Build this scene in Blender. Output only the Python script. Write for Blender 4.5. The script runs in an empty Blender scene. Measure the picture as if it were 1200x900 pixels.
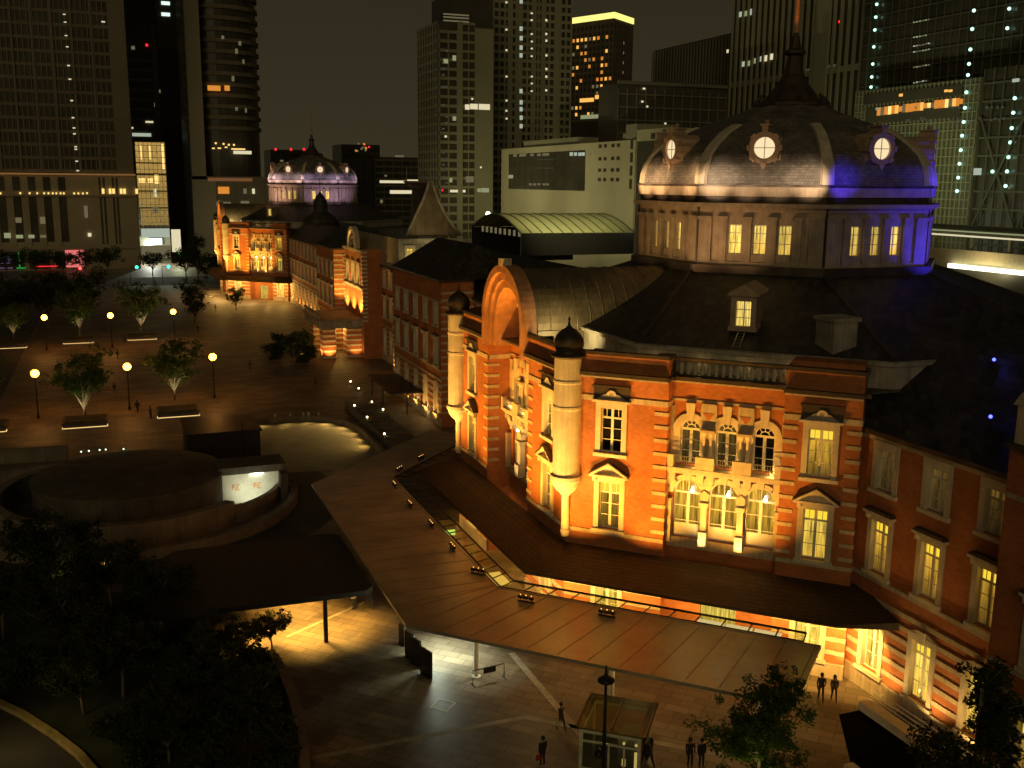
import bpy, math, random
from mathutils import Vector, Matrix
random.seed(7)
scene = bpy.context.scene
col = scene.collection
PI = math.pi
R2 = math.sqrt(0.5)

# ------------------------------------------------------------------ materials
def new_mat(name):
    m = bpy.data.materials.new(name); m.use_nodes = True
    nt = m.node_tree; nt.nodes.clear()
    out = nt.nodes.new('ShaderNodeOutputMaterial')
    return m, nt, out

def mat(name, rgb, rough=0.7, metal=0.0, var=0.25, scale=1.2, fine=0.12, fine_scale=14.0, bump=0.0, spec=0.4, streak=0.0):
    """diffuse surface with two scales of mottling, optional rain streaks and bump"""
    m, nt, out = new_mat(name)
    N = nt.nodes.new; L = nt.links.new
    b = N('ShaderNodeBsdfPrincipled'); b.inputs['Roughness'].default_value = rough
    b.inputs['Metallic'].default_value = metal; b.inputs['Specular IOR Level'].default_value = spec
    tc = N('ShaderNodeTexCoord')
    n1 = N('ShaderNodeTexNoise'); n1.inputs['Scale'].default_value = scale; n1.inputs['Detail'].default_value = 5
    n2 = N('ShaderNodeTexNoise'); n2.inputs['Scale'].default_value = fine_scale; n2.inputs['Detail'].default_value = 3
    L(tc.outputs['Object'], n1.inputs['Vector']); L(tc.outputs['Object'], n2.inputs['Vector'])
    def rng(node, amp):
        mr = N('ShaderNodeMapRange'); mr.inputs['From Min'].default_value = 0.3; mr.inputs['From Max'].default_value = 0.7
        mr.inputs['To Min'].default_value = 1 - amp; mr.inputs['To Max'].default_value = 1 + amp
        L(node.outputs['Fac'], mr.inputs['Value']); return mr.outputs['Result']
    v = N('ShaderNodeMath'); v.operation = 'MULTIPLY'; L(rng(n1, var), v.inputs[0]); L(rng(n2, fine), v.inputs[1])
    last = v.outputs[0]
    if streak:
        mp = N('ShaderNodeMapping'); mp.inputs['Scale'].default_value = (3.0, 3.0, 0.12)
        L(tc.outputs['Object'], mp.inputs['Vector'])
        n3 = N('ShaderNodeTexNoise'); n3.inputs['Scale'].default_value = 1.5; n3.inputs['Detail'].default_value = 4
        L(mp.outputs['Vector'], n3.inputs['Vector'])
        w = N('ShaderNodeMath'); w.operation = 'MULTIPLY'; L(last, w.inputs[0]); L(rng(n3, streak), w.inputs[1]); last = w.outputs[0]
    mx = N('ShaderNodeMix'); mx.data_type = 'RGBA'; mx.blend_type = 'MULTIPLY'; mx.inputs['Factor'].default_value = 1
    mx.inputs['A'].default_value = (*rgb, 1); L(last, mx.inputs['B'])
    L(mx.outputs['Result'], b.inputs['Base Color'])
    if bump:
        bp = N('ShaderNodeBump'); bp.inputs['Strength'].default_value = bump; bp.inputs['Distance'].default_value = 0.05
        L(n2.outputs['Fac'], bp.inputs['Height']); L(bp.outputs['Normal'], b.inputs['Normal'])
    L(b.outputs['BSDF'], out.inputs['Surface'])
    return m

def emit(name, rgb, strength, light=False):
    m, nt, out = new_mat(name)
    e = nt.nodes.new('ShaderNodeEmission'); e.inputs['Color'].default_value = (*rgb, 1); e.inputs['Strength'].default_value = strength
    nt.links.new(e.outputs[0], out.inputs['Surface'])
    m.cycles.emission_sampling = 'AUTO' if light else 'NONE'
    return m

def brick_mat(name, rgb, rgb2, mortar, vec=(1, -1), row=0.16, width=0.42, var=0.17, rough=0.85):
    """brickwork laid in rows up the wall: (x,y) folded into one running coordinate"""
    m, nt, out = new_mat(name)
    N = nt.nodes.new; L = nt.links.new
    b = N('ShaderNodeBsdfPrincipled'); b.inputs['Roughness'].default_value = rough; b.inputs['Specular IOR Level'].default_value = 0.25
    tc = N('ShaderNodeTexCoord'); sp = N('ShaderNodeSeparateXYZ'); L(tc.outputs['Object'], sp.inputs[0])
    a1 = N('ShaderNodeMath'); a1.operation = 'MULTIPLY'; a1.inputs[1].default_value = vec[0]; L(sp.outputs['X'], a1.inputs[0])
    a2 = N('ShaderNodeMath'); a2.operation = 'MULTIPLY_ADD'; a2.inputs[1].default_value = vec[1]; L(sp.outputs['Y'], a2.inputs[0]); L(a1.outputs[0], a2.inputs[2])
    cb = N('ShaderNodeCombineXYZ'); L(a2.outputs[0], cb.inputs['X']); L(sp.outputs['Z'], cb.inputs['Y'])
    br = N('ShaderNodeTexBrick'); br.inputs['Color1'].default_value = (*rgb, 1); br.inputs['Color2'].default_value = (*rgb2, 1)
    br.inputs['Mortar'].default_value = (*mortar, 1); br.inputs['Scale'].default_value = 1
    br.inputs['Brick Width'].default_value = width; br.inputs['Row Height'].default_value = row; br.inputs['Mortar Size'].default_value = 0.012
    L(cb.outputs[0], br.inputs['Vector'])
    n = N('ShaderNodeTexNoise'); n.inputs['Scale'].default_value = 0.55; n.inputs['Detail'].default_value = 6; L(tc.outputs['Object'], n.inputs['Vector'])
    mr = N('ShaderNodeMapRange'); mr.inputs['From Min'].default_value = 0.3; mr.inputs['From Max'].default_value = 0.7
    mr.inputs['To Min'].default_value = 1 - var; mr.inputs['To Max'].default_value = 1 + var; L(n.outputs['Fac'], mr.inputs['Value'])
    mx = N('ShaderNodeMix'); mx.data_type = 'RGBA'; mx.blend_type = 'MULTIPLY'; mx.inputs['Factor'].default_value = 1
    L(br.outputs['Color'], mx.inputs['A']); L(mr.outputs['Result'], mx.inputs['B']); L(mx.outputs['Result'], b.inputs['Base Color'])
    bp = N('ShaderNodeBump'); bp.inputs['Strength'].default_value = 0.35; bp.inputs['Distance'].default_value = 0.02
    L(br.outputs['Fac'], bp.inputs['Height']); bp.invert = True; L(bp.outputs['Normal'], b.inputs['Normal'])
    L(b.outputs['BSDF'], out.inputs['Surface'])
    return m

def tile_mat(name, c1, c2, mortar, size=(1.2, 0.6), msize=0.012, rough=0.6, var=0.3, rot=0.0, patch=None):
    """flat paving: rectangular slabs of two tones plus stains; rot turns the bond"""
    m, nt, out = new_mat(name)
    N = nt.nodes.new; L = nt.links.new
    b = N('ShaderNodeBsdfPrincipled'); b.inputs['Specular IOR Level'].default_value = 0.35
    tc = N('ShaderNodeTexCoord'); mp = N('ShaderNodeMapping'); mp.inputs['Rotation'].default_value = (0, 0, rot); L(tc.outputs['Object'], mp.inputs['Vector'])
    br = N('ShaderNodeTexBrick'); br.inputs['Color1'].default_value = (*c1, 1); br.inputs['Color2'].default_value = (*c2, 1); br.inputs['Mortar'].default_value = (*mortar, 1)
    br.inputs['Scale'].default_value = 1; br.inputs['Brick Width'].default_value = size[0]; br.inputs['Row Height'].default_value = size[1]
    br.inputs['Mortar Size'].default_value = msize; L(mp.outputs['Vector'], br.inputs['Vector'])
    last = br.outputs['Color']
    if patch:
        p = N('ShaderNodeTexBrick'); p.inputs['Color1'].default_value = (1, 1, 1, 1); p.inputs['Color2'].default_value = (*patch, 1); p.inputs['Mortar'].default_value = (1, 1, 1, 1)
        p.inputs['Scale'].default_value = 1; p.inputs['Brick Width'].default_value = size[0] * 2.02; p.inputs['Row Height'].default_value = size[1] * 2; p.inputs['Bias'].default_value = -0.1
        p.inputs['Mortar Size'].default_value = 0; L(mp.outputs['Vector'], p.inputs['Vector'])
        m0 = N('ShaderNodeMix'); m0.data_type = 'RGBA'; m0.blend_type = 'MULTIPLY'; m0.inputs['Factor'].default_value = 1
        L(last, m0.inputs['A']); L(p.outputs['Color'], m0.inputs['B']); last = m0.outputs['Result']
    n = N('ShaderNodeTexNoise'); n.inputs['Scale'].default_value = 0.22; n.inputs['Detail'].default_value = 8; n.inputs['Roughness'].default_value = 0.65; L(tc.outputs['Object'], n.inputs['Vector'])
    mr = N('ShaderNodeMapRange'); mr.inputs['From Min'].default_value = 0.3; mr.inputs['From Max'].default_value = 0.7
    mr.inputs['To Min'].default_value = 1 - var; mr.inputs['To Max'].default_value = 1 + var; L(n.outputs['Fac'], mr.inputs['Value'])
    mx = N('ShaderNodeMix'); mx.data_type = 'RGBA'; mx.blend_type = 'MULTIPLY'; mx.inputs['Factor'].default_value = 1
    L(last, mx.inputs['A']); L(mr.outputs['Result'], mx.inputs['B']); L(mx.outputs['Result'], b.inputs['Base Color'])
    r2 = N('ShaderNodeMapRange'); r2.inputs['To Min'].default_value = rough - 0.15; r2.inputs['To Max'].default_value = rough + 0.15; L(n.outputs['Fac'], r2.inputs['Value'])
    L(r2.outputs['Result'], b.inputs['Roughness'])
    L(b.outputs['BSDF'], out.inputs['Surface'])
    return m

def curtain_mat(name, lo, hi, strength, h):
    """lit pane with a drawn curtain or blind behind it: folds across, brighter towards the lamp above"""
    m, nt, out = new_mat(name)
    N = nt.nodes.new; L = nt.links.new
    tc = N('ShaderNodeTexCoord'); sp = N('ShaderNodeSeparateXYZ'); L(tc.outputs['Object'], sp.inputs[0])
    mr = N('ShaderNodeMapRange'); mr.inputs['From Max'].default_value = h; L(sp.outputs['Z'], mr.inputs['Value'])
    n = N('ShaderNodeTexNoise'); n.inputs['Scale'].default_value = 1.0; n.inputs['Detail'].default_value = 4
    mp = N('ShaderNodeMapping'); mp.inputs['Scale'].default_value = (9, 9, 0.7); L(tc.outputs['Object'], mp.inputs['Vector']); L(mp.outputs['Vector'], n.inputs['Vector'])
    oi = N('ShaderNodeObjectInfo')
    ad = N('ShaderNodeVectorMath'); ad.operation = 'ADD'; L(mp.outputs['Vector'], ad.inputs[0]); L(oi.outputs['Random'], ad.inputs[1]); L(ad.outputs[0], n.inputs['Vector'])
    mx = N('ShaderNodeMix'); mx.data_type = 'RGBA'; mx.inputs['A'].default_value = (*lo, 1); mx.inputs['B'].default_value = (*hi, 1); L(mr.outputs['Result'], mx.inputs['Factor'])
    m2 = N('ShaderNodeMapRange'); m2.inputs['From Min'].default_value = 0.3; m2.inputs['From Max'].default_value = 0.7
    m2.inputs['To Min'].default_value = 0.3; m2.inputs['To Max'].default_value = 1.3; L(n.outputs['Fac'], m2.inputs['Value'])
    m3 = N('ShaderNodeMapRange'); m3.inputs['To Min'].default_value = 0.5 * strength; m3.inputs['To Max'].default_value = 1.2 * strength; L(oi.outputs['Random'], m3.inputs['Value'])
    mu = N('ShaderNodeMath'); mu.operation = 'MULTIPLY'; L(m2.outputs['Result'], mu.inputs[0]); L(m3.outputs['Result'], mu.inputs[1])
    e = N('ShaderNodeEmission'); L(mx.outputs['Result'], e.inputs['Color']); L(mu.outputs[0], e.inputs['Strength'])
    g = N('ShaderNodeBsdfGlossy'); g.inputs['Roughness'].default_value = 0.05; g.inputs['Color'].default_value = (0.06, 0.06, 0.06, 1)
    a = N('ShaderNodeAddShader'); L(e.outputs[0], a.inputs[0]); L(g.outputs[0], a.inputs[1])
    L(a.outputs[0], out.inputs['Surface']); m.cycles.emission_sampling = 'NONE'
    return m

def glass_mat(name, tint=(0.8, 0.85, 0.8), gloss=0.12, rough=0.03, body=(0.02, 0.02, 0.02), body_fac=0.15, edge=0.6):
    m, nt, out = new_mat(name)
    N = nt.nodes.new; L = nt.links.new
    t = N('ShaderNodeBsdfTransparent'); t.inputs['Color'].default_value = (*tint, 1)
    g = N('ShaderNodeBsdfGlossy'); g.inputs['Roughness'].default_value = rough
    d = N('ShaderNodeBsdfDiffuse'); d.inputs['Color'].default_value = (*body, 1)
    m1 = N('ShaderNodeMixShader'); m1.inputs['Fac'].default_value = body_fac; L(t.outputs[0], m1.inputs[1]); L(d.outputs[0], m1.inputs[2])
    lw = N('ShaderNodeLayerWeight'); lw.inputs['Blend'].default_value = 0.35
    mm = N('ShaderNodeMath'); mm.operation = 'MULTIPLY_ADD'; mm.inputs[1].default_value = edge; mm.inputs[2].default_value = gloss; L(lw.outputs['Facing'], mm.inputs[0])
    m2 = N('ShaderNodeMixShader'); L(mm.outputs[0], m2.inputs['Fac']); L(m1.outputs[0], m2.inputs[1]); L(g.outputs[0], m2.inputs[2])
    L(m2.outputs[0], out.inputs['Surface'])
    return m

def leaf_mat(name, rgb, rgb2, trans=0.3):
    m, nt, out = new_mat(name)
    N = nt.nodes.new; L = nt.links.new
    tc = N('ShaderNodeTexCoord'); n = N('ShaderNodeTexNoise'); n.inputs['Scale'].default_value = 1.3; n.inputs['Detail'].default_value = 4; L(tc.outputs['Object'], n.inputs['Vector'])
    cr = N('ShaderNodeMapRange'); cr.inputs['From Min'].default_value = 0.35; cr.inputs['From Max'].default_value = 0.65; L(n.outputs['Fac'], cr.inputs['Value'])
    mx = N('ShaderNodeMix'); mx.data_type = 'RGBA'; mx.inputs['A'].default_value = (*rgb, 1); mx.inputs['B'].default_value = (*rgb2, 1); L(cr.outputs['Result'], mx.inputs['Factor'])
    d = N('ShaderNodeBsdfDiffuse'); L(mx.outputs['Result'], d.inputs['Color'])
    t = N('ShaderNodeBsdfTranslucent'); L(mx.outputs['Result'], t.inputs['Color'])
    ms = N('ShaderNodeMixShader'); ms.inputs['Fac'].default_value = trans; L(d.outputs[0], ms.inputs[1]); L(t.outputs[0], ms.inputs[2])
    L(ms.outputs[0], out.inputs['Surface'])
    return m

def facade_mat(name, wall, glass, cell=(3.0, 3.6), win=(0.7, 0.6), rough=0.5, glass_rough=0.15):
    return None

MAT = dict(
    brick=brick_mat('red brick', (0.46, 0.155, 0.05), (0.36, 0.115, 0.038), (0.34, 0.16, 0.08), (1, -1)),
    stone=mat('pale granite', (0.56, 0.48, 0.36), 0.75, var=0.16, scale=0.9, streak=0.12, bump=0.15),
    stone_trim=mat('dressed stone', (0.47, 0.37, 0.25), 0.78, var=0.2, scale=0.8, streak=0.16, bump=0.15),
    stone_dark=mat('weathered granite', (0.30, 0.26, 0.2), 0.8, var=0.3, scale=0.8, streak=0.2),
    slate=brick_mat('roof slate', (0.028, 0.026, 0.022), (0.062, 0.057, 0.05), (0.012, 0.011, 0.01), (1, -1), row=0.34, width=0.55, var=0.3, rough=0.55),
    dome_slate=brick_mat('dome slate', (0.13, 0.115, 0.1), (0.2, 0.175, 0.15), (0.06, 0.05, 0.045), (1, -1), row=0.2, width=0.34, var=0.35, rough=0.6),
    copper=mat('dark copper', (0.075, 0.055, 0.04), 0.5, 0.4, var=0.3, bump=0.1),
    vault=mat('ribbed vault copper', (0.16, 0.12, 0.07), 0.5, 0.3, var=0.3, scale=0.6, streak=0.2),
    porch=brick_mat('porch roof tile', (0.04, 0.026, 0.018), (0.06, 0.038, 0.025), (0.02, 0.014, 0.01), (1, -1), row=0.12, width=0.3, var=0.25, rough=0.6),
    metal=mat('dark painted metal', (0.035, 0.03, 0.026), 0.45, 0.5, var=0.15),
    steel=mat('brushed steel', (0.45, 0.44, 0.42), 0.35, 0.8, var=0.1),
    white=mat('white paint', (0.72, 0.68, 0.58), 0.55, var=0.08),
    concrete=mat('concrete', (0.17, 0.14, 0.10), 0.85, var=0.25, scale=0.7, streak=0.18, bump=0.1),
    concrete_dark=mat('dark concrete', (0.085, 0.07, 0.05), 0.85, var=0.3, scale=0.6, streak=0.2),
    paving=tile_mat('granite paving', (0.22, 0.17, 0.115), (0.15, 0.113, 0.076), (0.07, 0.05, 0.035), (1.5, 0.75), msize=.025, rot=PI / 4, patch=(0.5, 0.5, 0.5), rough=0.55),
    plaza=tile_mat('plaza paving', (0.22, 0.17, 0.12), (0.15, 0.115, 0.08), (0.08, 0.06, 0.045), (1.6, 0.8), msize=.03, rough=0.6, var=0.4, patch=(0.55, 0.55, 0.55)),
    ramp=mat('ramp paving', (0.24, 0.2, 0.13), 0.8, var=0.2, scale=0.5, fine=0.15, fine_scale=8),
    asphalt=mat('asphalt', (0.05, 0.045, 0.04), 0.85, var=0.35, scale=0.3, fine=0.25, fine_scale=30),
    soil=mat('garden soil', (0.03, 0.027, 0.018), 0.95, var=0.5, scale=0.5, fine=0.4, fine_scale=6),
    grass=mat('lawn', (0.03, 0.034, 0.015), 0.95, var=0.45, scale=0.4, fine=0.5, fine_scale=9),
    bark=mat('bark', (0.16, 0.12, 0.085), 0.9, var=0.35, scale=2, fine=0.3, fine_scale=20, bump=0.3),
    leaf=leaf_mat('leaf', (0.045, 0.075, 0.018), (0.085, 0.12, 0.03)),
    leaf_dark=leaf_mat('dark leaf', (0.035, 0.045, 0.014), (0.07, 0.08, 0.026)),
    leaf_mid=leaf_mat('dull leaf', (0.045, 0.08, 0.018), (0.095, 0.14, 0.03)),
    leaf_pale=leaf_mat('pale leaf', (0.09, 0.12, 0.03), (0.16, 0.17, 0.045)),
    glass=glass_mat('clear glass'),
    glass_dim=glass_mat('tinted glass', (0.5, 0.52, 0.45), 0.1, 0.05, (0.05, 0.05, 0.035), 0.35),
    pane_dark=mat('dark glazing', (0.012, 0.011, 0.010), 0.06, 0.0, var=0.2, spec=0.7),
)

# ------------------------------------------------------------------ mesh helpers
class Frame:
    """wall frame: u to the right seen from outside, d outward, z up"""
    def __init__(s, x, y, th): s.x, s.y, s.th = x, y, th; s.c, s.s = math.cos(th), math.sin(th)
    def pt(s, u, d, z): return (s.x + u * s.c + d * s.s, s.y + u * s.s - d * s.c, z)
WORLD = Frame(0, 0, 0)

class MB:
    def __init__(s): s.v = []; s.f = []; s.mi = []
    def face(s, pts, m=0):
        n = len(s.v); s.v += [tuple(p) for p in pts]; s.f.append(tuple(range(n, n + len(pts)))); s.mi.append(m)
    def hexa(s, p, m=0):
        n = len(s.v); s.v += [tuple(q) for q in p]
        for q in ((0, 3, 2, 1), (4, 5, 6, 7), (0, 1, 5, 4), (1, 2, 6, 5), (2, 3, 7, 6), (3, 0, 4, 7)):
            s.f.append(tuple(n + k for k in q)); s.mi.append(m)
    def fbox(s, F, u0, u1, d0, d1, z0, z1, m=0):
        s.hexa([F.pt(u0, d1, z0), F.pt(u1, d1, z0), F.pt(u1, d0, z0), F.pt(u0, d0, z0),
                F.pt(u0, d1, z1), F.pt(u1, d1, z1), F.pt(u1, d0, z1), F.pt(u0, d0, z1)], m)
    def box(s, x0, x1, y0, y1, z0, z1, m=0):
        s.hexa([(x0, y0, z0), (x1, y0, z0), (x1, y1, z0), (x0, y1, z0), (x0, y0, z1), (x1, y0, z1), (x1, y1, z1), (x0, y1, z1)], m)
    def fpoly(s, F, pts, d0, d1, m=0):
        """polygon (u,z) anticlockwise seen from outside, extruded from depth d0 out to d1"""
        n = len(pts); k = len(s.v)
        s.v += [F.pt(u, d1, z) for u, z in pts] + [F.pt(u, d0, z) for u, z in pts]
        s.f.append(tuple(range(k, k + n))); s.mi.append(m)
        s.f.append(tuple(range(k + 2 * n - 1, k + n - 1, -1))); s.mi.append(m)
        for i in range(n):
            j = (i + 1) % n; s.f.append((k + i, k + n + i, k + n + j, k + j)); s.mi.append(m)
    def prism(s, pts, z0, z1, m=0):
        n = len(pts); k = len(s.v)
        s.v += [(x, y, z0) for x, y in pts] + [(x, y, z1) for x, y in pts]
        s.f.append(tuple(range(k + n - 1, k - 1, -1))); s.f.append(tuple(range(k + n, k + 2 * n))); s.mi += [m, m]
        for i in range(n):
            j = (i + 1) % n; s.f.append((k + i, k + j, k + n + j, k + n + i)); s.mi.append(m)
    def loft(s, rings, m=0, close=True, caps=False):
        n = len(rings[0]); k = len(s.v)
        for r in rings: s.v += [tuple(p) for p in r]
        for a in range(len(rings) - 1):
            for i in range(n if close else n - 1):
                j = (i + 1) % n
                s.f.append((k + a * n + i, k + a * n + j, k + (a + 1) * n + j, k + (a + 1) * n + i)); s.mi.append(m)
        if caps:
            s.f.append(tuple(k + i for i in range(n - 1, -1, -1))); s.mi.append(m)
            s.f.append(tuple(k + (len(rings) - 1) * n + i for i in range(n))); s.mi.append(m)
    def lathe(s, c, prof, n=16, m=0, caps=True):
        s.loft([[(c[0] + r * math.cos(2 * PI * i / n), c[1] + r * math.sin(2 * PI * i / n), c[2] + z) for i in range(n)] for r, z in prof], m, True, caps)
    def tube(s, pts, rad, n=7, m=0, caps=True):
        pts = [Vector(p) for p in pts]
        if not hasattr(rad, '__len__'): rad = [rad] * len(pts)
        rings = []
        for i, p in enumerate(pts):
            t = (pts[min(i + 1, len(pts) - 1)] - pts[max(i - 1, 0)]).normalized()
            a = Vector((0, 0, 1)) if abs(t.z) < 0.9 else Vector((1, 0, 0))
            x = t.cross(a).normalized(); y = t.cross(x)
            rings.append([p + (x * math.cos(2 * PI * k / n) + y * math.sin(2 * PI * k / n)) * rad[i] for k in range(n)])
        s.loft(rings, m, True, caps)
    def ball(s, c, r, n=10, m=0, sz=1.0):
        k = max(4, n // 2)
        s.lathe(c, [(max(1e-3, r * math.sin(PI * i / k)), -r * sz * math.cos(PI * i / k)) for i in range(k + 1)], n, m, True)
    def merge(s, o, off=(0, 0, 0)):
        n = len(s.v); s.v += [(x + off[0], y + off[1], z + off[2]) for x, y, z in o.v]
        s.f += [tuple(n + i for i in f) for f in o.f]; s.mi += o.mi
    def mesh(s, name, mats, smooth=False):
        me = bpy.data.meshes.new(name); me.from_pydata(s.v, [], s.f)
        for m in (mats if isinstance(mats, (list, tuple)) else [mats]): me.materials.append(m)
        me.polygons.foreach_set('material_index', s.mi)
        if smooth: me.polygons.foreach_set('use_smooth', [True] * len(me.polygons))
        me.update(); return me

WL = {}
def empty(name, loc, label=None, cat=None, group=None, rz=0):
    o = bpy.data.objects.new(name, None); col.objects.link(o); o.location = loc; o.rotation_euler.z = rz
    o.empty_display_size = 0.3; WL[o.name] = Vector(loc); tag(o, label, cat, group); return o
def tag(o, label=None, cat=None, group=None, kind=None):
    if label: o['label'] = label
    if cat: o['category'] = cat
    if group: o['group'] = group
    if kind: o['kind'] = kind
    return o
def link(name, me, parent=None, loc=(0, 0, 0), rz=0):
    o = bpy.data.objects.new(name, me); col.objects.link(o); o.location = loc; o.rotation_euler.z = rz
    if parent: o.parent = parent
    return o
def part(name, mb, mats, parent, smooth=False):
    """mesh written in world coordinates, made a child of an unrotated parent"""
    o = link(name, mb.mesh(name, mats, smooth), parent, -WL[parent.name])
    WL[o.name] = Vector((0, 0, 0)); return o
def solo(name, mb, mats, loc=None, smooth=False, label=None, cat=None, group=None, kind=None):
    """top-level mesh; loc moves its origin to the thing's base"""
    if loc:
        mb.v = [(x - loc[0], y - loc[1], z - loc[2]) for x, y, z in mb.v]
    o = link(name, mb.mesh(name, mats, smooth), None, loc or (0, 0, 0)); WL[o.name] = Vector(loc or (0, 0, 0))
    return tag(o, label, cat, group, kind)

def wall(mb, F, u0, u1, z0, z1, holes=(), d=0.0, depth=0.42, m=0):
    """wall sheet with rectangular openings and their reveals"""
    us = sorted({u0, u1, *[h[0] for h in holes], *[h[1] for h in holes]}); zs = sorted({z0, z1, *[h[2] for h in holes], *[h[3] for h in holes]})
    us = [u for u in us if u0 <= u <= u1]; zs = [z for z in zs if z0 <= z <= z1]
    for a, b in zip(us, us[1:]):
        for c, e in zip(zs, zs[1:]):
            um, zm = (a + b) / 2, (c + e) / 2
            if any(h[0] < um < h[1] and h[2] < zm < h[3] for h in holes): continue
            mb.face([F.pt(a, d, c), F.pt(b, d, c), F.pt(b, d, e), F.pt(a, d, e)], m)
    for a, b, c, e in holes:
        i = d - depth
        mb.face([F.pt(a, d, c), F.pt(a, d, e), F.pt(a, i, e), F.pt(a, i, c)], m)
        mb.face([F.pt(b, d, e), F.pt(b, d, c), F.pt(b, i, c), F.pt(b, i, e)], m)
        mb.face([F.pt(a, d, e), F.pt(b, d, e), F.pt(b, i, e), F.pt(a, i, e)], m)
        mb.face([F.pt(b, d, c), F.pt(a, d, c), F.pt(a, i, c), F.pt(b, i, c)], m)

def arc(uc, zc, r, a0=0.0, a1=PI, n=14):
    return [(uc + r * math.cos(a0 + (a1 - a0) * i / n), zc + r * math.sin(a0 + (a1 - a0) * i / n)) for i in range(n + 1)]
def arch_ring(mb, F, uc, zc, r0, r1, d0, d1, m=0, a0=0.0, a1=PI, n=14):
    A = arc(uc, zc, r0, a0, a1, n); B = arc(uc, zc, r1, a0, a1, n)
    for i in range(n):
        mb.fpoly(F, [A[i], B[i], B[i + 1], A[i + 1]], d0, d1, m)
def arch_fill(mb, F, uc, zs, r, w, ztop, d, m=0, n=14):
    """wall sheet between an arch of radius r and the rectangle |u|<w, z<ztop around it"""
    A = arc(uc, zs, r, 0, PI, n)
    def edge(p):
        dx, dz = p[0] - uc, p[1] - zs
        t = min(w / abs(dx) if abs(dx) > 1e-6 else 1e9, (ztop - zs) / dz if dz > 1e-6 else 1e9)
        return (uc + dx * t, zs + dz * t)
    for i in range(n):
        a, b = A[i], A[i + 1]; ea, eb = edge(a), edge(b)
        pts = [a, ea]
        if abs(ea[0] - uc) >= w - 1e-6 and abs(eb[1] - ztop) < 1e-6 and ea[1] < ztop - 1e-6: pts.append((uc + w, ztop))
        if abs(ea[1] - ztop) < 1e-6 and abs(eb[0] - (uc - w)) < 1e-6 and eb[1] < ztop - 1e-6: pts.append((uc - w, ztop))
        pts += [eb, b]
        mb.face([F.pt(u, d, z) for u, z in pts], m)
# ------------------------------------------------------------------ window kinds (local: opening's bottom centre, outward is -y)
YEL = (1.0, 0.66, 0.045); AMB = (0.80, 0.43, 0.07)
MAT['transom'] = emit('lit transom', (1.0, 0.70, 0.05), 1.0)
MAT['curtain'] = curtain_mat('lit curtain', (0.16, 0.08, 0.012), (0.95, 0.52, 0.05), 0.9, 3.0)
MAT['bright'] = curtain_mat('bright blind', (0.9, 0.52, 0.06), (1.0, 0.72, 0.11), 1.05, 3.0)
MAT['dim'] = curtain_mat('dim curtain', (0.05, 0.03, 0.008), (0.22, 0.12, 0.02), 0.7, 3.0)
MAT['pink'] = emit('dome window glow', (1.0, 0.78, 0.45), 1.0)
MAT['domelit'] = curtain_mat('dome window light', (1.0, 0.6, 0.09), (1.0, 0.72, 0.16), 1.15, 2.2)
MAT['bulb'] = emit('warm bulb', (1.0, 0.72, 0.32), 9.0)
MAT['bulb_white'] = emit('white bulb', (1.0, 0.93, 0.78), 8.0)

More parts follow.
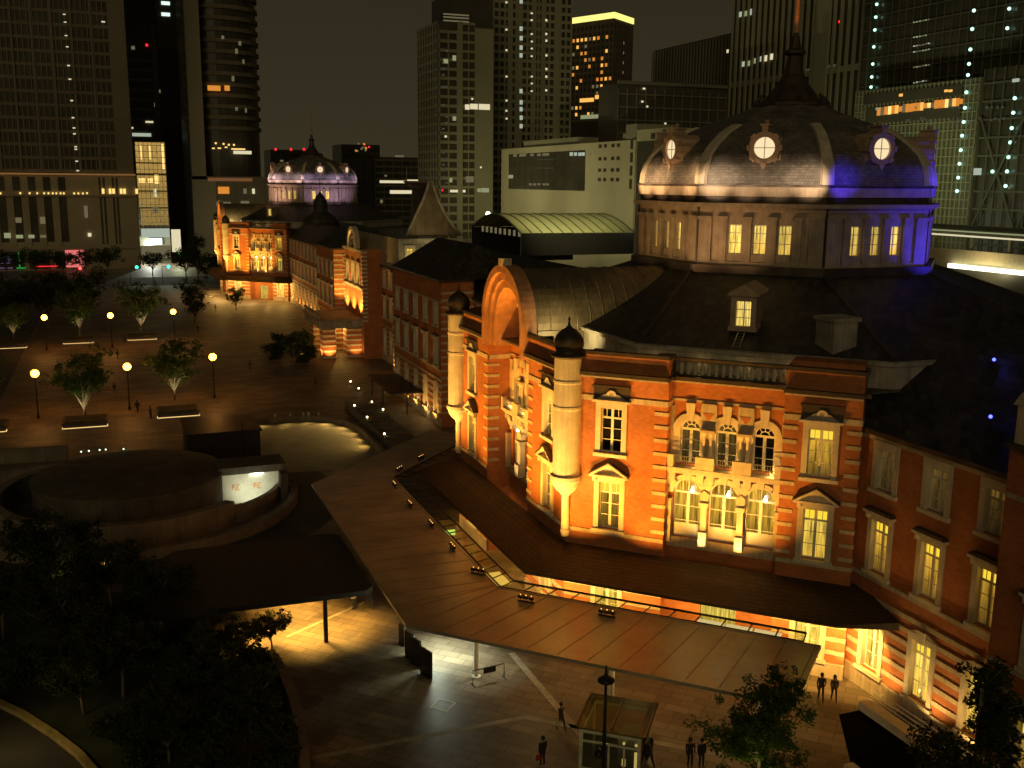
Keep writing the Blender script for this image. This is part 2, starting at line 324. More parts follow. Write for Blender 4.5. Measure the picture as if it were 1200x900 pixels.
def window_meshes(w, h, style, lit):
    """list of (name, mesh, parent index); first is the surround"""
    L = []
    F = WORLD
    s = MB()
    j = 0.34 if style != 'plain' else 0.36
    s.fbox(F, -w / 2 - j, -w / 2 + 0.015, -0.41, 0.10, -0.02, h + 0.02); s.fbox(F, w / 2 - 0.015, w / 2 + j, -0.41, 0.10, -0.02, h + 0.02)
    top = 0.42 if style != 'plain' else 0.55
    s.fbox(F, -w / 2 - j, w / 2 + j, -0.40, 0.12, h + 0.02, h + top)
    s.fbox(F, -w / 2 - j - 0.1, w / 2 + j + 0.1, -0.40, 0.24, -0.26, -0.02)
    if style == 'key':
        s.fpoly(F, [(-0.22, h), (0.22, h), (0.32, h + 0.75), (-0.32, h + 0.75)], 0.12, 0.22)
        s.fpoly(F, [(-w / 2 - j, h + top), (w / 2 + j, h + top), (0.34, h + top + 0.28), (-0.34, h + top + 0.28)], -0.1, 0.10)
    L.append(('window', s.mesh('window', MAT['stone']), None))
    b = MB(); zt = h * 0.78; fr = 0.075
    for a, c in ((-w / 2, -w / 2 + fr), (w / 2 - fr, w / 2), (-0.085, 0.085)): b.fbox(F, a, c, -0.30, -0.22, 0.003, h)
    for a, c in ((0.003, 0.1), (h - fr, h), (zt - 0.06, zt + 0.06)): b.fbox(F, -w / 2 + fr, w / 2 - fr, -0.295, -0.215, a, c)
    for q in (0.36, 0.68): b.fbox(F, -w / 2 + fr, w / 2 - fr, -0.285, -0.245, zt * q, zt * q + 0.04)
    for q in (-0.27, 0.27): b.fbox(F, w * q - 0.018, w * q + 0.018, -0.285, -0.245, zt, h)
    L.append(('sash', b.mesh('sash', MAT['white']), 0))
    pm = {'lit': 'curtain', 'dark': 'pane_dark', 'dim': 'dim', 'bright': 'bright'}[lit]
    tm = {'lit': 'transom', 'dark': 'pane_dark', 'dim': 'dim', 'bright': 'transom'}[lit]
    p = MB(); p.face([F.pt(-w / 2, -0.33, 0), F.pt(w / 2, -0.33, 0), F.pt(w / 2, -0.33, zt), F.pt(-w / 2, -0.33, zt)])
    L.append(('pane', p.mesh('pane', MAT[pm]), 0))
    p = MB(); p.face([F.pt(-w / 2, -0.332, zt), F.pt(w / 2, -0.332, zt), F.pt(w / 2, -0.332, h), F.pt(-w / 2, -0.332, h)])
    L.append(('transom_pane', p.mesh('transom_pane', MAT[tm]), 0))
    if style == 'pediment':
        c = MB(); hw = w / 2 + 0.62; z = h + 0.44
        c.fbox(F, -hw, hw, -0.05, 0.42, z, z + 0.14, 0)
        c.fpoly(F, [(-hw, z + 0.14), (-hw + 0.28, z + 0.14), (0, z + 0.80), (0, z + 1.0)], 0.1, 0.40, 0)
        c.fpoly(F, [(hw - 0.28, z + 0.14), (hw, z + 0.14), (0, z + 1.0), (0, z + 0.80)], 0.1, 0.40, 0)
        c.fpoly(F, [(-hw + 0.28, z + 0.14), (hw - 0.28, z + 0.14), (0, z + 0.78)], -0.1, 0.12, 0)
        for q in (-1, 1): c.fbox(F, q * (hw - 0.35) - 0.12, q * (hw - 0.35) + 0.12, 0.12, 0.34, h + 0.12, z, 0)
        c.fpoly(F, [(-hw - 0.06, z + 0.14), (-hw - 0.06, z + 0.22), (0, z + 1.08), (0, z + 1.0)], -0.1, 0.46, 1)
        c.fpoly(F, [(0, z + 1.0), (0, z + 1.08), (hw + 0.06, z + 0.22), (hw + 0.06, z + 0.14)], -0.1, 0.46, 1)
        L.append(('pediment', c.mesh('pediment', [MAT['stone'], MAT['copper']]), 0))
    if style == 'panel':
        c = MB(); hw = w / 2 + 0.5; z = h + 0.44
        c.fbox(F, -hw - 0.08, hw + 0.08, -0.05, 0.30, z, z + 0.16, 0)
        c.fbox(F, -hw, hw, -0.05, 0.10, z + 0.16, z + 1.05, 1)
        c.fbox(F, -hw - 0.05, hw + 0.05, -0.05, 0.36, z + 1.05, z + 1.17, 1)
        arch_ring(c, F, 0, z + 0.5, 0.16, 0.34, 0.1, 0.2, 0, n=8)
        c.fpoly(F, [(-hw + 0.15, z + 0.16), (hw - 0.15, z + 0.16), (0.5, z + 0.55), (0, z + 0.68), (-0.5, z + 0.55)], 0.1, 0.17, 2)
        L.append(('lintel_panel', c.mesh('lintel_panel', [MAT['stone'], MAT['copper'], MAT['stone_dark']]), 0))
    if style == 'hood':
        c = MB(); hw = w / 2 + 0.5; z = h + 0.44
        c.fbox(F, -hw, hw, -0.05, 0.42, z, z + 0.16, 0)
        c.fpoly(F, [(-hw, z + 0.16), (hw, z + 0.16), (hw - 0.2, z + 0.36), (-hw + 0.2, z + 0.36)], -0.05, 0.40, 1)
        for q in (-1, 1): c.fbox(F, q * (hw - 0.3) - 0.11, q * (hw - 0.3) + 0.11, 0.12, 0.34, h + 0.1, z, 0)
        L.append(('hood', c.mesh('hood', [MAT['stone'], MAT['copper']]), 0))
    return L

def arched_meshes(w, zs, style, lit):
    """arched opening: w wide, straight to zs, round head; local like window_meshes"""
    F = WORLD; r = w / 2; L = []
    s = MB()
    if style == 'upper':
        arch_ring(s, F, 0, zs, r - .015, r + 0.46, -0.41, 0.12)
        for q in (-1, 1): s.fbox(F, min(q * (r - .015), q * (r + 0.42)), max(q * (r - .015), q * (r + 0.42)), -0.41, 0.1, 0, zs)
        s.fpoly(F, [(-0.2, zs + r - 0.05), (0.2, zs + r - 0.05), (0.31, zs + r + 1.15), (-0.31, zs + r + 1.15)], -0.1, 0.26)
    else:
        arch_ring(s, F, 0, zs, r - .015, r + 0.34, -0.41, 0.16)
        s.fpoly(F, [(-0.2, zs + r - 0.02), (0.2, zs + r - 0.02), (0.3, zs + r + 0.75), (-0.3, zs + r + 0.75)], -0.1, 0.36)
        for a in (PI * 0.2, PI * 0.8):
            ca, sa = math.cos(a), math.sin(a); tx, tz = -sa * 0.3, ca * 0.3
            p = [(ca * r + tx * .8, zs + sa * r + tz * .8), (ca * r - tx * .8, zs + sa * r - tz * .8), (ca * (r + 0.7) - tx, zs + sa * (r + 0.7) - tz), (ca * (r + 0.7) + tx, zs + sa * (r + 0.7) + tz)]
            s.fpoly(F, p, -0.1, 0.34)
    L.append(('arched_window', s.mesh('arched_window', MAT['stone']), None))
    b = MB()
    arch_ring(b, F, 0, zs, r - 0.09, r - 0.005, -0.30, -0.22)
    b.fbox(F, -r + 0.005, r - 0.005, -0.31, -0.21, zs - 0.07, zs + 0.07)
    for a, c in ((-r + 0.005, -r + 0.085), (r - 0.085, r - 0.005), (-0.1, 0.1)): b.fbox(F, a, c, -0.30, -0.22, 0.003, zs - 0.07)
    for z in (zs * 0.35, zs * 0.68): b.fbox(F, -r + 0.085, r - 0.085, -0.285, -0.245, z, z + 0.045)
    if style == 'upper':
        arch_ring(b, F, 0, zs, r * 0.42, r * 0.5, -0.285, -0.24)
        for a in (PI * 0.3, PI * 0.5, PI * 0.7):
            ca, sa = math.cos(a), math.sin(a); t = 0.025
            b.fpoly(F, [(ca * r * .5 + sa * t, zs + sa * r * .5 - ca * t), (ca * r * .93 + sa * t, zs + sa * r * .93 - ca * t), (ca * r * .93 - sa * t, zs + sa * r * .93 + ca * t), (ca * r * .5 - sa * t, zs + sa * r * .5 + ca * t)], -0.285, -0.24)
    else:
        for x in (-0.34, 0, 0.34): b.fbox(F, x * r * 1.2 - 0.02, x * r * 1.2 + 0.02, -0.285, -0.24, zs + 0.07, zs + math.sqrt(max(0, r * r - (x * r * 1.2) ** 2)) - 0.08)
        b.fbox(F, -r + 0.085, r - 0.085, -0.29, -0.2, 0.003, zs * 0.3)
    L.append(('sash', b.mesh('sash', MAT['white']), 0))
    mm = {'lit': ('curtain', 'curtain'), 'dark': ('pane_dark', 'pane_dark'), 'dim': ('dim', 'dim'), 'bright': ('bright', 'bright')}[lit]
    p = MB(); p.face([F.pt(-r, -0.33, 0), F.pt(r, -0.33, 0), F.pt(r, -0.33, zs), F.pt(-r, -0.33, zs)])
    L.append(('pane', p.mesh('pane', MAT[mm[0]]), 0))
    p = MB(); p.face([F.pt(u, -0.332, z) for u, z in arc(0, zs, r)])
    L.append(('fanlight', p.mesh('fanlight', MAT[mm[1]]), 0))
    if style == 'lower':
        p = MB(); p.ball((0.0, -0.05, 0), 0.13, 8); p.tube([(0, 0.1, 0.25), (0, -0.05, 0.22), (0, -0.05, 0.1)], 0.03, 5)
        me = p.mesh('arch_lamp', MAT['bulb_white']); L.append(('arch_lamp', me, 0, (0.3, -0.02, zs + 0.22)))
    return L

PROTO = {}
def put(kind, args, F, u, z, parent, d=0.0, maker=window_meshes):
    key = (maker.__name__, args)
    if key not in PROTO: PROTO[key] = maker(*args)
    objs = []
    for it in PROTO[key]:
        n, me, par = it[:3]
        if par is None:
            p = Vector(F.pt(u, d, z)) - WL[parent.name]
            o = link(kind, me, parent, p, F.th)
        else:
            o = link(n, me, objs[par], it[3] if len(it) > 3 else (0, 0, 0))
        objs.append(o)
    return objs[0]

LIGHTS = []
def spot(loc, target, power, rgb, angle=100, blend=0.8, r=0.08, name='floodlight_lamp', parent=None):
    l = bpy.data.lights.new(name, 'SPOT'); l.energy = power; l.color = rgb; l.spot_size = math.radians(angle); l.spot_blend = blend; l.shadow_soft_size = r
    o = bpy.data.objects.new(name, l); col.objects.link(o); o.location = loc
    o.rotation_euler = (Vector(target) - Vector(loc)).to_track_quat('-Z', 'Y').to_euler()
    return o
def point(loc, power, rgb, r=0.1, name='lamp_light'):
    l = bpy.data.lights.new(name, 'POINT'); l.energy = power; l.color = rgb; l.shadow_soft_size = r
    o = bpy.data.objects.new(name, l); col.objects.link(o); o.location = loc; return o
FLOOD = (1.0, 0.44, 0.05); SODIUM = (1.0, 0.5, 0.13); WARMW = (1.0, 0.78, 0.45)

# ------------------------------------------------------------------ the brick station
ST = empty('station_building', (45, 182.5, 0), 'long floodlit red brick station with stone bands and two slate domes behind the plaza', 'station')

def quoins(mb, F, u_edge, side, z0=7.9, z1=16.3, step=0.9, wrap=0.0, d=0.0, length=0.95):
    """stone blocks climbing a corner; side -1: block runs to smaller u"""
    z = z0; k = 0
    while z < z1:
        a, b = (u_edge - length, u_edge + 0.03) if side < 0 else (u_edge - 0.03, u_edge + length)
        mb.fbox(F, a, b, d - (wrap if wrap else 0.1), d + 0.05, z, z + 0.24)
        z += step; k += 1

def pavilion(dy, detail):
    """one domed pavilion; dy moves it along the building"""
    T = (28.3, 62.0 + dy); TN = (28.3, 85.3 + dy)
    FW = Frame(TN[0], TN[1], -PI / 2); FS = Frame(T[0], T[1], -PI / 4); FN = Frame(42.3, 99.3 + dy, -3 * PI / 4)
    cx, cy = 53.4, 73.6 + dy
    W_ = MB(); S_ = MB(); C_ = MB()
    LS = 19.0
    spec = [(FS, LS, 6.95, 14.35, 1.0, (3.1, 16.65), (8.25, 10.65, 13.05)),
            (FW, 23.3, 7.2, 16.1, 2.0, (3.4, 20.0), (8.9, 11.65, 14.4))]
    for F, L, a, b, dep, rect, arches in spec:
        for (u0, u1, uc) in ((0, a, rect[0]), (b, L, rect[1])):
            w = 1.5
            holes = [(uc - w / 2, uc + w / 2, 7.75, 11.0), (uc - w / 2, uc + w / 2, 13.1, 16.15), (uc - 0.8, uc + 0.8, 1.2, 4.9)]
            wall(W_, F, u0, u1, 0, 18.5, holes)
            S_.fbox(F, u0, u1, -0.1, 0.07, 7.28, 7.55); S_.fbox(F, u0, u1, -0.1, 0.05, 16.62, 16.98)
            S_.fbox(F, u0, u1, -0.1, 0.30, 18.22, 18.36); C_.fbox(F, u0 - 0.05, u1 + 0.05, -0.3, 0.42, 18.362, 18.62)
            wall(W_, F, u0, u1, 18.62, 19.75, (), 0.05)   # parapet
            C_.fbox(F, u0 - 0.02, u1 + 0.02, -0.42, 0.16, 19.752, 19.98)
            W_.face([F.pt(u1, -0.4, 18.62), F.pt(u0, -0.4, 18.62), F.pt(u0, -0.4, 19.75), F.pt(u1, -0.4, 19.75)])
            S_.fbox(F, u0, u1, -0.1, 0.12, 0.0, 1.0)
            for z in (1.6, 2.5, 3.4, 4.3):
                S_.fbox(F, u0, uc - 1.12, -0.1, 0.06, z, z + 0.28); S_.fbox(F, uc + 1.12, u1, -0.1, 0.06, z, z + 0.28)
        # return walls of the recess
        for u, sgn in ((a, 1), (b, -1)):
            p = [F.pt(u, 0, 0), F.pt(u, 0, 19.75), F.pt(u, -dep, 19.75), F.pt(u, -dep, 0)]
            W_.face(p if sgn < 0 else p[::-1])
            z = 7.9
            while z < 16.3:
                S_.fbox(F, u - (0.88 if sgn > 0 else 0.05), u + (0.05 if sgn > 0 else 0.88), -min(dep, 1.0) if dep > 1.5 else -0.35, 0.05, z, z + 0.24); z += 0.9
            S_.fbox(F, u - 0.04 if sgn < 0 else u, u if sgn < 0 else u + 0.04, -dep, -0.1, 16.62, 16.98)
            C_.fbox(F, u if sgn > 0 else u - 0.3, u + 0.3 if sgn > 0 else u, -dep, -0.3, 18.37, 18.6)
        ro = 0.68; rl = 0.98
        hb = [(uc - ro, uc + ro, 12.75, 15.05 + ro) for uc in arches] + [(uc - rl, uc + rl, 7.6, 10.7 + rl) for uc in arches] + [(arches[1] - 1.2, arches[1] + 1.2, 0.2, 3.6)]
        wall(W_, F, a, b, 0, 18.5, hb, -dep)
        for uc in arches:
            arch_fill(W_, F, uc, 15.05, ro, ro, 15.05 + ro, -dep); arch_fill(W_, F, uc, 10.7, rl, rl, 10.7 + rl, -dep)
        # upper stone screen: spandrel panels and paired colonnettes between the arches
        mids = [(arches[0] + arches[1]) / 2, (arches[1] + arches[2]) / 2]
        for um in mids:
            hw = (arches[1] - arches[0]) / 2 - ro - 0.44
            hw = max(hw, 0.12)
            S_.fbox(F, um - hw, um + hw, -dep, -dep + 0.08, 12.75, 15.2)
            S_.fpoly(F, [(um - hw - 0.3, 15.2), (um + hw + 0.3, 15.2), (um + hw + 0.42, 16.3), (um + 0.5, 16.9), (um - 0.5, 16.9), (um - hw - 0.42, 16.3)], -dep, -dep + 0.17)
            W_.fpoly(F, [(um - 0.38, 16.3), (um, 15.75), (um + 0.38, 16.3)], -dep + 0.171, -dep + 0.19)
            for q in (-0.22, 0.22):
                p = F.pt(um + q, -dep + 0.26, 0); cl_ = MB()
                cl_.lathe((p[0], p[1], 12.75), [(0.17, 0), (0.17, 0.2), (0.12, 0.28), (0.105, 2.0), (0.16, 2.12), (0.19, 2.3)], 10); part('colonnette', cl_, MAT['stone'], ST)
            S_.fbox(F, um - 0.5, um + 0.5, -dep, -dep + 0.5, 15.05, 15.22)
        for u, sg in ((a, 1), (b, -1)):
            u2 = arches[0] - ro - 0.42 if sg > 0 else arches[2] + ro + 0.42
            S_.fbox(F, min(u, u2), max(u, u2), -dep, -dep + 0.1, 12.75, 16.6)
        S_.fbox(F, a, b, -dep, -dep + 0.06, 16.95, 17.1)
        S_.fbox(F, a, b, -dep - 0.1, -dep + 0.35, 18.22, 18.36); C_.fbox(F, a, b, -dep - 0.3, -dep + 0.5, 18.362, 18.62)
        # balcony
        BA = MB()
        BA.fbox(F, a, b, -dep, -dep + 0.85, 12.36, 12.6); BA.fbox(F, a, b, -dep, -dep + 0.65, 12.18, 12.36)
        for um in mids + [a + 0.22, b - 0.22]:
            hw = 0.62 if um in mids else 0.2
            BA.fbox(F, um - hw, um + hw, -dep + 0.55, -dep + 0.83, 12.6, 13.45)
            for q in ((-0.34, 0.34) if um in mids else (0,)):
                BA.fbox(F, um + q - 0.25, um + q + 0.25, -dep, -dep + 0.5, 11.62, 12.18)
        part('balcony', BA, MAT['stone'], ST)
        # lower pillars
        for um in mids:
            PL = MB()
            hw = (arches[1] - arches[0]) / 2 - rl - 0.02
            PL.fbox(F, um - hw, um + hw, -dep, -dep + 0.42, 8.3, 10.05); PL.fbox(F, um - hw - 0.1, um + hw + 0.1, -dep, -dep + 0.55, 10.05, 10.3)
            PL.fpoly(F, [(um - hw - 0.05, 10.42), (um + hw + 0.05, 10.42), (um + hw + 0.12, 10.85), (um, 11.12), (um - hw - 0.12, 10.85)], -dep, -dep + 0.4)
            PL.fbox(F, um - hw - 0.06, um + hw + 0.06, -dep, -dep + 0.6, 7.3, 8.3)
            part('pillar', PL, MAT['stone'], ST)
        for u, sg in ((a, 1), (b, -1)):
            S_.fbox(F, u if sg > 0 else u - 0.3, u + 0.3 if sg > 0 else u, -dep, -dep + 0.42, 7.3, 10.3)
        S_.fbox(F, a, b, -dep, -dep + 0.12, 6.9, 7.58)
    # NW face, SE return, and masonry behind
    wall(W_, FN, 0, 19.8, 0, 19.75); S_.fbox(FN, 0, 19.8, -0.1, 0.06, 16.62, 16.98)
    C_.fbox(FN, 0, 19.8, -0.4, 0.4, 18.36, 18.62)
    e0, e1 = FS.pt(LS, 0, 0), FS.pt(LS, -0.9, 0)
    FE = Frame(e0[0], e0[1], PI / 4)
    wall(W_, FE, 0, 1.6, 0, 19.75); S_.fbox(FE, 0, 0.85, -0.1, 0.07, 7.28, 7.55); S_.fbox(FE, 0, 0.85, -0.1, 0.05, 16.62, 16.98)
    C_.fbox(FE, 0, 1.6, -0.4, 0.42, 18.362, 18.62); C_.fbox(FE, -0.1, 1.6, -0.42, 0.16, 19.752, 19.98)
    z = 7.9
    while z < 16.3:
        S_.fbox(FS, LS - 0.85, LS + 0.05, -0.55, 0.05, z, z + 0.24); z += 0.9
    part('pavilion_wall', W_, MAT['brick'], ST)
    part('stone_dressing', S_, MAT['stone_trim'], ST)
    part('cornice', C_, MAT['copper'], ST)
    # windows
    g = 0
    for F, L, a, b, dep, rect, arches in spec:
        sw = F is FS
        put('window', (1.5, 3.25, 'pediment', 'lit'), F, rect[0], 7.75, ST)
        put('window', (1.5, 3.05, 'panel', 'dark' if sw else 'lit'), F, rect[0], 13.1, ST)
        put('window', (1.5, 3.25, 'pediment', 'bright' if sw else 'lit'), F, rect[1], 7.75, ST)
        put('window', (1.5, 3.05, 'panel', 'lit'), F, rect[1], 13.1, ST)
        for uc in (rect[0], rect[1]): put('window', (1.6, 3.7, 'key', 'bright'), F, uc, 1.2, ST)
        for i, uc in enumerate(arches):
            put('arched_window', (1.36, 2.3, 'upper', ('dim', 'dim', 'dark' if sw else 'lit')[i]), F, uc, 12.75, ST, -dep, arched_meshes)
            put('arched_window', (1.96, 3.1, 'lower', 'lit'), F, uc, 7.6, ST, -dep, arched_meshes)
        # balcony rails, one per bay
        xs = [a + 0.42, (arches[0] + arches[1]) / 2 - 0.62, (arches[0] + arches[1]) / 2 + 0.62, (arches[1] + arches[2]) / 2 - 0.62, (arches[1] + arches[2]) / 2 + 0.62, b - 0.42]
        for i in (0, 2, 4):
            r_ = MB()
            for z in (12.75, 13.05, 13.35): r_.fbox(F, xs[i], xs[i + 1], -dep + 0.66, -dep + 0.70, z, z + 0.04)
            u = xs[i] + 0.06
            while u < xs[i + 1]: r_.fbox(F, u - 0.012, u + 0.012, -dep + 0.665, -dep + 0.695, 12.62, 13.35); u += 0.16
            part('balcony_rail', r_, MAT['steel'], ST)
    # doors at the ground storey under the porch roof
    for F, dep, uc in ((FS, 1.0, 10.65), (FW, 2.0, 11.65)):
        dd = MB(); dd.fbox(F, uc - 1.2, uc + 1.2, -dep - 0.3, -dep - 0.2, 0.2, 3.6, 0); part('entrance_door', dd, MAT['bright'], ST)
    # corner turrets with onion caps
    for x, y in ((T[0] - 0.1, T[1] - 0.1), (TN[0] - 0.1, TN[1] + 0.1)):
        t = MB(); o = (x, y, 0)
        t.lathe(o, [(0.05, 6.75), (0.26, 6.85), (0.34, 7.1), (0.36, 7.3), (0.29, 7.42), (0.29, 9.75), (0.34, 9.8), (0.40, 9.95), (0.66, 10.15), (0.9, 10.5), (1.0, 10.85), (1.1, 10.95), (1.1, 11.25), (0.95, 11.32),
                        (0.95, 15.9), (0.99, 15.95), (0.99, 16.12), (0.95, 16.16), (0.95, 17.7), (0.99, 17.75), (0.99, 17.9), (0.95, 17.94), (0.95, 19.4)], 40)
        tr = part('turret', t, MAT['stone'], ST, False)
        k = MB(); k.lathe(o, [(0.98, 19.402), (1.22, 19.5), (1.22, 19.68), (0.86, 19.74), (0.9, 19.95), (1.0, 20.3), (0.98, 20.65), (0.8, 21.0), (0.5, 21.28), (0.22, 21.45), (0.1, 21.6), (0.05, 21.9), (0.09, 22.0), (0.02, 22.2)], 24)
        part('turret_cap', k, MAT['copper'], tr, True)
    # balustrade behind the cornice of the diagonal face
    for u0, u1, n in ((2.2, 5.7, 8), (7.2, 14.1, 15)):
        d0 = -1.05 if u0 < 7 else -1.15
        b_ = MB(); b_.fbox(FS, u0 - 0.3, u1 + 0.3, d0 - 0.2, d0 + 0.2, 18.4, 18.72); b_.fbox(FS, u0 - 0.3, u1 + 0.3, d0 - 0.22, d0 + 0.22, 19.57, 19.8)
        for u in (u0 - 0.5, u1 + 0.5): b_.fbox(FS, u - 0.28, u + 0.28, d0 - 0.28, d0 + 0.28, 18.4, 19.95)
        br = part('balustrade', b_, MAT['copper'], ST)
        if detail:
            m0 = MB(); m0.lathe((0, 0, 0), [(0.13, 0), (0.13, 0.06), (0.07, 0.12), (0.17, 0.42), (0.15, 0.58), (0.07, 0.7), (0.13, 0.78), (0.13, 0.846)], 10)
            me = m0.mesh('baluster', MAT['stone'], True)
            for i in range(n):
                p = Vector(FS.pt(u0 + (u1 - u0) * (i + 0.5) / n, d0, 18.722)); link('baluster', me, br, p)
    # octagonal skirt roof between parapet and drum
    C = Vector((cx, cy))
    ang = [PI + k * PI / 4 for k in range(8)]           # outward directions, W first, then SW, S ...
    def octo(ap):
        P = []
        for k in range(8):
            a0, a1 = ang[k], ang[(k + 1) % 8]; r0, r1 = ap[k], ap[(k + 1) % 8]
            det = math.sin(a1 - a0)
            P.append((cx + (r0 * math.sin(a1) - r1 * math.sin(a0)) / det, cy + (-r0 * math.cos(a1) + r1 * math.cos(a0)) / det))
        return P
    eave = [20.6, 23.7, 24.5, 23.0, 23.0, 23.0, 24.5, 23.7]
    RO = MB()
    outer = octo(eave); inner = octo([11.9] * 8)
    RO.loft([[(x, y, 20.35) for x, y in outer], [(x, y, 24.3) for x, y in inner]])
    part('skirt_roof', RO, MAT['slate'], ST)
    G = MB(); o2 = octo([e + 0.25 for e in eave])
    G.loft([[(x, y, 18.62) for x, y in outer], [(x, y, 20.0) for x, y in outer], [(x, y, 20.06) for x, y in o2], [(x, y, 20.3) for x, y in o2], [(x, y, 20.36) for x, y in outer]])
    for k in range(8):       # lead rolls on the hips
        HP = MB(); HP.tube([(*outer[k], 20.40), (*inner[k], 24.34)], 0.13, 6); part('hip_roll', HP, MAT['copper'], ST)
    part('gutter', G, MAT['stone_dark'], ST)
    fl = MB(); fl.prism(octo([24.6, 24.9, 24.6, 23, 23, 23, 24.6, 24.9]), 18.45, 18.6); part('flat_roof', fl, MAT['concrete_dark'], ST)
    # drum
    D = MB(); DS = MB()
    fr = []
    R = 11.3
    for k in range(8):
        th = ang[k] + PI / 2       # frame angle whose outward normal is ang[k]
        hl = R * math.tan(PI / 8); nx, ny = math.cos(ang[k]), math.sin(ang[k])
        F = Frame(cx + nx * R - math.cos(th) * hl, cy + ny * R - math.sin(th) * hl, th); fr.append((F, hl))
    for k, (F, hl) in enumerate(fr):
        us = [hl - 1.85, hl, hl + 1.85]
        wall(D, F, 0, 2 * hl, 24.3, 29.0, [(u - 0.5, u + 0.5, 25.75, 27.95) for u in us] if k in (0, 1, 2, 7) else [])
        DS.fbox(F, -0.02, 2 * hl + 0.02, -0.2, 0.16, 24.9, 25.15)
        for u in (hl - 2.78, hl - 0.925, hl + 0.925, hl + 2.78):
            DS.fbox(F, u - 0.32, u + 0.32, -0.1, 0.24, 25.0, 28.3); DS.fbox(F, u - 0.4, u + 0.4, -0.1, 0.34, 28.3, 28.55)
        for u0, u1 in ((0, 1.05), (2 * hl - 1.05, 2 * hl)):
            DS.fbox(F, u0, u1, -0.1, 0.2, 25.0, 28.3); DS.fbox(F, u0, u1, -0.1, 0.3, 28.3, 28.55)
        DS.fbox(F, -0.06, 2 * hl + 0.06, -0.3, 0.14, 28.9, 29.25); DS.fbox(F, -0.24, 2 * hl + 0.24, -0.5, 0.58, 29.25, 29.55)
        DS.fbox(F, -0.1, 2 * hl + 0.1, -0.6, 0.24, 30.05, 30.75)
    dr = part('drum', D, MAT['stone_drum'], ST)
    part('drum_trim', DS, MAT['stone_drum'], dr)
    dk = MB()
    for k, (F, hl) in enumerate(fr): dk.fbox(F, -0.3, 2 * hl + 0.3, -0.4, 0.62, 23.6, 24.9)
    for k, (F, hl) in enumerate(fr):
        dk.fbox(F, -0.02, 2 * hl + 0.02, -0.6, 0.05, 29.552, 30.048); dk.fbox(F, -0.15, 2 * hl + 0.15, -0.6, 0.36, 30.752, 30.9)
        for u in (0.02,): dk.fbox(F, u - 0.06, u + 0.06, 0.1, 0.22, 25.0, 29.2)
    part('drum_gutter', dk, MAT['copper'], dr)
    for k in (0, 1, 2):
        F, hl = fr[k]
        for u in (hl - 1.85, hl, hl + 1.85):
            if ('dw',) not in PROTO:
                s = MB(); w, h = 1.0, 2.2
                s.fbox(WORLD, -0.5, -0.43, -0.3, -0.2, 0.002, h); s.fbox(WORLD, 0.43, 0.5, -0.3, -0.2, 0.002, h); s.fbox(WORLD, -0.035, 0.035, -0.3, -0.22, 0.002, h)
                for z in (0.002, h * 0.36, h * 0.7, h - 0.07): s.fbox(WORLD, -0.43, 0.43, -0.29, -0.23, z, z + 0.05)
                p = MB(); p.face([(-0.5, 0.33, 0), (0.5, 0.33, 0), (0.5, 0.33, h), (-0.5, 0.33, h)])
                PROTO[('dw',)] = (s.mesh('dome_window', MAT['white']), p.mesh('pane', MAT['domelit']))
            a_, b_ = PROTO[('dw',)]
            o = link('drum_window', a_, ST, Vector(F.pt(u, 0, 25.75)) - WL[ST.name], F.th); link('pane', b_, o)
    # dome shell: octagonal bell with ribs on the arrises
    prof = [(11.35, 30.9), (11.3, 31.6), (11.1, 32.4), (10.6, 33.2), (9.8, 34.0), (8.7, 34.8), (7.2, 35.5), (5.6, 36.1), (4.0, 36.7), (2.9, 37.25)]
    DM = MB()
    k8 = [ang[k] + PI / 8 for k in range(8)]
    DM.loft([[(cx + r / math.cos(PI / 8) * math.cos(a), cy + r / math.cos(PI / 8) * math.sin(a), z) for a in k8] for r, z in prof])
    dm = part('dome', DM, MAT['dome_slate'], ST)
    for a in k8:
        rb = MB(); rings = []
        for r, z in prof[:7]:
            rr = r / math.cos(PI / 8); ca, sa = math.cos(a), math.sin(a); tx, ty = -sa, ca
            wdt = 0.52 if z < 33 else 0.45
            o = (cx + ca * (rr + 0.12), cy + sa * (rr + 0.12)); i = (cx + ca * (rr - 0.35), cy + sa * (rr - 0.35))
            rings.append([(i[0] + tx * wdt, i[1] + ty * wdt, z), (o[0] + tx * wdt * .8, o[1] + ty * wdt * .8, z + .05), (o[0] - tx * wdt * .8, o[1] - ty * wdt * .8, z + .05), (i[0] - tx * wdt, i[1] - ty * wdt, z)])
        rb.loft(rings, caps=True); part('dome_rib', rb, MAT['stone'], dm)
    # lantern platform, bell and mast
    ln = MB()
    ln.lathe((cx, cy, 0), [(2.9, 37.0), (3.2, 37.25), (3.2, 37.5), (2.3, 37.7), (2.0, 38.2), (1.35, 39.0), (0.85, 39.9), (0.6, 41.0), (0.55, 41.3), (0.9, 41.5), (0.9, 41.7), (0.5, 41.9), (0.35, 42.6), (0.2, 43.2)], 12)
    for a in k8: ln.tube([(cx + 3.0 * math.cos(a), cy + 3.0 * math.sin(a), 37.4), (cx + 2.5 * math.cos(a), cy + 2.5 * math.sin(a), 38.2)], [0.28, 0.1], 6)
    part('lantern', ln, MAT['copper'], dm)
    ms = MB(); ms.tube([(cx, cy, 43.0), (cx, cy, 46.0), (cx, cy, 50.0)], [0.22, 0.17, 0.08], 8); part('mast', ms, MAT['mast'], dm)
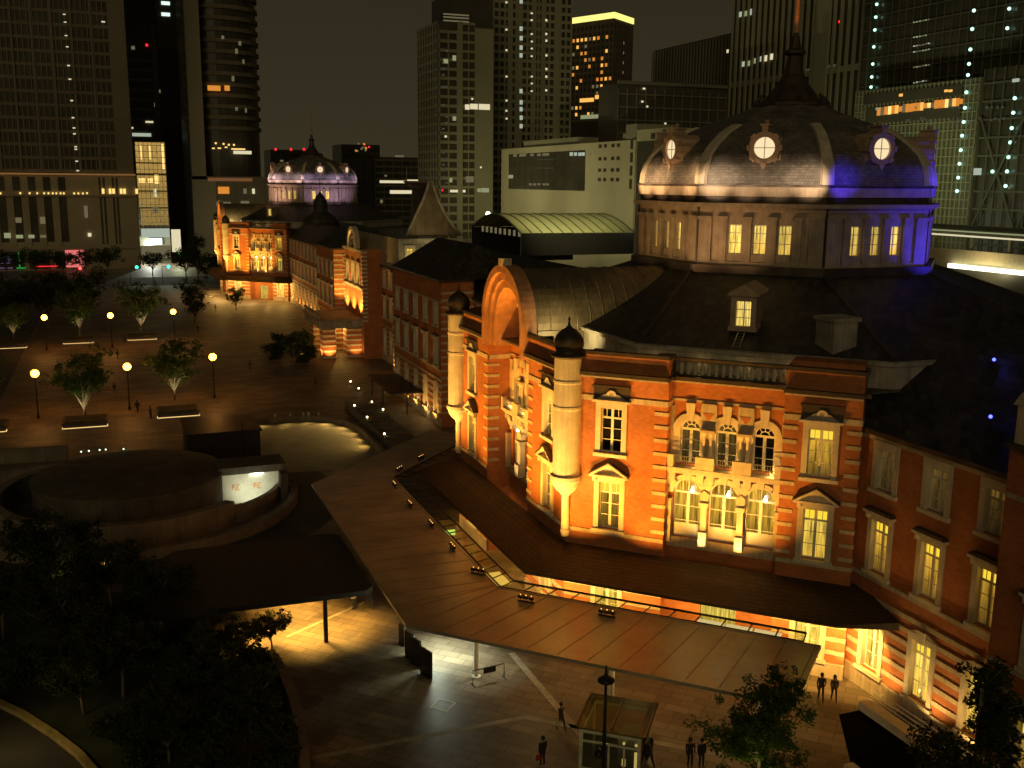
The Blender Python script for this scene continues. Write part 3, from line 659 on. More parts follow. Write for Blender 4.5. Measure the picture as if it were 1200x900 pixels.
    # round dormer windows on the dome
    for k in (0, 1, 2, 3, 7):
        F, hl = fr[k]; zc = 33.6
        q = MB(); d0 = -0.7
        arch_ring(q, F, hl, zc, 0.78, 1.18, -2.2, 0.05, 0, 0, 2 * PI, 20)
        for a in [i * PI / 4 for i in range(8)]:
            ca, sa = math.cos(a), math.sin(a); t = 0.2
            q.fpoly(F, [(hl + ca * 1.1 + sa * t, zc + sa * 1.1 - ca * t), (hl + ca * 1.29 + sa * t, zc + sa * 1.29 - ca * t), (hl + ca * 1.29 - sa * t, zc + sa * 1.29 + ca * t), (hl + ca * 1.1 - sa * t, zc + sa * 1.1 + ca * t)], -1.4, 0.12)
        q.fbox(F, hl - 0.22, hl + 0.22, -1.2, 0.1, zc + 1.2, zc + 1.6); q.fbox(F, hl - 0.36, hl + 0.36, -1.3, 0.2, zc + 1.6, zc + 1.72)
        q.fpoly(F, [(hl, zc - 1.6), (hl + 0.22, zc - 1.25), (hl - 0.22, zc - 1.25)], -0.6, 0.1)
        q.fbox(F, hl - 1.15, hl + 1.15, -3.2, -0.4, zc - 0.9, zc + 0.75)
        q.ball((F.pt(hl, -0.5, zc + 1.86)), 0.2, 8)
        rw = part('round_window', q, MAT['dormer_stone'], dm)
        f_ = MB()
        f_.fbox(F, hl - 0.025, hl + 0.025, -0.13, -0.08, zc - 0.76, zc + 0.76); f_.fbox(F, hl - 0.76, hl + 0.76, -0.129, -0.081, zc - 0.02, zc + 0.03)
        p_ = MB(); p_.face([F.pt(u, -0.15, z) for u, z in arc(hl, zc, 0.79, 0, 2 * PI * 23 / 24, 23)])
        f_.merge(p_); f_.mi[-1] = 1
        part('round_pane', f_, [MAT['white'], MAT['pink']], dm)
    # arched gable over the west entrance, with the barrel vault behind it
    AG = MB(); yc = 11.65; zs = 20.25; r = 4.45
    arch_ring(AG, FW, yc, zs, r - 0.55, r, -0.6, 0.55, 0, n=28); arch_ring(AG, FW, yc, zs, r - 1.15, r - 0.55, -0.9, 0.25, 0, n=28); arch_ring(AG, FW, yc, zs, r - 1.75, r - 1.15, -2.4, 0.0, 0, n=28)
    for q in (-1, 1):
        for (i, o, d0, d1) in ((r - 0.55, r, -0.6, 0.55), (r - 1.15, r - 0.55, -0.9, 0.25), (r - 1.75, r - 1.15, -2.4, 0.0)):
            AG.fbox(FW, min(yc + q * i, yc + q * o), max(yc + q * i, yc + q * o), d0, d1, 18.0, zs)
    ag = part('arched_gable', AG, MAT['gable'], ST)
    bk = MB(); bk.fpoly(FW, [(yc + 2.8, 18.4)] + arc(yc, zs, 2.8, 0, PI, 20) + [(yc - 2.8, 18.4)], -2.6, -2.2)
    part('gable_wall', bk, MAT['brick'], ag)
    kb = MB()
    for u in (yc - 1.2, yc + 1.2):
        kb.fbox(FW, u - 0.5, u + 0.5, -2.2, -1.7, 18.6, 21.2); kb.fbox(FW, u - 0.7, u + 0.7, -2.2, -1.5, 21.2, 21.5)
    kb.fbox(FW, yc - 0.25, yc + 0.25, -0.2, 0.7, zs + r - 0.1, zs + r + 0.5)
    part('gable_ornament', kb, MAT['stone'], ag)
    V = MB(); rv = 4.25; zs = 20.3
    for i in range(16):
        x0 = T[0] + 0.7 + i * 1.1
        A = [(x0, cy + math.cos(a) * rv, zs - 0.2 + math.sin(a) * rv) for a in [PI * j / 24 for j in range(25)]]
        B = [(x0 + 1.1, y, z) for x, y, z in A]
        V.loft([A, B], close=False)
        V.tube([(x0, y, z) for x, y, z in A], 0.06, 5)
    for q in (-1, 1): V.box(T[0] + 0.7, T[0] + 18.3, cy + q * rv - 0.15, cy + q * rv + 0.15, 18.5, 20.12)
    part('barrel_vault', V, MAT['vault'], ST)
    # dormer with ladder on the diagonal roof slope
    Fd = Frame(0, 0, -PI / 4); c0 = FS.pt(10.6, -4.5, 0); Fd = Frame(c0[0], c0[1], -PI / 4)
    z = 21.35
    d_ = MB()
    d_.fbox(Fd, -0.85, -0.5, -2.6, 0, z, z + 2.3); d_.fbox(Fd, 0.5, 0.85, -2.6, 0, z, z + 2.3); d_.fbox(Fd, -0.5, 0.5, -2.6, 0, z + 1.95, z + 2.3); d_.fbox(Fd, -0.95, 0.95, -2.6, 0.14, z - 0.05, z + 0.28)
    d_.fbox(Fd, -1.05, 1.05, -2.8, 0.2, z + 2.3, z + 2.45); d_.fpoly(Fd, [(-1.05, z + 2.45), (1.05, z + 2.45), (0, z + 3.1)], -3.6, 0.18)
    do = part('dormer', d_, MAT['dormer_stone'], ST)
    p = MB(); p.fbox(Fd, -0.5, 0.5, -0.5, -0.4, z + 0.28, z + 1.95, 0)
    p.fbox(Fd, -0.03, 0.03, -0.38, -0.3, z + 0.28, z + 1.95, 1); p.fbox(Fd, -0.5, 0.5, -0.38, -0.32, z + 1.35, z + 1.4, 1); p.fbox(Fd, -0.5, 0.5, -0.37, -0.31, z + 0.8, z + 0.84, 1)
    part('dormer_pane', p, [MAT['domelit'], MAT['white']], do)
    l_ = MB()
    for u in (-0.22, 0.22): l_.tube([Fd.pt(u, 0.25, z - 0.1), Fd.pt(u, 1.9, z - 0.9), Fd.pt(u, 2.0, z - 1.7)], 0.035, 5)
    for i in range(5): l_.tube([Fd.pt(-0.22, 0.4 + i * 0.33, z - 0.16 - i * 0.16), Fd.pt(0.22, 0.4 + i * 0.33, z - 0.16 - i * 0.16)], 0.025, 5)
    part('roof_ladder', l_, MAT['steel'], do)
    # porch roof skirting the ground storey on W, SW and NW
    PR = MB(); n = Vector((-R2, -R2))
    def off(d):   # polyline of the facade moved out by d, from NW end to SE end
        k = d * math.tan(PI / 8)
        return [FN.pt(2.0, d, 0), FW.pt(-k, d, 0), FW.pt(23.3 + k, d, 0)]
    A = off(0.02); B = off(3.65)
    A.append(FS.pt(19.0, 0.02, 0)); B.append(FS.pt(18.6, 3.65, 0))
    A.append((42.28, 48.9 + dy, 0)); B.append((42.28, 44.6 + dy, 0))
    top = [(p[0], p[1], 6.35) for p in A]; mid = [(b[0] * .5 + a[0] * .5, b[1] * .5 + a[1] * .5, 5.85) for a, b in zip(A, B)]; low = [(p[0], p[1], 5.15) for p in B]
    mid[-1] = (42.28, 46.8 + dy, 6.2)
    low[-1] = (42.28, 44.6 + dy, 5.5)
    und = [(p[0], p[1], 5.0) for p in B]; ui = [(p[0], p[1], 5.0) for p in A]
    PR.loft([top, mid, low, und, ui], close=False)
    part('porch_roof', PR, MAT['porch'], ST)
    return FW, FS

MAT['stone_drum'] = mat('drum stone', (0.36, 0.28, 0.2), 0.75, var=0.18, streak=0.15)
MAT['dormer_stone'] = mat('dormer stone', (0.42, 0.29, 0.2), 0.7, var=0.2)
MAT['gable'] = mat('gable stone', (0.42, 0.2, 0.1), 0.7, var=0.25, streak=0.15)
MAT['mast'] = mat('mast', (0.55, 0.25, 0.12), 0.5)
FW, FS = pavilion(0.0, True)
FW2, FS2 = pavilion(217.8, False)

# ------------------------------------------------------------------ wings
def wing(X, y0, y1, zt, names=('wing_wall', 'wing_dressing'), bay=4.0, first=None, lit=('dim', 'lit', 'bright'), hooded=True, ret=0.0, gf=True, roof=True, litpat=None, w=1.45):
    """west-facing storeyed wing from y1 (north) to y0 (south) at plane X"""
    F = Frame(X, y1, -PI / 2); L = y1 - y0
    W_, S_, C_ = MB(), MB(), MB()
    n = max(1, int(round(L / bay))); us = first or [(i + 0.5) * L / n for i in range(n)]
    holes = []
    for u in us: holes += [(u - w / 2, u + w / 2, 7.75, 11.0), (u - w / 2, u + w / 2, 12.95, 15.4)] + ([(u - 0.75, u + 0.75, 1.4, 5.0)] if gf else [])
    wall(W_, F, 0, L, 0, zt, holes)
    S_.fbox(F, 0, L, -0.1, 0.12, 0, 1.15); S_.fbox(F, 0, L, -0.1, 0.16, 7.2, 7.46)
    if zt > 16: S_.fbox(F, 0, L, -0.1, 0.05, 15.9, 16.15)
    for z in (1.75, 2.6, 3.45, 4.3, 5.1, 5.9):
        edges = [0]
        for u in us: edges += [u - 1.12, u + 1.12]
        edges.append(L)
        if z > 5.7: edges = [0, L]
        for i in range(0, len(edges), 2):
            if edges[i + 1] > edges[i] + 0.05: S_.fbox(F, edges[i], edges[i + 1], -0.1, 0.07, z, z + 0.3)
    C_.fbox(F, 0, L, -0.3, 0.4, zt + 0.002, zt + 0.25)
    if ret:
        FR = Frame(X, y0, 0.0); wall(W_, FR, 0, ret, 0, zt)
        z = 1.75
        while z < zt - 1: S_.fbox(FR, -0.05, ret, -0.1, 0.05, z, z + 0.3); z += 0.9
        C_.fbox(FR, -0.4, ret, -0.3, 0.4, zt + 0.002, zt + 0.25)
        FL = Frame(X + ret, y1, PI); wall(W_, FL, 0, ret, 0, zt)
    part(names[0], W_, MAT['brick'], ST); part(names[1], S_, MAT['stone_trim'], ST); part('cornice', C_, MAT['copper'], ST)
    for i, u in enumerate(us):
        a = (litpat or {}).get(i, lit)
        put('window', (w, 2.45, 'plain', a[0]), F, u, 12.95, ST); put('window', (w, 3.25, 'hood' if hooded else 'plain', a[1]), F, u, 7.75, ST)
        if gf: put('window', (1.5, 3.6, 'key', a[2]), F, u, 1.4, ST)
    return F
def gable_roof(x0, x1, y0, y1, z0, z1, name='pitched_roof', m='slate', hip=0.0):
    R = MB(); xm = (x0 + x1) / 2
    R.face([(x0, y0, z0), (xm, y0 + hip, z1), (xm, y1 - hip, z1), (x0, y1, z0)]); R.face([(x1, y1, z0), (xm, y1 - hip, z1), (xm, y0 + hip, z1), (x1, y0, z0)])
    R.face([(x0, y0, z0), (x1, y0, z0), (xm, y0 + hip, z1)]); R.face([(x1, y1, z0), (x0, y1, z0), (xm, y1 - hip, z1)])
    return part(name, R, MAT[m], ST)

# south wing beside the near pavilion, then the end block
wing(42.3, 36.6, 49.2, 16.3, first=[2.3, 6.45, 10.6], litpat={0: ('dim', 'lit', 'bright'), 1: ('dim', 'lit', 'bright'), 2: ('dim', 'lit', 'bright')})
gable_roof(42.0, 56, 24, 62, 16.55, 21.5)
wing(40.6, 18, 36.6, 18.4, first=[3.0, 8.0, 13.0], lit=('dim', 'dim', 'lit'))
eb = MB(); FB = Frame(40.6, 36.6, -PI / 2)
eb.fbox(FB, 0.3, 3.2, -0.5, 0.1, 18.7, 20.6); eb.fpoly(FB, [(0.1, 20.6), (3.4, 20.6), (3.0, 21.2), (1.75, 22.2), (0.5, 21.2)], -0.5, 0.2)
part('stone_gable', eb, MAT['stone'], ST)
nr = MB(); FR_ = Frame(42.3, 36.6, PI); wall(nr, FR_, 0, 1.7, 0, 18.4); part('wing_wall', nr, MAT['brick'], ST)
gable_roof(40.4, 56, 14, 36.8, 18.65, 23.5)
# parapet block over the right-hand bay of the near diagonal face
pb = MB(); pb.fbox(FS, 14.6, 18.9, -2.3, -0.45, 18.62, 20.3); part('parapet_block', pb, MAT['brick'], ST)
cq = MB(); c_ = FS.pt(16.7, -3.9, 0); cq.box(c_[0] - 0.9, c_[0] + 0.9, c_[1] - 0.9, c_[1] + 0.9, 20.0, 22.5); cq.box(c_[0] - 1.05, c_[0] + 1.05, c_[1] - 1.05, c_[1] + 1.05, 22.502, 22.75)
part('chimney', cq, MAT['stone_dark'], ST)

# wings and blocks between the domes
wing(42.3, 99.3, 122, 16.3, lit=('dark', 'dark', 'dim'), bay=4.6)
wing(38.0, 122, 145.5, 18.6, lit=('dark', 'dark', 'dim'), bay=4.6, ret=4.3)
wing(42.3, 145.5, 162.5, 16.3, lit=('dark', 'dim', 'dim'), bay=4.3)
wing(43.6, 162.5, 175, 16.3, lit=('dark', 'dim', 'dim'), bay=4.2)
wing(38.4, 190.5, 208, 18.2, lit=('dim', 'dim', 'lit'), bay=4.4, ret=5.2)
wing(42.3, 208, 266, 16.3, lit=('dark', 'dim', 'lit'), bay=4.8)
gable_roof(42.0, 56, 97, 152, 16.55, 21.6, hip=5); tp = MB(); tp.box(42.2, 56, 148, 163.4, 16.3, 16.56); tp.box(43.7, 56, 163.4, 190, 16.3, 16.56); part('flat_roof', tp, MAT['concrete_dark'], ST); gable_roof(37.8, 50, 122, 145.5, 18.85, 23.0, hip=3)
gable_roof(38.2, 52, 190.5, 208, 18.45, 22.5, hip=4); gable_roof(42.0, 56, 200, 268, 16.55, 21.6)
# central gabled bay with the uplit panel
cb = MB(); FC = Frame(40.3, 190.5, -PI / 2)
wall(cb, FC, 0, 15.5, 0, 19.2, [(2.6, 4.4, 12.6, 16.2), (6.9, 8.7, 12.6, 16.2), (11.1, 12.9, 12.6, 16.2)]); FCr = Frame(40.3, 175, 0); wall(cb, FCr, 0, 5, 0, 19.2)
part('central_bay_wall', cb, MAT['brick'], ST)
cs = MB()
for z in [6.6 + 0.7 * i for i in range(18)]:
    cs.fbox(FC, 0, 0.8, -0.1, 0.09, z, z + 0.34); cs.fbox(FC, 14.7, 15.55, -0.1, 0.09, z, z + 0.34); cs.fbox(FCr, -0.05, 0.8, -0.1, 0.09, z, z + 0.34); 
cs.fbox(FC, 0, 15.5, -0.1, 0.15, 12.0, 12.4); cs.fbox(FC, 0, 15.5, -0.1, 0.3, 18.6, 19.0)
arch_ring(cs, FC, 7.75, 19.6, 2.6, 3.3, -0.6, 0.3, n=20); arch_ring(cs, FC, 7.75, 19.6, 0.9, 1.5, -0.6, 0.1, n=16)
for q in (-1, 1): cs.fbox(FC, 7.75 + q * 2.95 - 0.4, 7.75 + q * 2.95 + 0.4, -0.6, 0.3, 19.0, 19.6)
part('central_bay_stone', cs, MAT['stone'], ST)
cw = MB(); cw.fpoly(FC, [(7.75 + 2.7, 19.2)] + arc(7.75, 19.6, 2.7, 0, PI, 16) + [(7.75 - 2.7, 19.2)], -0.9, -0.3); part('central_gable_wall', cw, MAT['brick'], ST)
for u in (3.5, 7.8, 12.0): put('window', (1.8, 3.6, 'plain', 'lit'), FC, u, 12.6, ST)
# set-back upper storey of the central block and its bell-shaped gable roof
ub = MB(); FU = Frame(43.6, 163.5, 0)
wall(ub, FU, 0, 12.6, 16, 21.6, [(1.4, 2.5, 18.0, 20.0), (4.6, 5.7, 18.0, 20.0), (7.6, 8.7, 18.0, 20.0)]); FUw = Frame(43.6, 201, -PI / 2); wall(ub, FUw, 0, 37.5, 16, 21.6)
part('attic_wall', ub, MAT['stone_dark'], ST)
for u in (1.95, 5.15, 8.15): put('window', (1.1, 2.0, 'plain', 'bright'), FU, u, 18.0, ST)
g = MB(); 
sil = [(45.4, 21.9), (46.0, 23.2), (47.0, 25.3), (48.3, 27.8), (49.0, 29.6), (49.2, 30.6), (50.0, 30.6), (50.2, 29.6), (50.9, 27.8), (52.2, 25.3), (53.6, 23.4), (55.0, 21.9)]
FG = Frame(0, 165, 0)
g.fpoly(FG, sil[::-1][::-1], -0.5, 0.0); part('gable_end', g, MAT['vault'], ST)
g2 = MB(); g2.loft([[(x, 165.2, z) for x, z in sil], [(49.6 + (x - 49.6) * (.14 if z < 30 else 1), 176 if z < 30 else 180, z if z > 30 else 21.9 + (z - 21.9) * 1.0) for x, z in sil]], close=False); part('bell_roof', g2, MAT['slate'], ST)
g3 = MB()
for a, b in zip(sil[:6], sil[1:6]): g3.tube([(a[0], 164.9, a[1] + .1), (b[0], 164.9, b[1] + .1)], 0.22, 6)
for a, b in zip(sil[6:], sil[7:]): g3.tube([(a[0], 164.9, a[1] + .1), (b[0], 164.9, b[1] + .1)], 0.2, 6)
g3.tube([(49.6, 165, 30.6), (49.6, 165, 33.2)], 0.09, 6); g3.tube([(49.6, 179.6, 30.6), (49.6, 179.6, 33.2)], 0.09, 6); g3.box(49.1, 50.1, 164.8, 180, 30.6, 30.9)
part('roof_coping', g3, MAT['stone_dark'], ST)
cp = MB(); cp.lathe((44.0, 231.6, 0), [(4.2, 21.0), (3.6, 22.6), (2.0, 23.6), (1.6, 24.2), (1.7, 25.2), (1.5, 26.3), (0.9, 27.3), (0.3, 28.0), (0.08, 28.6), (0.04, 31.0)], 16); part('cupola', cp, MAT['slate'], ST, True)
# imperial porch in front of the centre
PD = MB()
for y0, y1 in ((176.6, 179.4), (185.6, 188.4)):
    for x0, x1 in ((33.4, 35.6), (37.6, 40.2)):
        PO = MB(); PO.box(x0, x1, y0, y1, 0, 5.6)
        for z in (0.2, 1.3, 2.2, 3.1, 4.0, 4.9): PO.box(x0 - 0.06, x1 + 0.06, y0 - 0.06, y1 + 0.06, z, z + 0.35, 1)
        part('porch_pier', PO, [MAT['brick'], MAT['stone']], ST)
PD.box(32.6, 40.4, 175.4, 189.6, 5.602, 6.9); PD.box(32.3, 40.4, 175.1, 189.9, 6.9, 7.1)
pd_ = part('porch_deck', PD, MAT['stone_dark'], ST)
PS = MB(); PS.box(32.5, 32.9, 175.3, 189.7, 8.0, 8.2)
for i in range(14): PS.lathe((32.7, 176 + i, 7.1), [(0.14, 0), (0.2, 0.4), (0.1, 0.8), (0.14, 0.9)], 6)
part('balustrade', PS, MAT['stone_dark'], pd_)

for (x, y, z), lab in (((43.4, 40.6, 18.7), 'small blue lamp on the dark roof of the right-hand wing, the brighter lower one'), ((47.6, 44.7, 20.9), 'small blue lamp higher on the dark roof of the right-hand wing')):
    b = MB(); b.tube([(x, y, z - .9), (x, y, z)], .05, 6); b.box(x - .16, x + .16, y - .16, y + .16, z, z + .08)
    o = solo('roof_lamp_or_glint', b, MAT['metal'], (x, y, z - .9), label=lab, cat='roof lamp'); b = MB(); b.ball((0, 0, 1.06), .1, 8); link('lamp_globe', b.mesh('lamp_globe', emit('blue lamp', (.08, .1, 1.0), 5)), o)
    point((x, y, z + .3), 8, (.08, .08, 1.0), .05, 'roof_lamp_light')
# ------------------------------------------------------------------ ground and paving
gr = MB(); gr.face([(-1500, -300, 0), (1500, -300, 0), (1500, 2500, 0), (-1500, 2500, 0)]); solo('ground', gr, MAT['plaza'], kind='structure')
pv = MB(); pv.face([(4, 20, .004), (44, 20, .004), (44, 100, .004), (28, 112, .004), (17, 100, .004), (8, 80, .004)]); solo('forecourt_paving', pv, MAT['paving'], kind='structure')
st = MB()
for a, b, w in (((23.3, 59.4), (23.3, 46.0), .22), ((8.5, 51.3), (21.0, 51.3), .2), ((21, 51.3), (30, 43.5), .2), ((9.6, 67), (16.0, 71), .12)):
    A, B = Vector((*a, 0)), Vector((*b, 0)); t = (B - A).normalized(); n = Vector((-t.y, t.x, 0)) * w
    st.face([(*(A - n).xy, .008), (*(B - n).xy, .008), (*(B + n).xy, .008), (*(A + n).xy, .008)])
for q in range(2):
    pass
solo('paving_strip', st, MAT['stone_dark'], kind='structure')
mh = MB(); fm = Frame(16.9, 54.3, -PI / 4)
for a in ((-.6, .6, -.6, -.5), (-.6, .6, .5, .6), (-.6, -.5, -.5, .5), (.5, .6, -.5, .5)): mh.fbox(fm, a[0], a[1], a[2], a[3], .008, .02)
solo('manhole_frame', mh, MAT['white'], (16.9, 54.3, 0), label='thin pale square manhole frame set in the dark paving', cat='manhole')
ro = MB(); ro.face([(-300, 318, .006), (300, 318, .006), (300, 345, .006), (-300, 345, .006)]); ro.face([(-40, 100, .0055), (-16, 100, .0055), (-16, 318, .0055), (-40, 318, .0055)])
solo('road', ro, MAT['asphalt'], kind='structure')
# ramp drive round the vent and down beside the block
rd = MB()
C0 = (0.3, 101.0)
ring = lambda r, n=48, a0=0, a1=2 * PI: [(C0[0] + r * math.cos(a0 + (a1 - a0) * i / n), C0[1] + r * math.sin(a0 + (a1 - a0) * i / n)) for i in range(n + 1)]
A, B = ring(15.7), ring(20.0)
for i in range(48): rd.face([(*A[i], .009), (*B[i], .009), (*B[i + 1], .009), (*A[i + 1], .009)])
solo('drive', rd, MAT['asphalt_warm'] if 'asphalt_warm' in MAT else MAT['asphalt'], kind='structure')
rp = MB(); rp.face([(14.5, 108, .012), (27.3, 106, .012), (27.4, 122, .012), (25.6, 128.6, .012), (22, 131.2, .012), (14.5, 131.2, .012)]); solo('ramp_road', rp, MAT['ramp'], kind='structure')
kb = MB(); pts = [(14.6, 131.4), (21.5, 131.5), (24.5, 130.3), (26.6, 127.2), (27.6, 122), (27.6, 112), (26.5, 104)]
for (a, b) in zip(pts, pts[1:]):
    t = Vector((b[0] - a[0], b[1] - a[1], 0)).normalized(); n = Vector((-t.y, t.x, 0)) * .2
    kb.hexa([(a[0] - n.x, a[1] - n.y, 0), (b[0] - n.x, b[1] - n.y, 0), (b[0] + n.x, b[1] + n.y, 0), (a[0] + n.x, a[1] + n.y, 0), (a[0] - n.x, a[1] - n.y, .75), (b[0] - n.x, b[1] - n.y, .75), (b[0] + n.x, b[1] + n.y, .75), (a[0] + n.x, a[1] + n.y, .75)])
solo('ramp_wall', kb, MAT['concrete'], (24, 128, 0), label='low curved concrete wall with built-in lights around the driveway', cat='wall')
MAT['strip'] = emit('warm light strip', (1.0, 0.66, 0.24), 1.3, True)
MAT['strip_soft'] = emit('soft strip', (1.0, 0.8, 0.45), 2.0)
for k, (x, y, tx, ty) in enumerate([(16.5, 131.0, 17, 126), (19.5, 131.1, 19.8, 126), (22.3, 130.7, 21.5, 126), (24.6, 129.4, 22.5, 125), (26.4, 126.6, 23, 123), (27.2, 123, 23, 121), (27.3, 119.5, 23, 118), (27.3, 116, 23, 115)]):
    spot((x, y, 1.1), (x * .45 + tx * .55, y * .45 + ty * .55, 0), 150 if k < 3 else 360, (1.0, .64, .18), 110, 1.0)
bo = MB(); bo.lathe((0, 0, 0), [(.1, 0), (.1, .85), (.07, .95), (.02, .98)], 10); bme = bo.mesh('bollard', MAT['white'])
for k, (x, y) in enumerate([(18.5, 132.2), (20.4, 132.0), (22.1, 131.9), (22.8, 132.0), (24.0, 131.4)]):
    tag(link('bollard', bme, None, (x, y, 0)), 'slim pale steel bollard in a row at the edge of the lit driveway', 'bollard', 'bollards along the driveway')

# ------------------------------------------------------------------ walkway canopy
FNW = Frame(42.3, 99.3, -3 * PI / 4)
cz = 4.5
MAT['canopy'] = mat('canopy sheet', (0.29, 0.255, 0.195), 0.26, 0.0, var=0.24, scale=0.3, fine=0.06, fine_scale=3, spec=0.6)
CN = empty('walkway_canopy', (18.9, 66, 0), 'long flat angular walkway roof of dull brown panels wrapping round the station front', 'canopy')
outer = [(15.3, 56.4), (15.3, 87.7), (30.7, 103.1)]; inner = [(22.55, 60.05), (22.55, 87.65), (34.6, 99.7)]
poly = [(32.4, 40.25), (38.0, 46.6), (22.55, 60.05), (22.55, 87.65), (34.6, 99.7), (30.7, 103.1), (15.3, 87.7), (15.3, 56.4)]
cp = MB()
segs = [((15.3, 56.4), (22.55, 60.05), (38.0, 44.6), (32.4, 39.3)), ((15.3, 87.7), (22.55, 87.65), (22.55, 60.05), (15.3, 56.4)), ((30.7, 103.1), (34.6, 99.7), (22.55, 87.65), (15.3, 87.7))]
segs[0] = ((15.3, 56.4), (22.55, 60.05), (37.2, 45.4), (31.5, 40.2))
for s_ in segs: cp.prism(list(s_)[::-1], cz - .12, cz)
part('roof_panels', cp, MAT['canopy'], CN)
sm = MB()
def seam(a, b, w=.022, z=cz):
    A, B = Vector((*a, 0)), Vector((*b, 0)); t = (B - A).normalized(); n = Vector((-t.y, t.x, 0)) * w
    sm.hexa([(*(A - n).xy, z - .01), (*(B - n).xy, z - .01), (*(B + n).xy, z - .01), (*(A + n).xy, z - .01), (*(A - n).xy, z + .015), (*(B - n).xy, z + .015), (*(B + n).xy, z + .015), (*(A + n).xy, z + .015)])
y = 86.0
while y > 61: seam((15.35, y - (0.0)), (22.5, y)); y -= 2.05
for t in (.12, .37, .62, .87): seam((15.35, 60 - 3.6 * t), (22.5, 60.6 - .5 * t)) if t < .5 else None
N8 = 12
for i in range(N8 + 1):
    t = i / N8; seam((15.6 + (31.4 - 15.6) * t, 56.2 + (40.4 - 56.2) * t), (22.7 + (37.0 - 22.7) * t, 59.95 + (45.55 - 59.95) * t))
for i in range(1, 8):
    t = i / 8; seam((15.4 + 15 * t, 87.8 + 15 * t), (22.6 + 11.7 * t, 87.7 + 11.7 * t))
part('panel_seams', sm, mat('canopy seam', (.14, .10, .06), .5), CN)
ed = MB()
def rim(pl, w=.07, z0=cz - .16, z1=cz + .035, closed=True):
    n = len(pl)
    for i in range(n if closed else n - 1):
        A, B = Vector((*pl[i], 0)), Vector((*pl[(i + 1) % n], 0)); t = (B - A).normalized(); nn = Vector((-t.y, t.x, 0)) * w
        ed.hexa([(*(A - nn).xy, z0), (*(B - nn).xy, z0), (*(B + nn).xy, z0), (*(A + nn).xy, z0), (*(A - nn).xy, z1), (*(B - nn).xy, z1), (*(B + nn).xy, z1), (*(A + nn).xy, z1)])
rim([(31.5, 40.2), (37.2, 45.4), (22.55, 60.05), (22.55, 87.65), (34.6, 99.7), (30.7, 103.1), (15.3, 87.7), (15.3, 56.4)])
part('edge_beam', ed, MAT['canopy'], CN)
for x, y in ((19.98, 57.04), (26.4, 50.7), (32.6, 44.5), (18.9, 67), (18.9, 76), (18.9, 85)):
    c = MB(); c.tube([(x, y, .01), (x, y, cz - .12)], .16, 12); c.lathe((x, y, 0), [(.3, .01), (.3, .06), (.17, .08)], 12); part('column', c, MAT['white'], CN)
# glazed strip between canopy and porch roof
gl = MB(); gb = MB()
gA = [(36.6, 46.2), (22.75, 60.05), (22.75, 87.55), (34.6, 99.4)]; gB = [(37.55, 47.15), (23.95, 60.75), (23.95, 87.1), (35.4, 98.55)]
MAT['roof_glass'] = glass_mat('roof glass', (0.82, 0.8, 0.66), 0.03, 0.06, (0.12, 0.1, 0.06), 0.08, .2)
for i in range(3):
    gl.face([(*gA[i], cz + .03), (*gA[i + 1], cz + .03), (*gB[i + 1], cz + .03), (*gB[i], cz + .03)][::-1])
    a0, a1, b0, b1 = [Vector((*p, cz)) for p in (gA[i], gA[i + 1], gB[i], gB[i + 1])]
    n = int((a1 - a0).length / 1.55)
    for k in range(n + 1):
        t = k / n; gb.tube([a0.lerp(a1, t), b0.lerp(b1, t)], .05, 4)
for ln in (gA, gB): gb.tube([(*p, cz) for p in ln], .08, 4)
g_ = part('glazed_strip', gl, MAT['roof_glass'], CN); part('glazing_bars', gb, MAT['metal'], g_)
lbm = MB(); p0, p1 = Vector((32.3, 51.2, 4.2)), Vector((36.0, 47.5, 4.2)); nn = Vector((R2, R2, 0))
for k in range(3):
    a = p0.lerp(p1, k / 3 + .01); b = p0.lerp(p1, (k + 1) / 3 - .01)
    lbm.face([a - nn * .55, b - nn * .55, b + nn * .85, a + nn * .85])
MAT['lit_sheet'] = emit('glow sheet', (1.0, 0.80, 0.38), 0.95); part('glow_sheet', lbm, MAT['lit_sheet'], CN)  # glowing sheets put in for the brightly lit area under the glazing
lb2 = MB(); lb2.face([(22.9, 63.4, 4.2), (23.9, 63.4, 4.2), (23.9, 61.0, 4.2), (22.9, 61.0, 4.2)]); part('glow_sheet', lb2, emit('yellow glow sheet', (1.0, 0.66, 0.12), 1.0), CN)  # glowing sheet added to brighten the bend of the glazed strip
sg = MB(); sg.box(23.0, 23.8, 73.0, 73.15, 3.7, 4.1); part('exit_sign', sg, emit('green sign', (0.6, 0.9, 0.15), 1.3), CN)
for x, y, e in ((25.6, 84, 130), (25.6, 78, 130), (25.6, 72, 220), (25.6, 66, 260), (26.3, 60.5, 320), (29.3, 56.8, 320), (33.0, 53.2, 320), (36.8, 49.4, 320), (40.2, 46.2, 420)):
    spot((x, y, 4.4), (x + 3, y + (0 if y > 61 else 3), 1.2), e * 5.2, (1.0, 0.56, 0.11), 128, .8, .12, 'porch_light')
for x, y in ((38.5, 42.6), (40.3, 40.6)): pass
spot((19.1, 60.4, 4.3), (19.5, 60.8, 0), 3000, (0.85, 1.0, 0.78), 90, 1.0, .12, 'canopy_downlight'); spot((21.6, 57.6, 4.3), (21.0, 57.8, 0), 450, (0.9, 1.0, 0.72), 90, 1.0, .12, 'canopy_downlight')
lf = MB(); lf.box(.13, .14, -.4, .4, .3, 1.7)
for x, y in ((18.2, 59.6), (18.4, 61.4)): point((x, y, 1.6), 240, (.86, 1.0, .8), .25, 'display_glow')
for x, y in ((23, 54.2), (27.5, 49.6), (31.5, 45.6)): point((x, y, 4.2), 130, (1.0, .62, .22), .15, 'canopy_downlight')
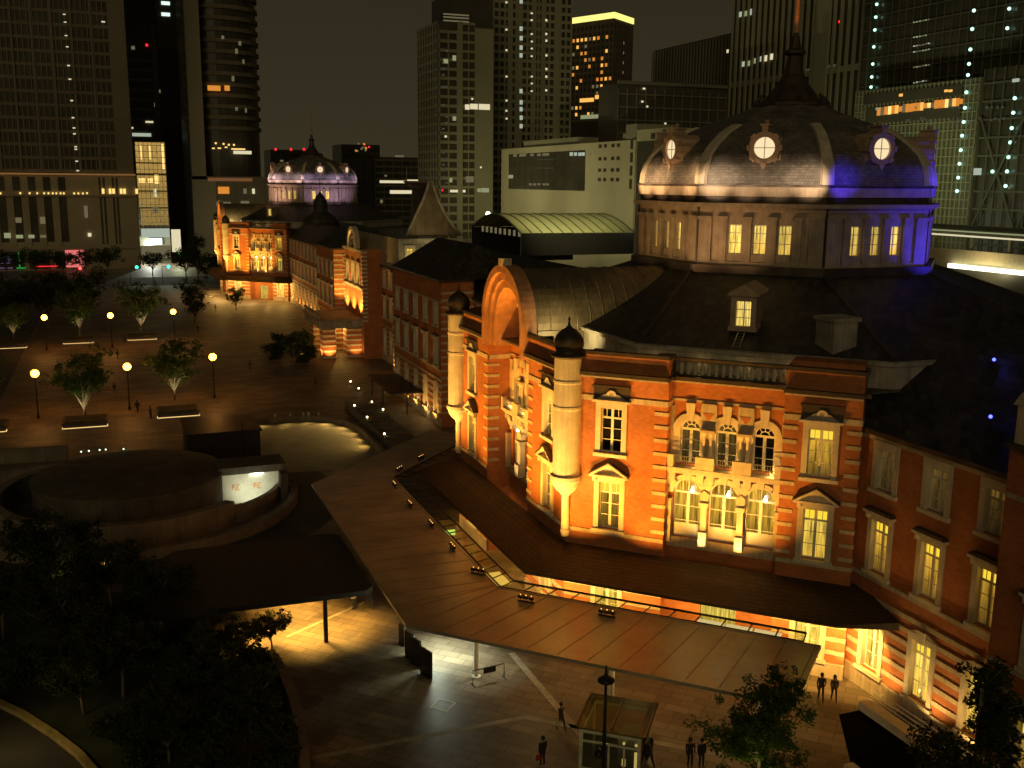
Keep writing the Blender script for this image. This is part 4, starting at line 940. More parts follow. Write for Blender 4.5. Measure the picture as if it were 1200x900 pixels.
# floodlights standing on the canopy's inner edge
fh = MB(); fh.box(-.75, .75, -.06, .06, .0, .10); fh.tube([(-.5, 0, .1), (-.5, 0, .3)], .04, 5); fh.tube([(.5, 0, .1), (.5, 0, .3)], .04, 5); fme = fh.mesh('floodlight', MAT['metal'])
hd = MB(); hd.hexa([(-.2, -.16, .28), (.2, -.16, .28), (.2, .12, .28), (-.2, .12, .28), (-.2, -.05, .56), (.2, -.05, .56), (.2, .2, .5), (-.2, .2, .5)]); hme = hd.mesh('lamp_head', MAT['metal'])
ln_ = MB(); ln_.ball((0, .0, .57), .042, 8); lme = ln_.mesh('lens', emit('orange lens', (1.0, 0.5, 0.10), 3.5))
FLp = [(26.6, 92.2, -3 * PI / 4), (23.6, 89.0, -3 * PI / 4), (21.9, 84.4, -PI / 2), (21.7, 78.6, -PI / 2), (21.9, 73.2, -PI / 2), (21.9, 67.8, -PI / 2), (22.1, 62.7, -PI / 4), (23.4, 57.2, -PI / 4), (27.3, 53.4, -PI / 4)]
where = ['triple floodlight at the far turn of the canopy edge, below the far turret', 'triple floodlight on the canopy just before its far turn', 'triple floodlight on the canopy where its inner edge turns, opposite the far turret', 'triple floodlight on the canopy edge, between the turning point and the brightest one', 'brightest orange triple floodlight on the canopy beside the glazed strip', 'triple floodlight on the canopy facing the near turret, lamps in view', 'dark-backed floodlight at the near bend of the glazed strip', 'dark floodlight on the canopy below the near turret window', 'dark floodlight on the canopy opposite the balcony bays']
for (x, y, th), lab in zip(FLp, where):
    o = link('floodlight', fme, None, (x, y, cz + .02), th + PI); o.scale = (.75, .75, .75); tag(o, lab, 'floodlight', 'floodlights on the canopy edge')
    for q in (-.5, 0, .5):
        h = link('lamp_head', hme, o, (q, 0, 0)); link('lens', lme, h)

# ------------------------------------------------------------------ second, dark flat canopy with one post in view
c2 = empty('flat_canopy', (12, 65.3, 0), 'dark flat-roofed shelter on a single steel post over warm lit paving', 'canopy')
b = MB(); b.prism([(1.0, 64.6), (14.6, 64.2), (15.2, 64.8), (15.2, 75.6), (14.6, 76.4), (3.0, 76.4), (1.0, 74)], 3.45, 3.8); part('roof_slab', b, MAT['metal'], c2)
for x, y in ((12.0, 65.3), (4, 65.5), (12, 75), (4, 75)):
    b = MB(); b.box(x - .13, x + .13, y - .13, y + .13, .01, 3.45); part('post', b, MAT['metal'], c2)
for x, y in ((11.2, 66.9), (8.3, 67.2), (13.9, 67.4), (11, 72)):
    spot((x, y, 3.3), (x, y, 0), 2600, (1.0, 0.54, 0.10), 116, .9, .12, 'shelter_downlight')

# ------------------------------------------------------------------ round ventilation mound with ramp
V = empty('ventilation_drum', (0.3, 101, 0), 'broad round concrete drum with ring walls and a lit ramp opening', 'ventilation drum')
b = MB(); b.lathe((0.3, 101, 0), [(8.6, 0), (8.6, 3.0), (8.75, 3.05), (8.75, 3.35)], 64, caps=False); part('drum_wall', b, MAT['concrete_dark'], V, False)
b = MB(); b.lathe((0.3, 101, 0), [(8.75, 3.352), (8.2, 3.5), (6, 3.75), (3, 3.9), (0.01, 3.95)], 64, caps=False); part('drum_roof', b, MAT['concrete_dark'], V, True)
def ringwall(r0, r1, z0, z1, a0, a1, n=56):
    b = MB(); A, B = ring(r0, n, a0, a1), ring(r1, n, a0, a1)
    b.loft([[(*A[i], z0), (*B[i], z0), (*B[i], z1), (*A[i], z1)] for i in range(n + 1)], caps=True); return b
R_ = math.radians
part('ring_wall', ringwall(11.3, 12.3, 0, 2.2, R_(-45), R_(-230)), MAT['concrete'], V)
b = MB(); rr_ = []
for i in range(25):
    t = i / 24; a = math.radians(-46 + 66 * t); r0_ = 11.4 + 3.4 * t ** .8
    rr_.append([(0.3 + r * math.cos(a), 101 + r * math.sin(a), z) for r, z in ((r0_, 0), (r0_ + .55, 0), (r0_ + .55, 1.55), (r0_, 1.55))])
b.loft(rr_, caps=True); part('ramp_rim', b, MAT['concrete'], V)
part('outer_curb', ringwall(14.9, 15.6, 0, .95, R_(28), R_(-200)), MAT['concrete'], V)
b = MB(); b.box(8.4, 13.9, 98.6, 99.2, 0, 3.0, 0); part('lit_ramp_wall', b, MAT['white'], V)
b = MB(); b.box(8.2, 14.6, 98.2, 102.0, 3.002, 3.7); b.box(13.9, 14.6, 97.2, 102, 0, 3.0); part('ramp_header', b, MAT['concrete_dark'], V)
b = MB(); b.box(11.2, 12.4, 98.3, 98.5, 2.86, 2.96); part('ramp_lamp', b, emit('cool tube', (0.95, 1.0, 0.8), 8.0), V)
spot((11.0, 95.4, .5), (11.2, 98.6, 1.6), 420, (.95, 1.0, .7), 110, .9, .1, 'ramp_light')
for x in (9.45, 11.5):
    b = MB(); f = Frame(x, 98.6, 0)
    for (u0, u1, z0, z1) in ((0, .09, 1.45, 1.9), (.09, .34, 1.81, 1.9), (.09, .34, 1.62, 1.7), (.3, .39, 1.35, 1.62), (.45, .54, 1.3, 1.9), (.54, .74, 1.81, 1.9), (.54, .74, 1.3, 1.39)): b.fbox(f, u0, u1, 0, .02, z0, z1)
    part('ramp_marking', b, mat('orange paint', (0.75, 0.3, 0.06), 0.6), V)
for a in (100, 95, 88, 84, 72):
    b = MB(); b.ball((0.3 - 3 + 8.3 * math.cos(R_(a)), 101 + 8.3 * math.sin(R_(a)), 3.75), .075, 6); part('roof_lamp_or_glint', b, emit('cool roof glint', (0.75, 1.0, 0.9), 3.0), V)  # glowing balls put in for reflections on the drum top
b = MB(); b.box(6.5, 14.4, 115.5, 123.5, 0, 3.0); b.box(6.3, 14.6, 115.3, 123.7, 3.002, 3.2); b.box(6.42, 6.5, 117, 118.2, 0, 2.2); b.tube([(12.4, 115.2, 0), (12.4, 115.2, 4.2)], .05, 6)
solo('service_block', b, MAT['metal'], (10.4, 119.5, 0), label='dark boxy service block standing behind the round drum', cat='service block')
for k, (x, y, l, th) in enumerate([(-15, 122, 9, -.1), (-13.5, 112, 8, .2)]):
    b = MB(); f = Frame(x, y, th); b.fbox(f, 0, l, -.3, .3, 0, 1.5); b.fbox(f, -.1, l + .1, -.4, .4, 1.502, 1.62)
    solo('concrete_wall', b, MAT['concrete'], (x, y, 0), label=['low concrete wall at the left edge, farther from the drum', 'low concrete wall at the left edge, close against the drum'][k], cat='wall')

# ------------------------------------------------------------------ notice boards, barrier, elevator kiosk, lamp post
bd = MB(); bd.box(-.55, .55, -.07, .07, .12, 1.85); bd.box(-.45, .45, -.12, .12, 0, .12); bdm = bd.mesh('notice_board', MAT['metal'])
for (x, y), s_, lab in (((16.75, 63.0), .62, 'smallest dark slab, farthest of the four notice boards'), ((16.7, 60.9), .95, 'dark upright notice board right behind the smallest slab'), ((16.8, 59.9), 1.05, 'dark upright notice board in the middle, touching its neighbour'), ((17.0, 58.2), 1.15, 'dark upright notice board nearest the white lit paving')):
    o = link('notice_board', bdm, None, (x, y, 0), R_(-72)); o.scale = (s_, 1, 1 if s_ > .7 else .8); tag(o, lab, 'notice board', 'dark notice boards under the canopy edge')
b = MB(); f = Frame(19.4, 56.0, .12)
b.tube([f.pt(0, 0, .01), f.pt(0, 0, 1.0), f.pt(2.2, 0, 1.0), f.pt(2.2, 0, .01)], .035, 6)
for u in (0, 2.2): b.tube([f.pt(u, -.3, .03), f.pt(u, .3, .03)], .035, 6)
b.fbox(f, .75, 1.6, -.03, .03, .62, .97); solo('barrier_rail', b, MAT['metal'], (20.5, 56, 0), label='low tubular barrier with a small sign plate beside the canopy column', cat='barrier')
K = empty('elevator_kiosk', (23.2, 44.2, 0), 'glass elevator kiosk with green-tinted roof and pale frame', 'elevator')
FK = Frame(21.0, 43.8, R_(-38.5)); kw, kd, kh = 3.2, 3.3, 3.3
b = MB()
for u in (0, kw - .16): b.fbox(FK, u, u + .16, -.16, 0, .01, kh); b.fbox(FK, u, u + .16, -kd, -kd + .16, .01, kh)
for d in (-.16, -kd): b.fbox(FK, .16, kw - .16, d, d + .16, kh - .18, kh)
for u in (0, kw - .16): b.fbox(FK, u, u + .16, -kd + .16, -.16, kh - .18, kh)
b.fbox(FK, .16, kw - .16, -.12, -.04, kh - .72, kh - .62); b.fbox(FK, 1.5, 1.6, -.12, -.04, .01, kh - .72); b.fbox(FK, 2.3, 2.4, -.12, -.04, .01, kh - .72)
b.fbox(FK, .16, 1.5, -.12, -.04, 1.05, 1.12); part('frame', b, mat('pale metal', (0.62, 0.6, 0.42), .5, .0), K)
b = MB(); b.face([FK.pt(0.1, -.08, 0), FK.pt(kw - .1, -.08, 0), FK.pt(kw - .1, -.08, kh - .18), FK.pt(.1, -.08, kh - .18)]); b.face([FK.pt(kw - .08, -.1, 0), FK.pt(kw - .08, -kd + .1, 0), FK.pt(kw - .08, -kd + .1, kh - .18), FK.pt(kw - .08, -.1, kh - .18)])
b.face([FK.pt(.08, -.1, 0), FK.pt(.08, -kd + .1, 0), FK.pt(.08, -kd + .1, kh - .18), FK.pt(.08, -.1, kh - .18)]); b.face([FK.pt(0.1, -kd + .08, 0), FK.pt(kw - .1, -kd + .08, 0), FK.pt(kw - .1, -kd + .08, kh - .18), FK.pt(.1, -kd + .08, kh - .18)])
part('glass_wall', b, MAT['glass_dim'], K)
b = MB(); b.fbox(FK, -.25, kw + .3, -kd - .4, .1, kh + .05, kh + .11); part('glass_roof', b, glass_mat('green roof glass', (.5, .55, .36), .02, .4, (.10, .11, .06), .16, .12), K)
b = MB()
for u in (-.2, 1.6, kw + .2): b.fbox(FK, u - .05, u + .05, -kd - .38, .08, kh + .112, kh + .17)
part('roof_rib', b, MAT['metal'], K)
b = MB(); b.fbox(FK, 1.75, 3.0, -2.9, -1.5, 0, 2.4); part('lift_car', b, mat('lift car', (.3, .28, .18), .4, .3), K)
for u in (2.0, 2.65):
    b = MB(); b.fbox(FK, u, u + .18, -1.5, -1.46, .7, 1.6 if u > 2.5 else 1.1, 0); b.ball(FK.pt(u + .09, -1.4, 2.05), .08, 6); part('lift_light', b, emit('lift light', (1.0, .74, .25), 1.6), K)
point(FK.pt(1.2, -1.0, 2.9), 34, (1.0, .82, .38), .1, 'kiosk_light')
b = MB(); x, y = 21.75, 42.44
b.lathe((x, y, 0), [(.2, 0), (.2, .25), (.1, .35), (.09, 3.2), (.07, 6.2), (.06, 6.45)], 10)
pl = solo('lamp_post', b, MAT['metal'], (x, y, 0), label='dark unlit lamp post with a round dish head in front of the glass kiosk', cat='lamp post')
b = MB(); b.lathe((0, 0, 0), [(.05, 6.42), (.42, 6.46), (.46, 6.54), (.4, 6.62), (.1, 6.8), (.05, 7.3), (.02, 7.35)], 20); link('lamp_dish', b.mesh('lamp_dish', MAT['metal'], True), pl)
b = MB(); b.lathe((-.28, 0, 2.55), [(.05, -.25), (.24, -.1), (.26, 0), (.24, .1), (.05, .25)], 14); link('loudspeaker', b.mesh('loudspeaker', MAT['metal'], True), pl)

# ------------------------------------------------------------------ stair well beside the wing
S0 = empty('stair_well', (38.5, 42, 0), 'sunken dark stair well with stone curb and steel railings by the station wing', 'stair well')
b = MB(); b.box(40.2, 41.0, 22, 45.2, 0, .55); b.box(34.9, 35.5, 22, 40.0, 0, .5); part('curb', b, MAT['stone'], S0)
b = MB(); b.face([(35.5, 22, .012), (40.2, 22, .012), (40.2, 45.1, .012), (38.7, 45.1, .012), (35.5, 40.0, .012)]); part('pit_shade', b, mat('painted pit shade', (.006, .006, .005), 1.0, spec=0.0), S0)  # flat black sheet: darkness of the stair hole put into its colour
b = MB()
for k in range(3): b.tube([(41.3 + .22 * k, 45.5, .5 + .14 * k), (41.3 + .22 * k, 22, .5 + .14 * k)], .035, 6)
y = 45
while y > 23: b.tube([(41.3, y, .0), (41.3, y, .5), (41.74, y, .8), (41.74, y, 0)], .025, 5); y -= 1.6
part('railing', b, MAT['steel'], S0)

# ------------------------------------------------------------------ plaza lamps and planters
pm = MB(); pm.lathe((0, 0, 0), [(.22, 0), (.22, .3), (.13, .45), (.09, 1.2), (.075, 5.3), (.08, 5.38), (.05, 5.4), (.05, 5.58)], 10); plm = pm.mesh('street_lamp', MAT['metal'])
gm = MB(); gm.ball((0, 0, 5.95), .5, 16); glm = gm.mesh('lamp_globe', emit('sodium globe', (1.0, 0.34, 0.02), 34.0), True)
cm = MB(); cm.lathe((0, 0, 0), [(.2, 6.31), (.13, 6.42), (.03, 6.6)], 10); clm = cm.mesh('lamp_cap', MAT['metal'])
lampl = [((-10.3, 144.1), 'lit street lamp at far left of the nearer plaza row'), ((.95, 145.6), 'lit street lamp in the middle of the nearer plaza row'), ((12.5, 150.0), 'lit street lamp at the right end of the nearer plaza row, by the driveway'),
         ((-12.2, 202.7), 'lit street lamp at the left of the farther plaza row'), ((-1.0, 202.2), 'lit street lamp in the middle of the farther plaza row'), ((10.2, 204.6), 'lit street lamp at the right of the farther plaza row, past the big lit tree')]
for (x, y), lab in lampl:
    point((x, y, 5.48), 2300, (1.0, .46, .13), .12, 'street_lamp_light'); o = tag(link('street_lamp', plm, None, (x, y, 0)), lab, 'street lamp', 'lit lamps across the plaza'); link('lamp_globe', glm, o); link('lamp_cap', clm, o)
pb_ = MB(); pb_.box(-2.6, 2.6, -2.2, 2.2, .1, .55); pb_.box(-2.7, 2.7, -2.3, 2.3, .552, .68); pbm = pb_.mesh('planter', MAT['concrete_dark'])
ps_ = MB(); ps_.box(-2.55, 2.55, -2.28, -2.2, .03, .1); ps_.box(-2.68, -2.6, -2.28, -1.2, .03, .1); ps_.box(2.6, 2.68, -2.28, -1.2, .03, .1); psm = ps_.mesh('light_strip', MAT['strip'])
so_ = MB(); so_.box(-2.4, 2.4, -2.0, 2.0, .682, .76); som = so_.mesh('soil', MAT['soil'])
pll = [((-4.5, 138.6), 'square stone planter with lit base, nearest one to the round drum'), ((6.9, 141), 'square stone planter with lit base half hidden by the dark service block'), ((4.5, 212), 'square planter with lit base under the tallest uplit tree, far row'), ((-18.4, 208.5), 'square planter with lit base at the far left edge of the plaza'), ((-7.0, 211), 'square planter with faint base light behind the nearer tree, far row'), ((-16.2, 139.5), 'square planter cut by the left edge of view, near row')]
for (x, y), lab in pll:
    o = tag(link('planter', pbm, None, (x, y, 0)), lab, 'planter', 'lit tree planters on the plaza'); link('light_strip', psm, o); link('soil', som, o)

# ------------------------------------------------------------------ trees
def tree_mesh(h, r, seed, trunk_h=.35, leaves=2200, leaf=.24, cone=False, spread=1.0, limbs=9, thick=.02):
    rng = random.Random(seed); T = MB(); C = MB()
    th = h * trunk_h
    lean = [rng.uniform(-.05, .05) * h for _ in range(2)]
    T.tube([(0, 0, 0), (lean[0] * .3, lean[1] * .3, th * .5), (lean[0] * .6, lean[1] * .6, th), (lean[0], lean[1], h * (.9 if cone else .62))], [h * thick * 1.25, h * thick, h * thick * .8, h * .006], 8)
    tips = []
    for k in range(limbs):
        a = 2 * PI * k / limbs + rng.uniform(-.35, .35); z0 = th * rng.uniform(.75, 1.1) if not cone else th + (h - th) * k / limbs * .85
        rr = r * rng.uniform(.55, .95) * (1 - (z0 / h) * .8 if cone else 1); z1 = (z0 + rng.uniform(.0, .08) * h) if cone else h * rng.uniform(.5, .86)
        m = (lean[0] + math.cos(a) * rr * .45, lean[1] + math.sin(a) * rr * .45, z0 + (z1 - z0) * .6); e = (lean[0] + math.cos(a) * rr, lean[1] + math.sin(a) * rr, z1)
        T.tube([(lean[0] * .6, lean[1] * .6, z0 - .05 * h if not cone else z0), m, e], [h * thick * .5, h * thick * .3, h * .004], 5); tips += [m, e]
        for _ in range(2):
            q = (e[0] + rng.uniform(-.3, .3) * r, e[1] + rng.uniform(-.3, .3) * r, e[2] + rng.uniform(-.04, .14) * h); T.tube([m, q], [h * thick * .2, h * .003], 4); tips.append(q)
    cl = []
    for t in tips:
        for _ in range(2): cl.append((t[0] + rng.gauss(0, .14) * r, t[1] + rng.gauss(0, .14) * r, t[2] + rng.gauss(0, .05) * h, rng.uniform(.14, .34) * r * spread))
    for _ in range(10 if not cone else 4):
        z = rng.uniform(.55, .97); a = rng.uniform(0, 2 * PI); q = r * rng.uniform(0, .6) * (1.3 - z if cone else 1); cl.append((lean[0] + math.cos(a) * q, lean[1] + math.sin(a) * q, h * z, rng.uniform(.16, .3) * r * spread))
    n = max(6, leaves // len(cl))
    for x, y, z, s_ in cl:
        for _ in range(n):
            d = Vector((rng.gauss(0, 1), rng.gauss(0, 1), rng.gauss(0, .75))); d = d.normalized() * s_ * rng.random() ** .4
            p = Vector((x, y, z)) + d; u = Vector((rng.gauss(0, 1), rng.gauss(0, 1), rng.gauss(0, .6))).normalized(); v = u.cross(Vector((rng.gauss(0, 1), rng.gauss(0, 1), rng.gauss(0, 1)))).normalized()
            L_ = leaf * rng.uniform(.6, 1.3); u = u * L_; v = v * L_ * .5
            C.face([p - u, p + v * .9, p + u, p - v * .9])
    return T, C
TREES = {}
def tree(kind, x, y, label, mat_leaf='leaf', group=None, rz=0.0, s=1.0, name='tree', sz=None, z=0.0):
    if kind not in TREES:
        T, C = tree_mesh(*TK[kind][0], **TK[kind][1]); TREES[kind] = (T.mesh('trunk', MAT['bark'], True), {}, C)
    tm, cms, C = TREES[kind]
    if mat_leaf not in cms: cms[mat_leaf] = C.mesh('crown', MAT[mat_leaf])
    o = empty(name, (x, y, z), label, 'tree', group, rz); o.scale = (s, s, sz or s)
    link('trunk', tm, o); link('crown', cms[mat_leaf], o); return o
TK = {'plaza_a': ((8.8, 3.9, 11), dict(leaves=3300, leaf=.24, trunk_h=.22, limbs=12, spread=.8)), 'plaza_b': ((8.3, 3.7, 12), dict(leaves=2900, leaf=.24, trunk_h=.24, limbs=11, spread=.8)), 'grove_a': ((6.4, 2.8, 21), dict(leaves=7000, leaf=.15, limbs=14, spread=.75)), 'grove_b': ((5.6, 2.4, 22), dict(leaves=6500, leaf=.13, limbs=14, spread=.75)),
      'near_a': ((8.2, 3.9, 31), dict(leaves=14000, leaf=.13, trunk_h=.14, limbs=26, cone=True, spread=.55)), 'near_b': ((8.4, 3.4, 35), dict(leaves=11000, leaf=.13, trunk_h=.16, limbs=24, cone=True, spread=.5)), 'conifer': ((14, 4, 41), dict(leaves=2600, leaf=.4, cone=True, limbs=14, trunk_h=.12)), 'street': ((9.5, 4.2, 51), dict(leaves=1500, leaf=.4)), 'shrub': ((2.6, 1.9, 61), dict(leaves=3200, leaf=.16, trunk_h=.06, limbs=14, cone=True, spread=1.0))}
g = 'uplit trees in the plaza planters'
for kd, x, y, lab, sc in (('plaza_a', -4.5, 139.6, 'spreading tree with glowing yellow-green lower boughs in the nearest planter', .95), ('plaza_b', 6.9, 146.5, 'spreading tree with pale lit forked trunk behind the dark service block', 1.0), ('plaza_a', 4.5, 216, 'largest dark tree with warm lit fork and hanging lights, far row', 1.12),
                      ('plaza_b', -18.4, 214, 'small dark tree over the lit planter at the far left', .8), ('plaza_b', -7, 219, 'dark tree with bare pale forked trunk lit from below', 1.15), ('plaza_a', -17, 141, 'dark crown cut off by the left edge, nearer row', .9)):
    tree(kd, x, y, lab, 'leaf_mid', g, rz=x, s=sc, name='plaza_tree', z=.7 if y < 217 else 0)
for x, y, e in ((-4.5, 137.4, 45), (-5.3, 138.9, 35), (6.9, 144.5, 45), (7.8, 145.6, 30), (4.5, 213.4, 70), (5.5, 213.6, 50), (-7, 216.8, 60), (-18.4, 212, 40)):
    spot((x, y, .85), (x + .4, y + 2.2, 5), e * 9, (1.0, .9, .45), 85, .9, .06, 'tree_uplight')
g = 'dark trees massed at the back of the plaza'
for i, (x, y, sc, lab) in enumerate([(-13.5, 236, 1.35, 'broad black tree mass behind the left plaza lamp'), (-6.8, 238, 1.3, 'broad black tree mass behind the bare forked trunk'), (-24, 226, 1.3, 'black tree at the left edge behind the far planter'), (-19, 240, 1.2, 'black tree between the left edge and the broad mass'), (16, 232, .8, 'small dark tree beside the farther right lamp'), (17.5, 262, .8, 'small dark tree below the bright glass atrium'), (27, 252, .65, 'small dark tree in front of the far pavilion')]):
    tree('plaza_a' if i % 2 else 'plaza_b', x, y, lab, 'leaf_dark', g, rz=i * 1.3, s=sc, name='plaza_tree')
g = 'street trees below the left tower'
for i, x in enumerate((-40, -31, -22.5, -15, -8.5, -1.5)):
    tree('street', x, 352 + (i % 2) * 4, ['street tree at the far left below the tower', 'street tree below the violet shop window', 'street tree below the green-lined shop window', 'street tree below the red-lined shop window', 'street tree right in front of the pink shop window', 'street tree below the blank end of the tower'][i], 'leaf', g, rz=i, s=.8 + .08 * (i % 3), name='street_tree')
g = 'tall trees beside the far pavilion'
for i, (k, x, y, s_, lab) in enumerate([('conifer', 24.4, 330, 1.0, 'tall conical tree left of the far pavilion'), ('street', 21, 332, 1.0, 'rounded tree between the atrium and the conical tree'), ('street', 28.5, 318, .95, 'rounded tree close to the far pavilion turret'), ('street', 11.8, 350, .8, 'small tree at the foot of the bright atrium')]):
    tree(k, x, y, lab, 'leaf_dark', g, rz=i, s=s_, name='street_tree')
g = 'dark garden trees in the lower left'
gl_ = [(-5.2, 77.5, 'a', 1.12, 'tallest garden tree, at the left edge below the drum'), (-8.5, 73, 'b', 1.0, 'garden tree half out of view at the left edge'), (-1.6, 76.5, 'b', .95, 'garden tree whose top leaves catch yellow light below the drum'), (1.6, 70, 'a', .85, 'garden tree just left of the flat canopy'), (5.6, 62.5, 'b', .72, 'garden tree by the corner of the flat canopy with lit leaves'), (8.4, 65.3, 'b', .52, 'small tree against the warm paving under the flat canopy'), (-4.6, 68, 'a', .9, 'black garden tree in the middle of the left grove'), (-1.0, 62, 'b', .95, 'black garden tree in the centre of the grove, before the flat canopy'),
       (3.0, 58.5, 'a', .72, 'black garden tree with a pale thin trunk, nearer the kerb'), (5.6, 54.5, 'b', .7, 'black garden tree nearest the curved kerb'), (1.2, 53.5, 'a', .62, 'black garden tree at the bottom edge of the grove'), (-3.2, 60.5, 'b', .75, 'black garden tree above the road kerb')]
for i, (x, y, k, s_, lab) in enumerate(gl_):
    tree('grove_' + k, x, y, lab, 'leaf_dark', g, rz=i * 2.1, s=s_, name='garden_tree')
rg_ = random.Random(9)
for i, (x, y) in enumerate([(-9.5, 80), (-6, 83), (-2.5, 80.5), (1.5, 75.5), (-10.5, 70), (-6.8, 65.6), (-2.6, 70.2), (2.8, 66.2), (6.6, 60.4), (5.8, 57.6), (2.0, 62.6), (.2, 57.2), (3.4, 54.2), (6.4, 51.6), (-1.0, 54.6), (3.2, 50.4)]):
    tree('shrub', x, y, 'dark rounded shrub filling the gaps under the lower left garden trees', 'leaf_dark', 'shrubs under the garden trees', i * 1.7, .8 + .35 * rg_.random(), 'shrub')
spot((-1.9, 74.3, 3.2), (-1.2, 76.5, 6.2), 260, (1.0, .75, .25), 50, .9, .06, 'tree_uplight')
point((-7.3, 72.0, 2.2), 2, (.5, 1.0, .15), .05, 'garden_lamp_light')
spot((-5.0, 75.4, 1.0), (-5.2, 77.5, 6), 240, (1.0, .8, .4), 60, .9, .06, 'tree_uplight')
tree('near_a', 29.4, 40.0, 'bushy green tree rising at the bottom edge in front of the canopy end', 'leaf', None, .4, .83, 'forecourt_tree'); tree('near_b', 37.4, 33.6, 'dark leafy tree in the bottom right corner before the lit wing', 'leaf_dark', None, 1.2, 1.0, 'forecourt_tree')
spot((27.5, 37.5, .3), (29.2, 40.2, 5.0), 420, (.95, .85, .25), 80, .9, .08, 'tree_uplight')
g = 'clipped shrubs in the garden by the central porch'
for i, (x, y, s_, lab) in enumerate([(29.0, 181, 1.6, 'largest dark shrub beside the porch pier'), (31.2, 184, 1.5, 'dark shrub behind the largest one, by the porch'), (27.3, 186.5, 1.3, 'dark shrub at the left end of the porch garden'), (30.5, 176, 1.1, 'low shrub in front of the porch garden'), (25.6, 181, 1.0, 'small shrub with lit leaves, outermost of the porch garden')]):
    tree('shrub', x, y, lab, 'leaf_dark', g, i, s_, 'shrub')
for x, y in ((27.4, 178.5), (30.2, 180.5), (29.6, 187)): spot((x, y, .4), (x + 1, y + 2, 2.5), 90, (1.0, .8, .35), 90, .9, .05, 'garden_spike_light')
# garden bed, kerbs, lower-left road
gb_ = MB(); gb_.face([(-40, 20, .010), (7.2, 20, .010), (7.6, 50.5, .010), (8.2, 57, .010), (8.2, 64, .010), (6.5, 66.5, .010), (1, 78, .010), (-14, 86, .010), (-40, 86, .010)]); solo('garden_bed', gb_, MAT['grass'], kind='structure')
def kerb(pts, w, h, name, m, label):
    b = MB()
    rings = []
    for i, p in enumerate(pts):
        a = Vector(pts[max(0, i - 1)]); c = Vector(pts[min(len(pts) - 1, i + 1)]); t = (c - a).normalized(); n = Vector((-t.y, t.x)) * w
        rings.append([(p[0] - n.x, p[1] - n.y, 0), (p[0] + n.x, p[1] + n.y, 0), (p[0] + n.x, p[1] + n.y, h), (p[0] - n.x, p[1] - n.y, h)])
    b.loft(rings, caps=True); return solo(name, b, m, (pts[0][0], pts[0][1], 0), label=label, cat='kerb')
kerb([(8.2, 64.6), (8.45, 62), (8.55, 59), (8.5, 56), (8.3, 53), (7.9, 50), (7.0, 46), (5.5, 42)], .28, .4, 'garden_kerb', MAT['concrete'], 'curved stone kerb dividing the dark garden from the paved forecourt')
kp = [(-11, 66.5), (-8.6, 64.3), (-6.6, 61.6), (-4.8, 58.6), (-3.4, 55.9), (-2.3, 53), (-1.6, 49)]
kerb(kp, .2, .3, 'road_kerb', mat('yellowish kerb', (.34, .26, .1), .8, var=.3), 'pale curved kerb along the road in the bottom left corner')
r2 = MB(); r2.face([(-40, 40, .014), (-1.9, 40, .014)] + [(x - .15, y - .1, .014) for x, y in kp[::-1]] + [(-40, 80, .014)]); solo('service_road', r2, MAT['asphalt'], kind='structure')
spot((-9, 56, 5), (-4.5, 57.5, 0), 450, (1.0, .7, .25), 100, 1.0, .2, 'road_light')

# ------------------------------------------------------------------ terrace, shelter and lamps between the wing and the driveway
sh = empty('glass_shelter', (35.5, 136, 0), 'low dark-roofed shelter with slim posts beside the station wing', 'shelter')
b = MB(); b.prism([(33.4, 131), (38.2, 129.8), (38.6, 144), (33.8, 145)], 2.9, 3.1); part('roof_slab', b, MAT['metal'], sh)
for x, y in ((35.8, 130.6), (34.2, 137.5), (34.2, 144), (38, 131), (38, 143)):
    b = MB(); b.box(x - .09, x + .09, y - .09, y + .09, 0, 2.9); part('post', b, MAT['metal'], sh)
point((36.5, 133.5, 2.6), 35, (1.0, .9, .45), .1, 'shelter_light'); point((37.5, 128, 1.2), 30, (1.0, .75, .3), .1, 'shelter_light'); point((38.5, 146.5, 1.0), 60, (1.0, .7, .2), .1, 'shelter_light')
b = MB()
for k in range(9): b.box(29.4 + .0 * k, 33.0, 118 + 2.2 * k, 119.6 + 2.2 * k, 0, .3 + .05 * (k % 3))
solo('terrace_beds', b, MAT['concrete_dark'], (31, 128, 0), label='row of low dark planting beds stepping along the terrace edge', cat='planting bed')
b = MB(); b.box(28.9, 29.3, 112, 138, 0, .6); solo('terrace_wall', b, MAT['concrete'], (29.1, 125, 0), label='straight low wall with tiny lights beside the driveway', cat='wall')
bl = MB(); bl.lathe((0, 0, 0), [(.08, 0), (.08, .5)], 8); blm = bl.mesh('garden_lamp', MAT['metal']); bh = MB(); bh.ball((0, 0, .56), .12, 8); bhm = bh.mesh('lamp_globe', emit('garden lamp', (1.0, .8, .4), 12.0, True))
for (x, y), lab in (((33.0, 153.0), 'garden lamp at the far end of the terrace'), ((33.0, 147.4), 'garden lamp second from the far end of the terrace'), ((32.6, 137.5), 'garden lamp at the middle of the terrace beds'), ((32.9, 132.3), 'garden lamp beside the shelter post'), ((29.8, 136), 'garden lamp on the terrace wall, far end'), ((29.8, 128.5), 'garden lamp on the terrace wall, middle'), ((29.7, 119), 'garden lamp on the terrace wall next to the canopy')):
    o = tag(link('garden_lamp', blm, None, (x, y, .0), 0), lab, 'garden lamp', 'small lamps on the terrace'); link('lamp_globe', bhm, o)
cl_ = MB(); cl_.tube([(0, 0, 0), (0, 0, .8)], .05, 6); cl_.ball((0, 0, .9), .14, 8); 

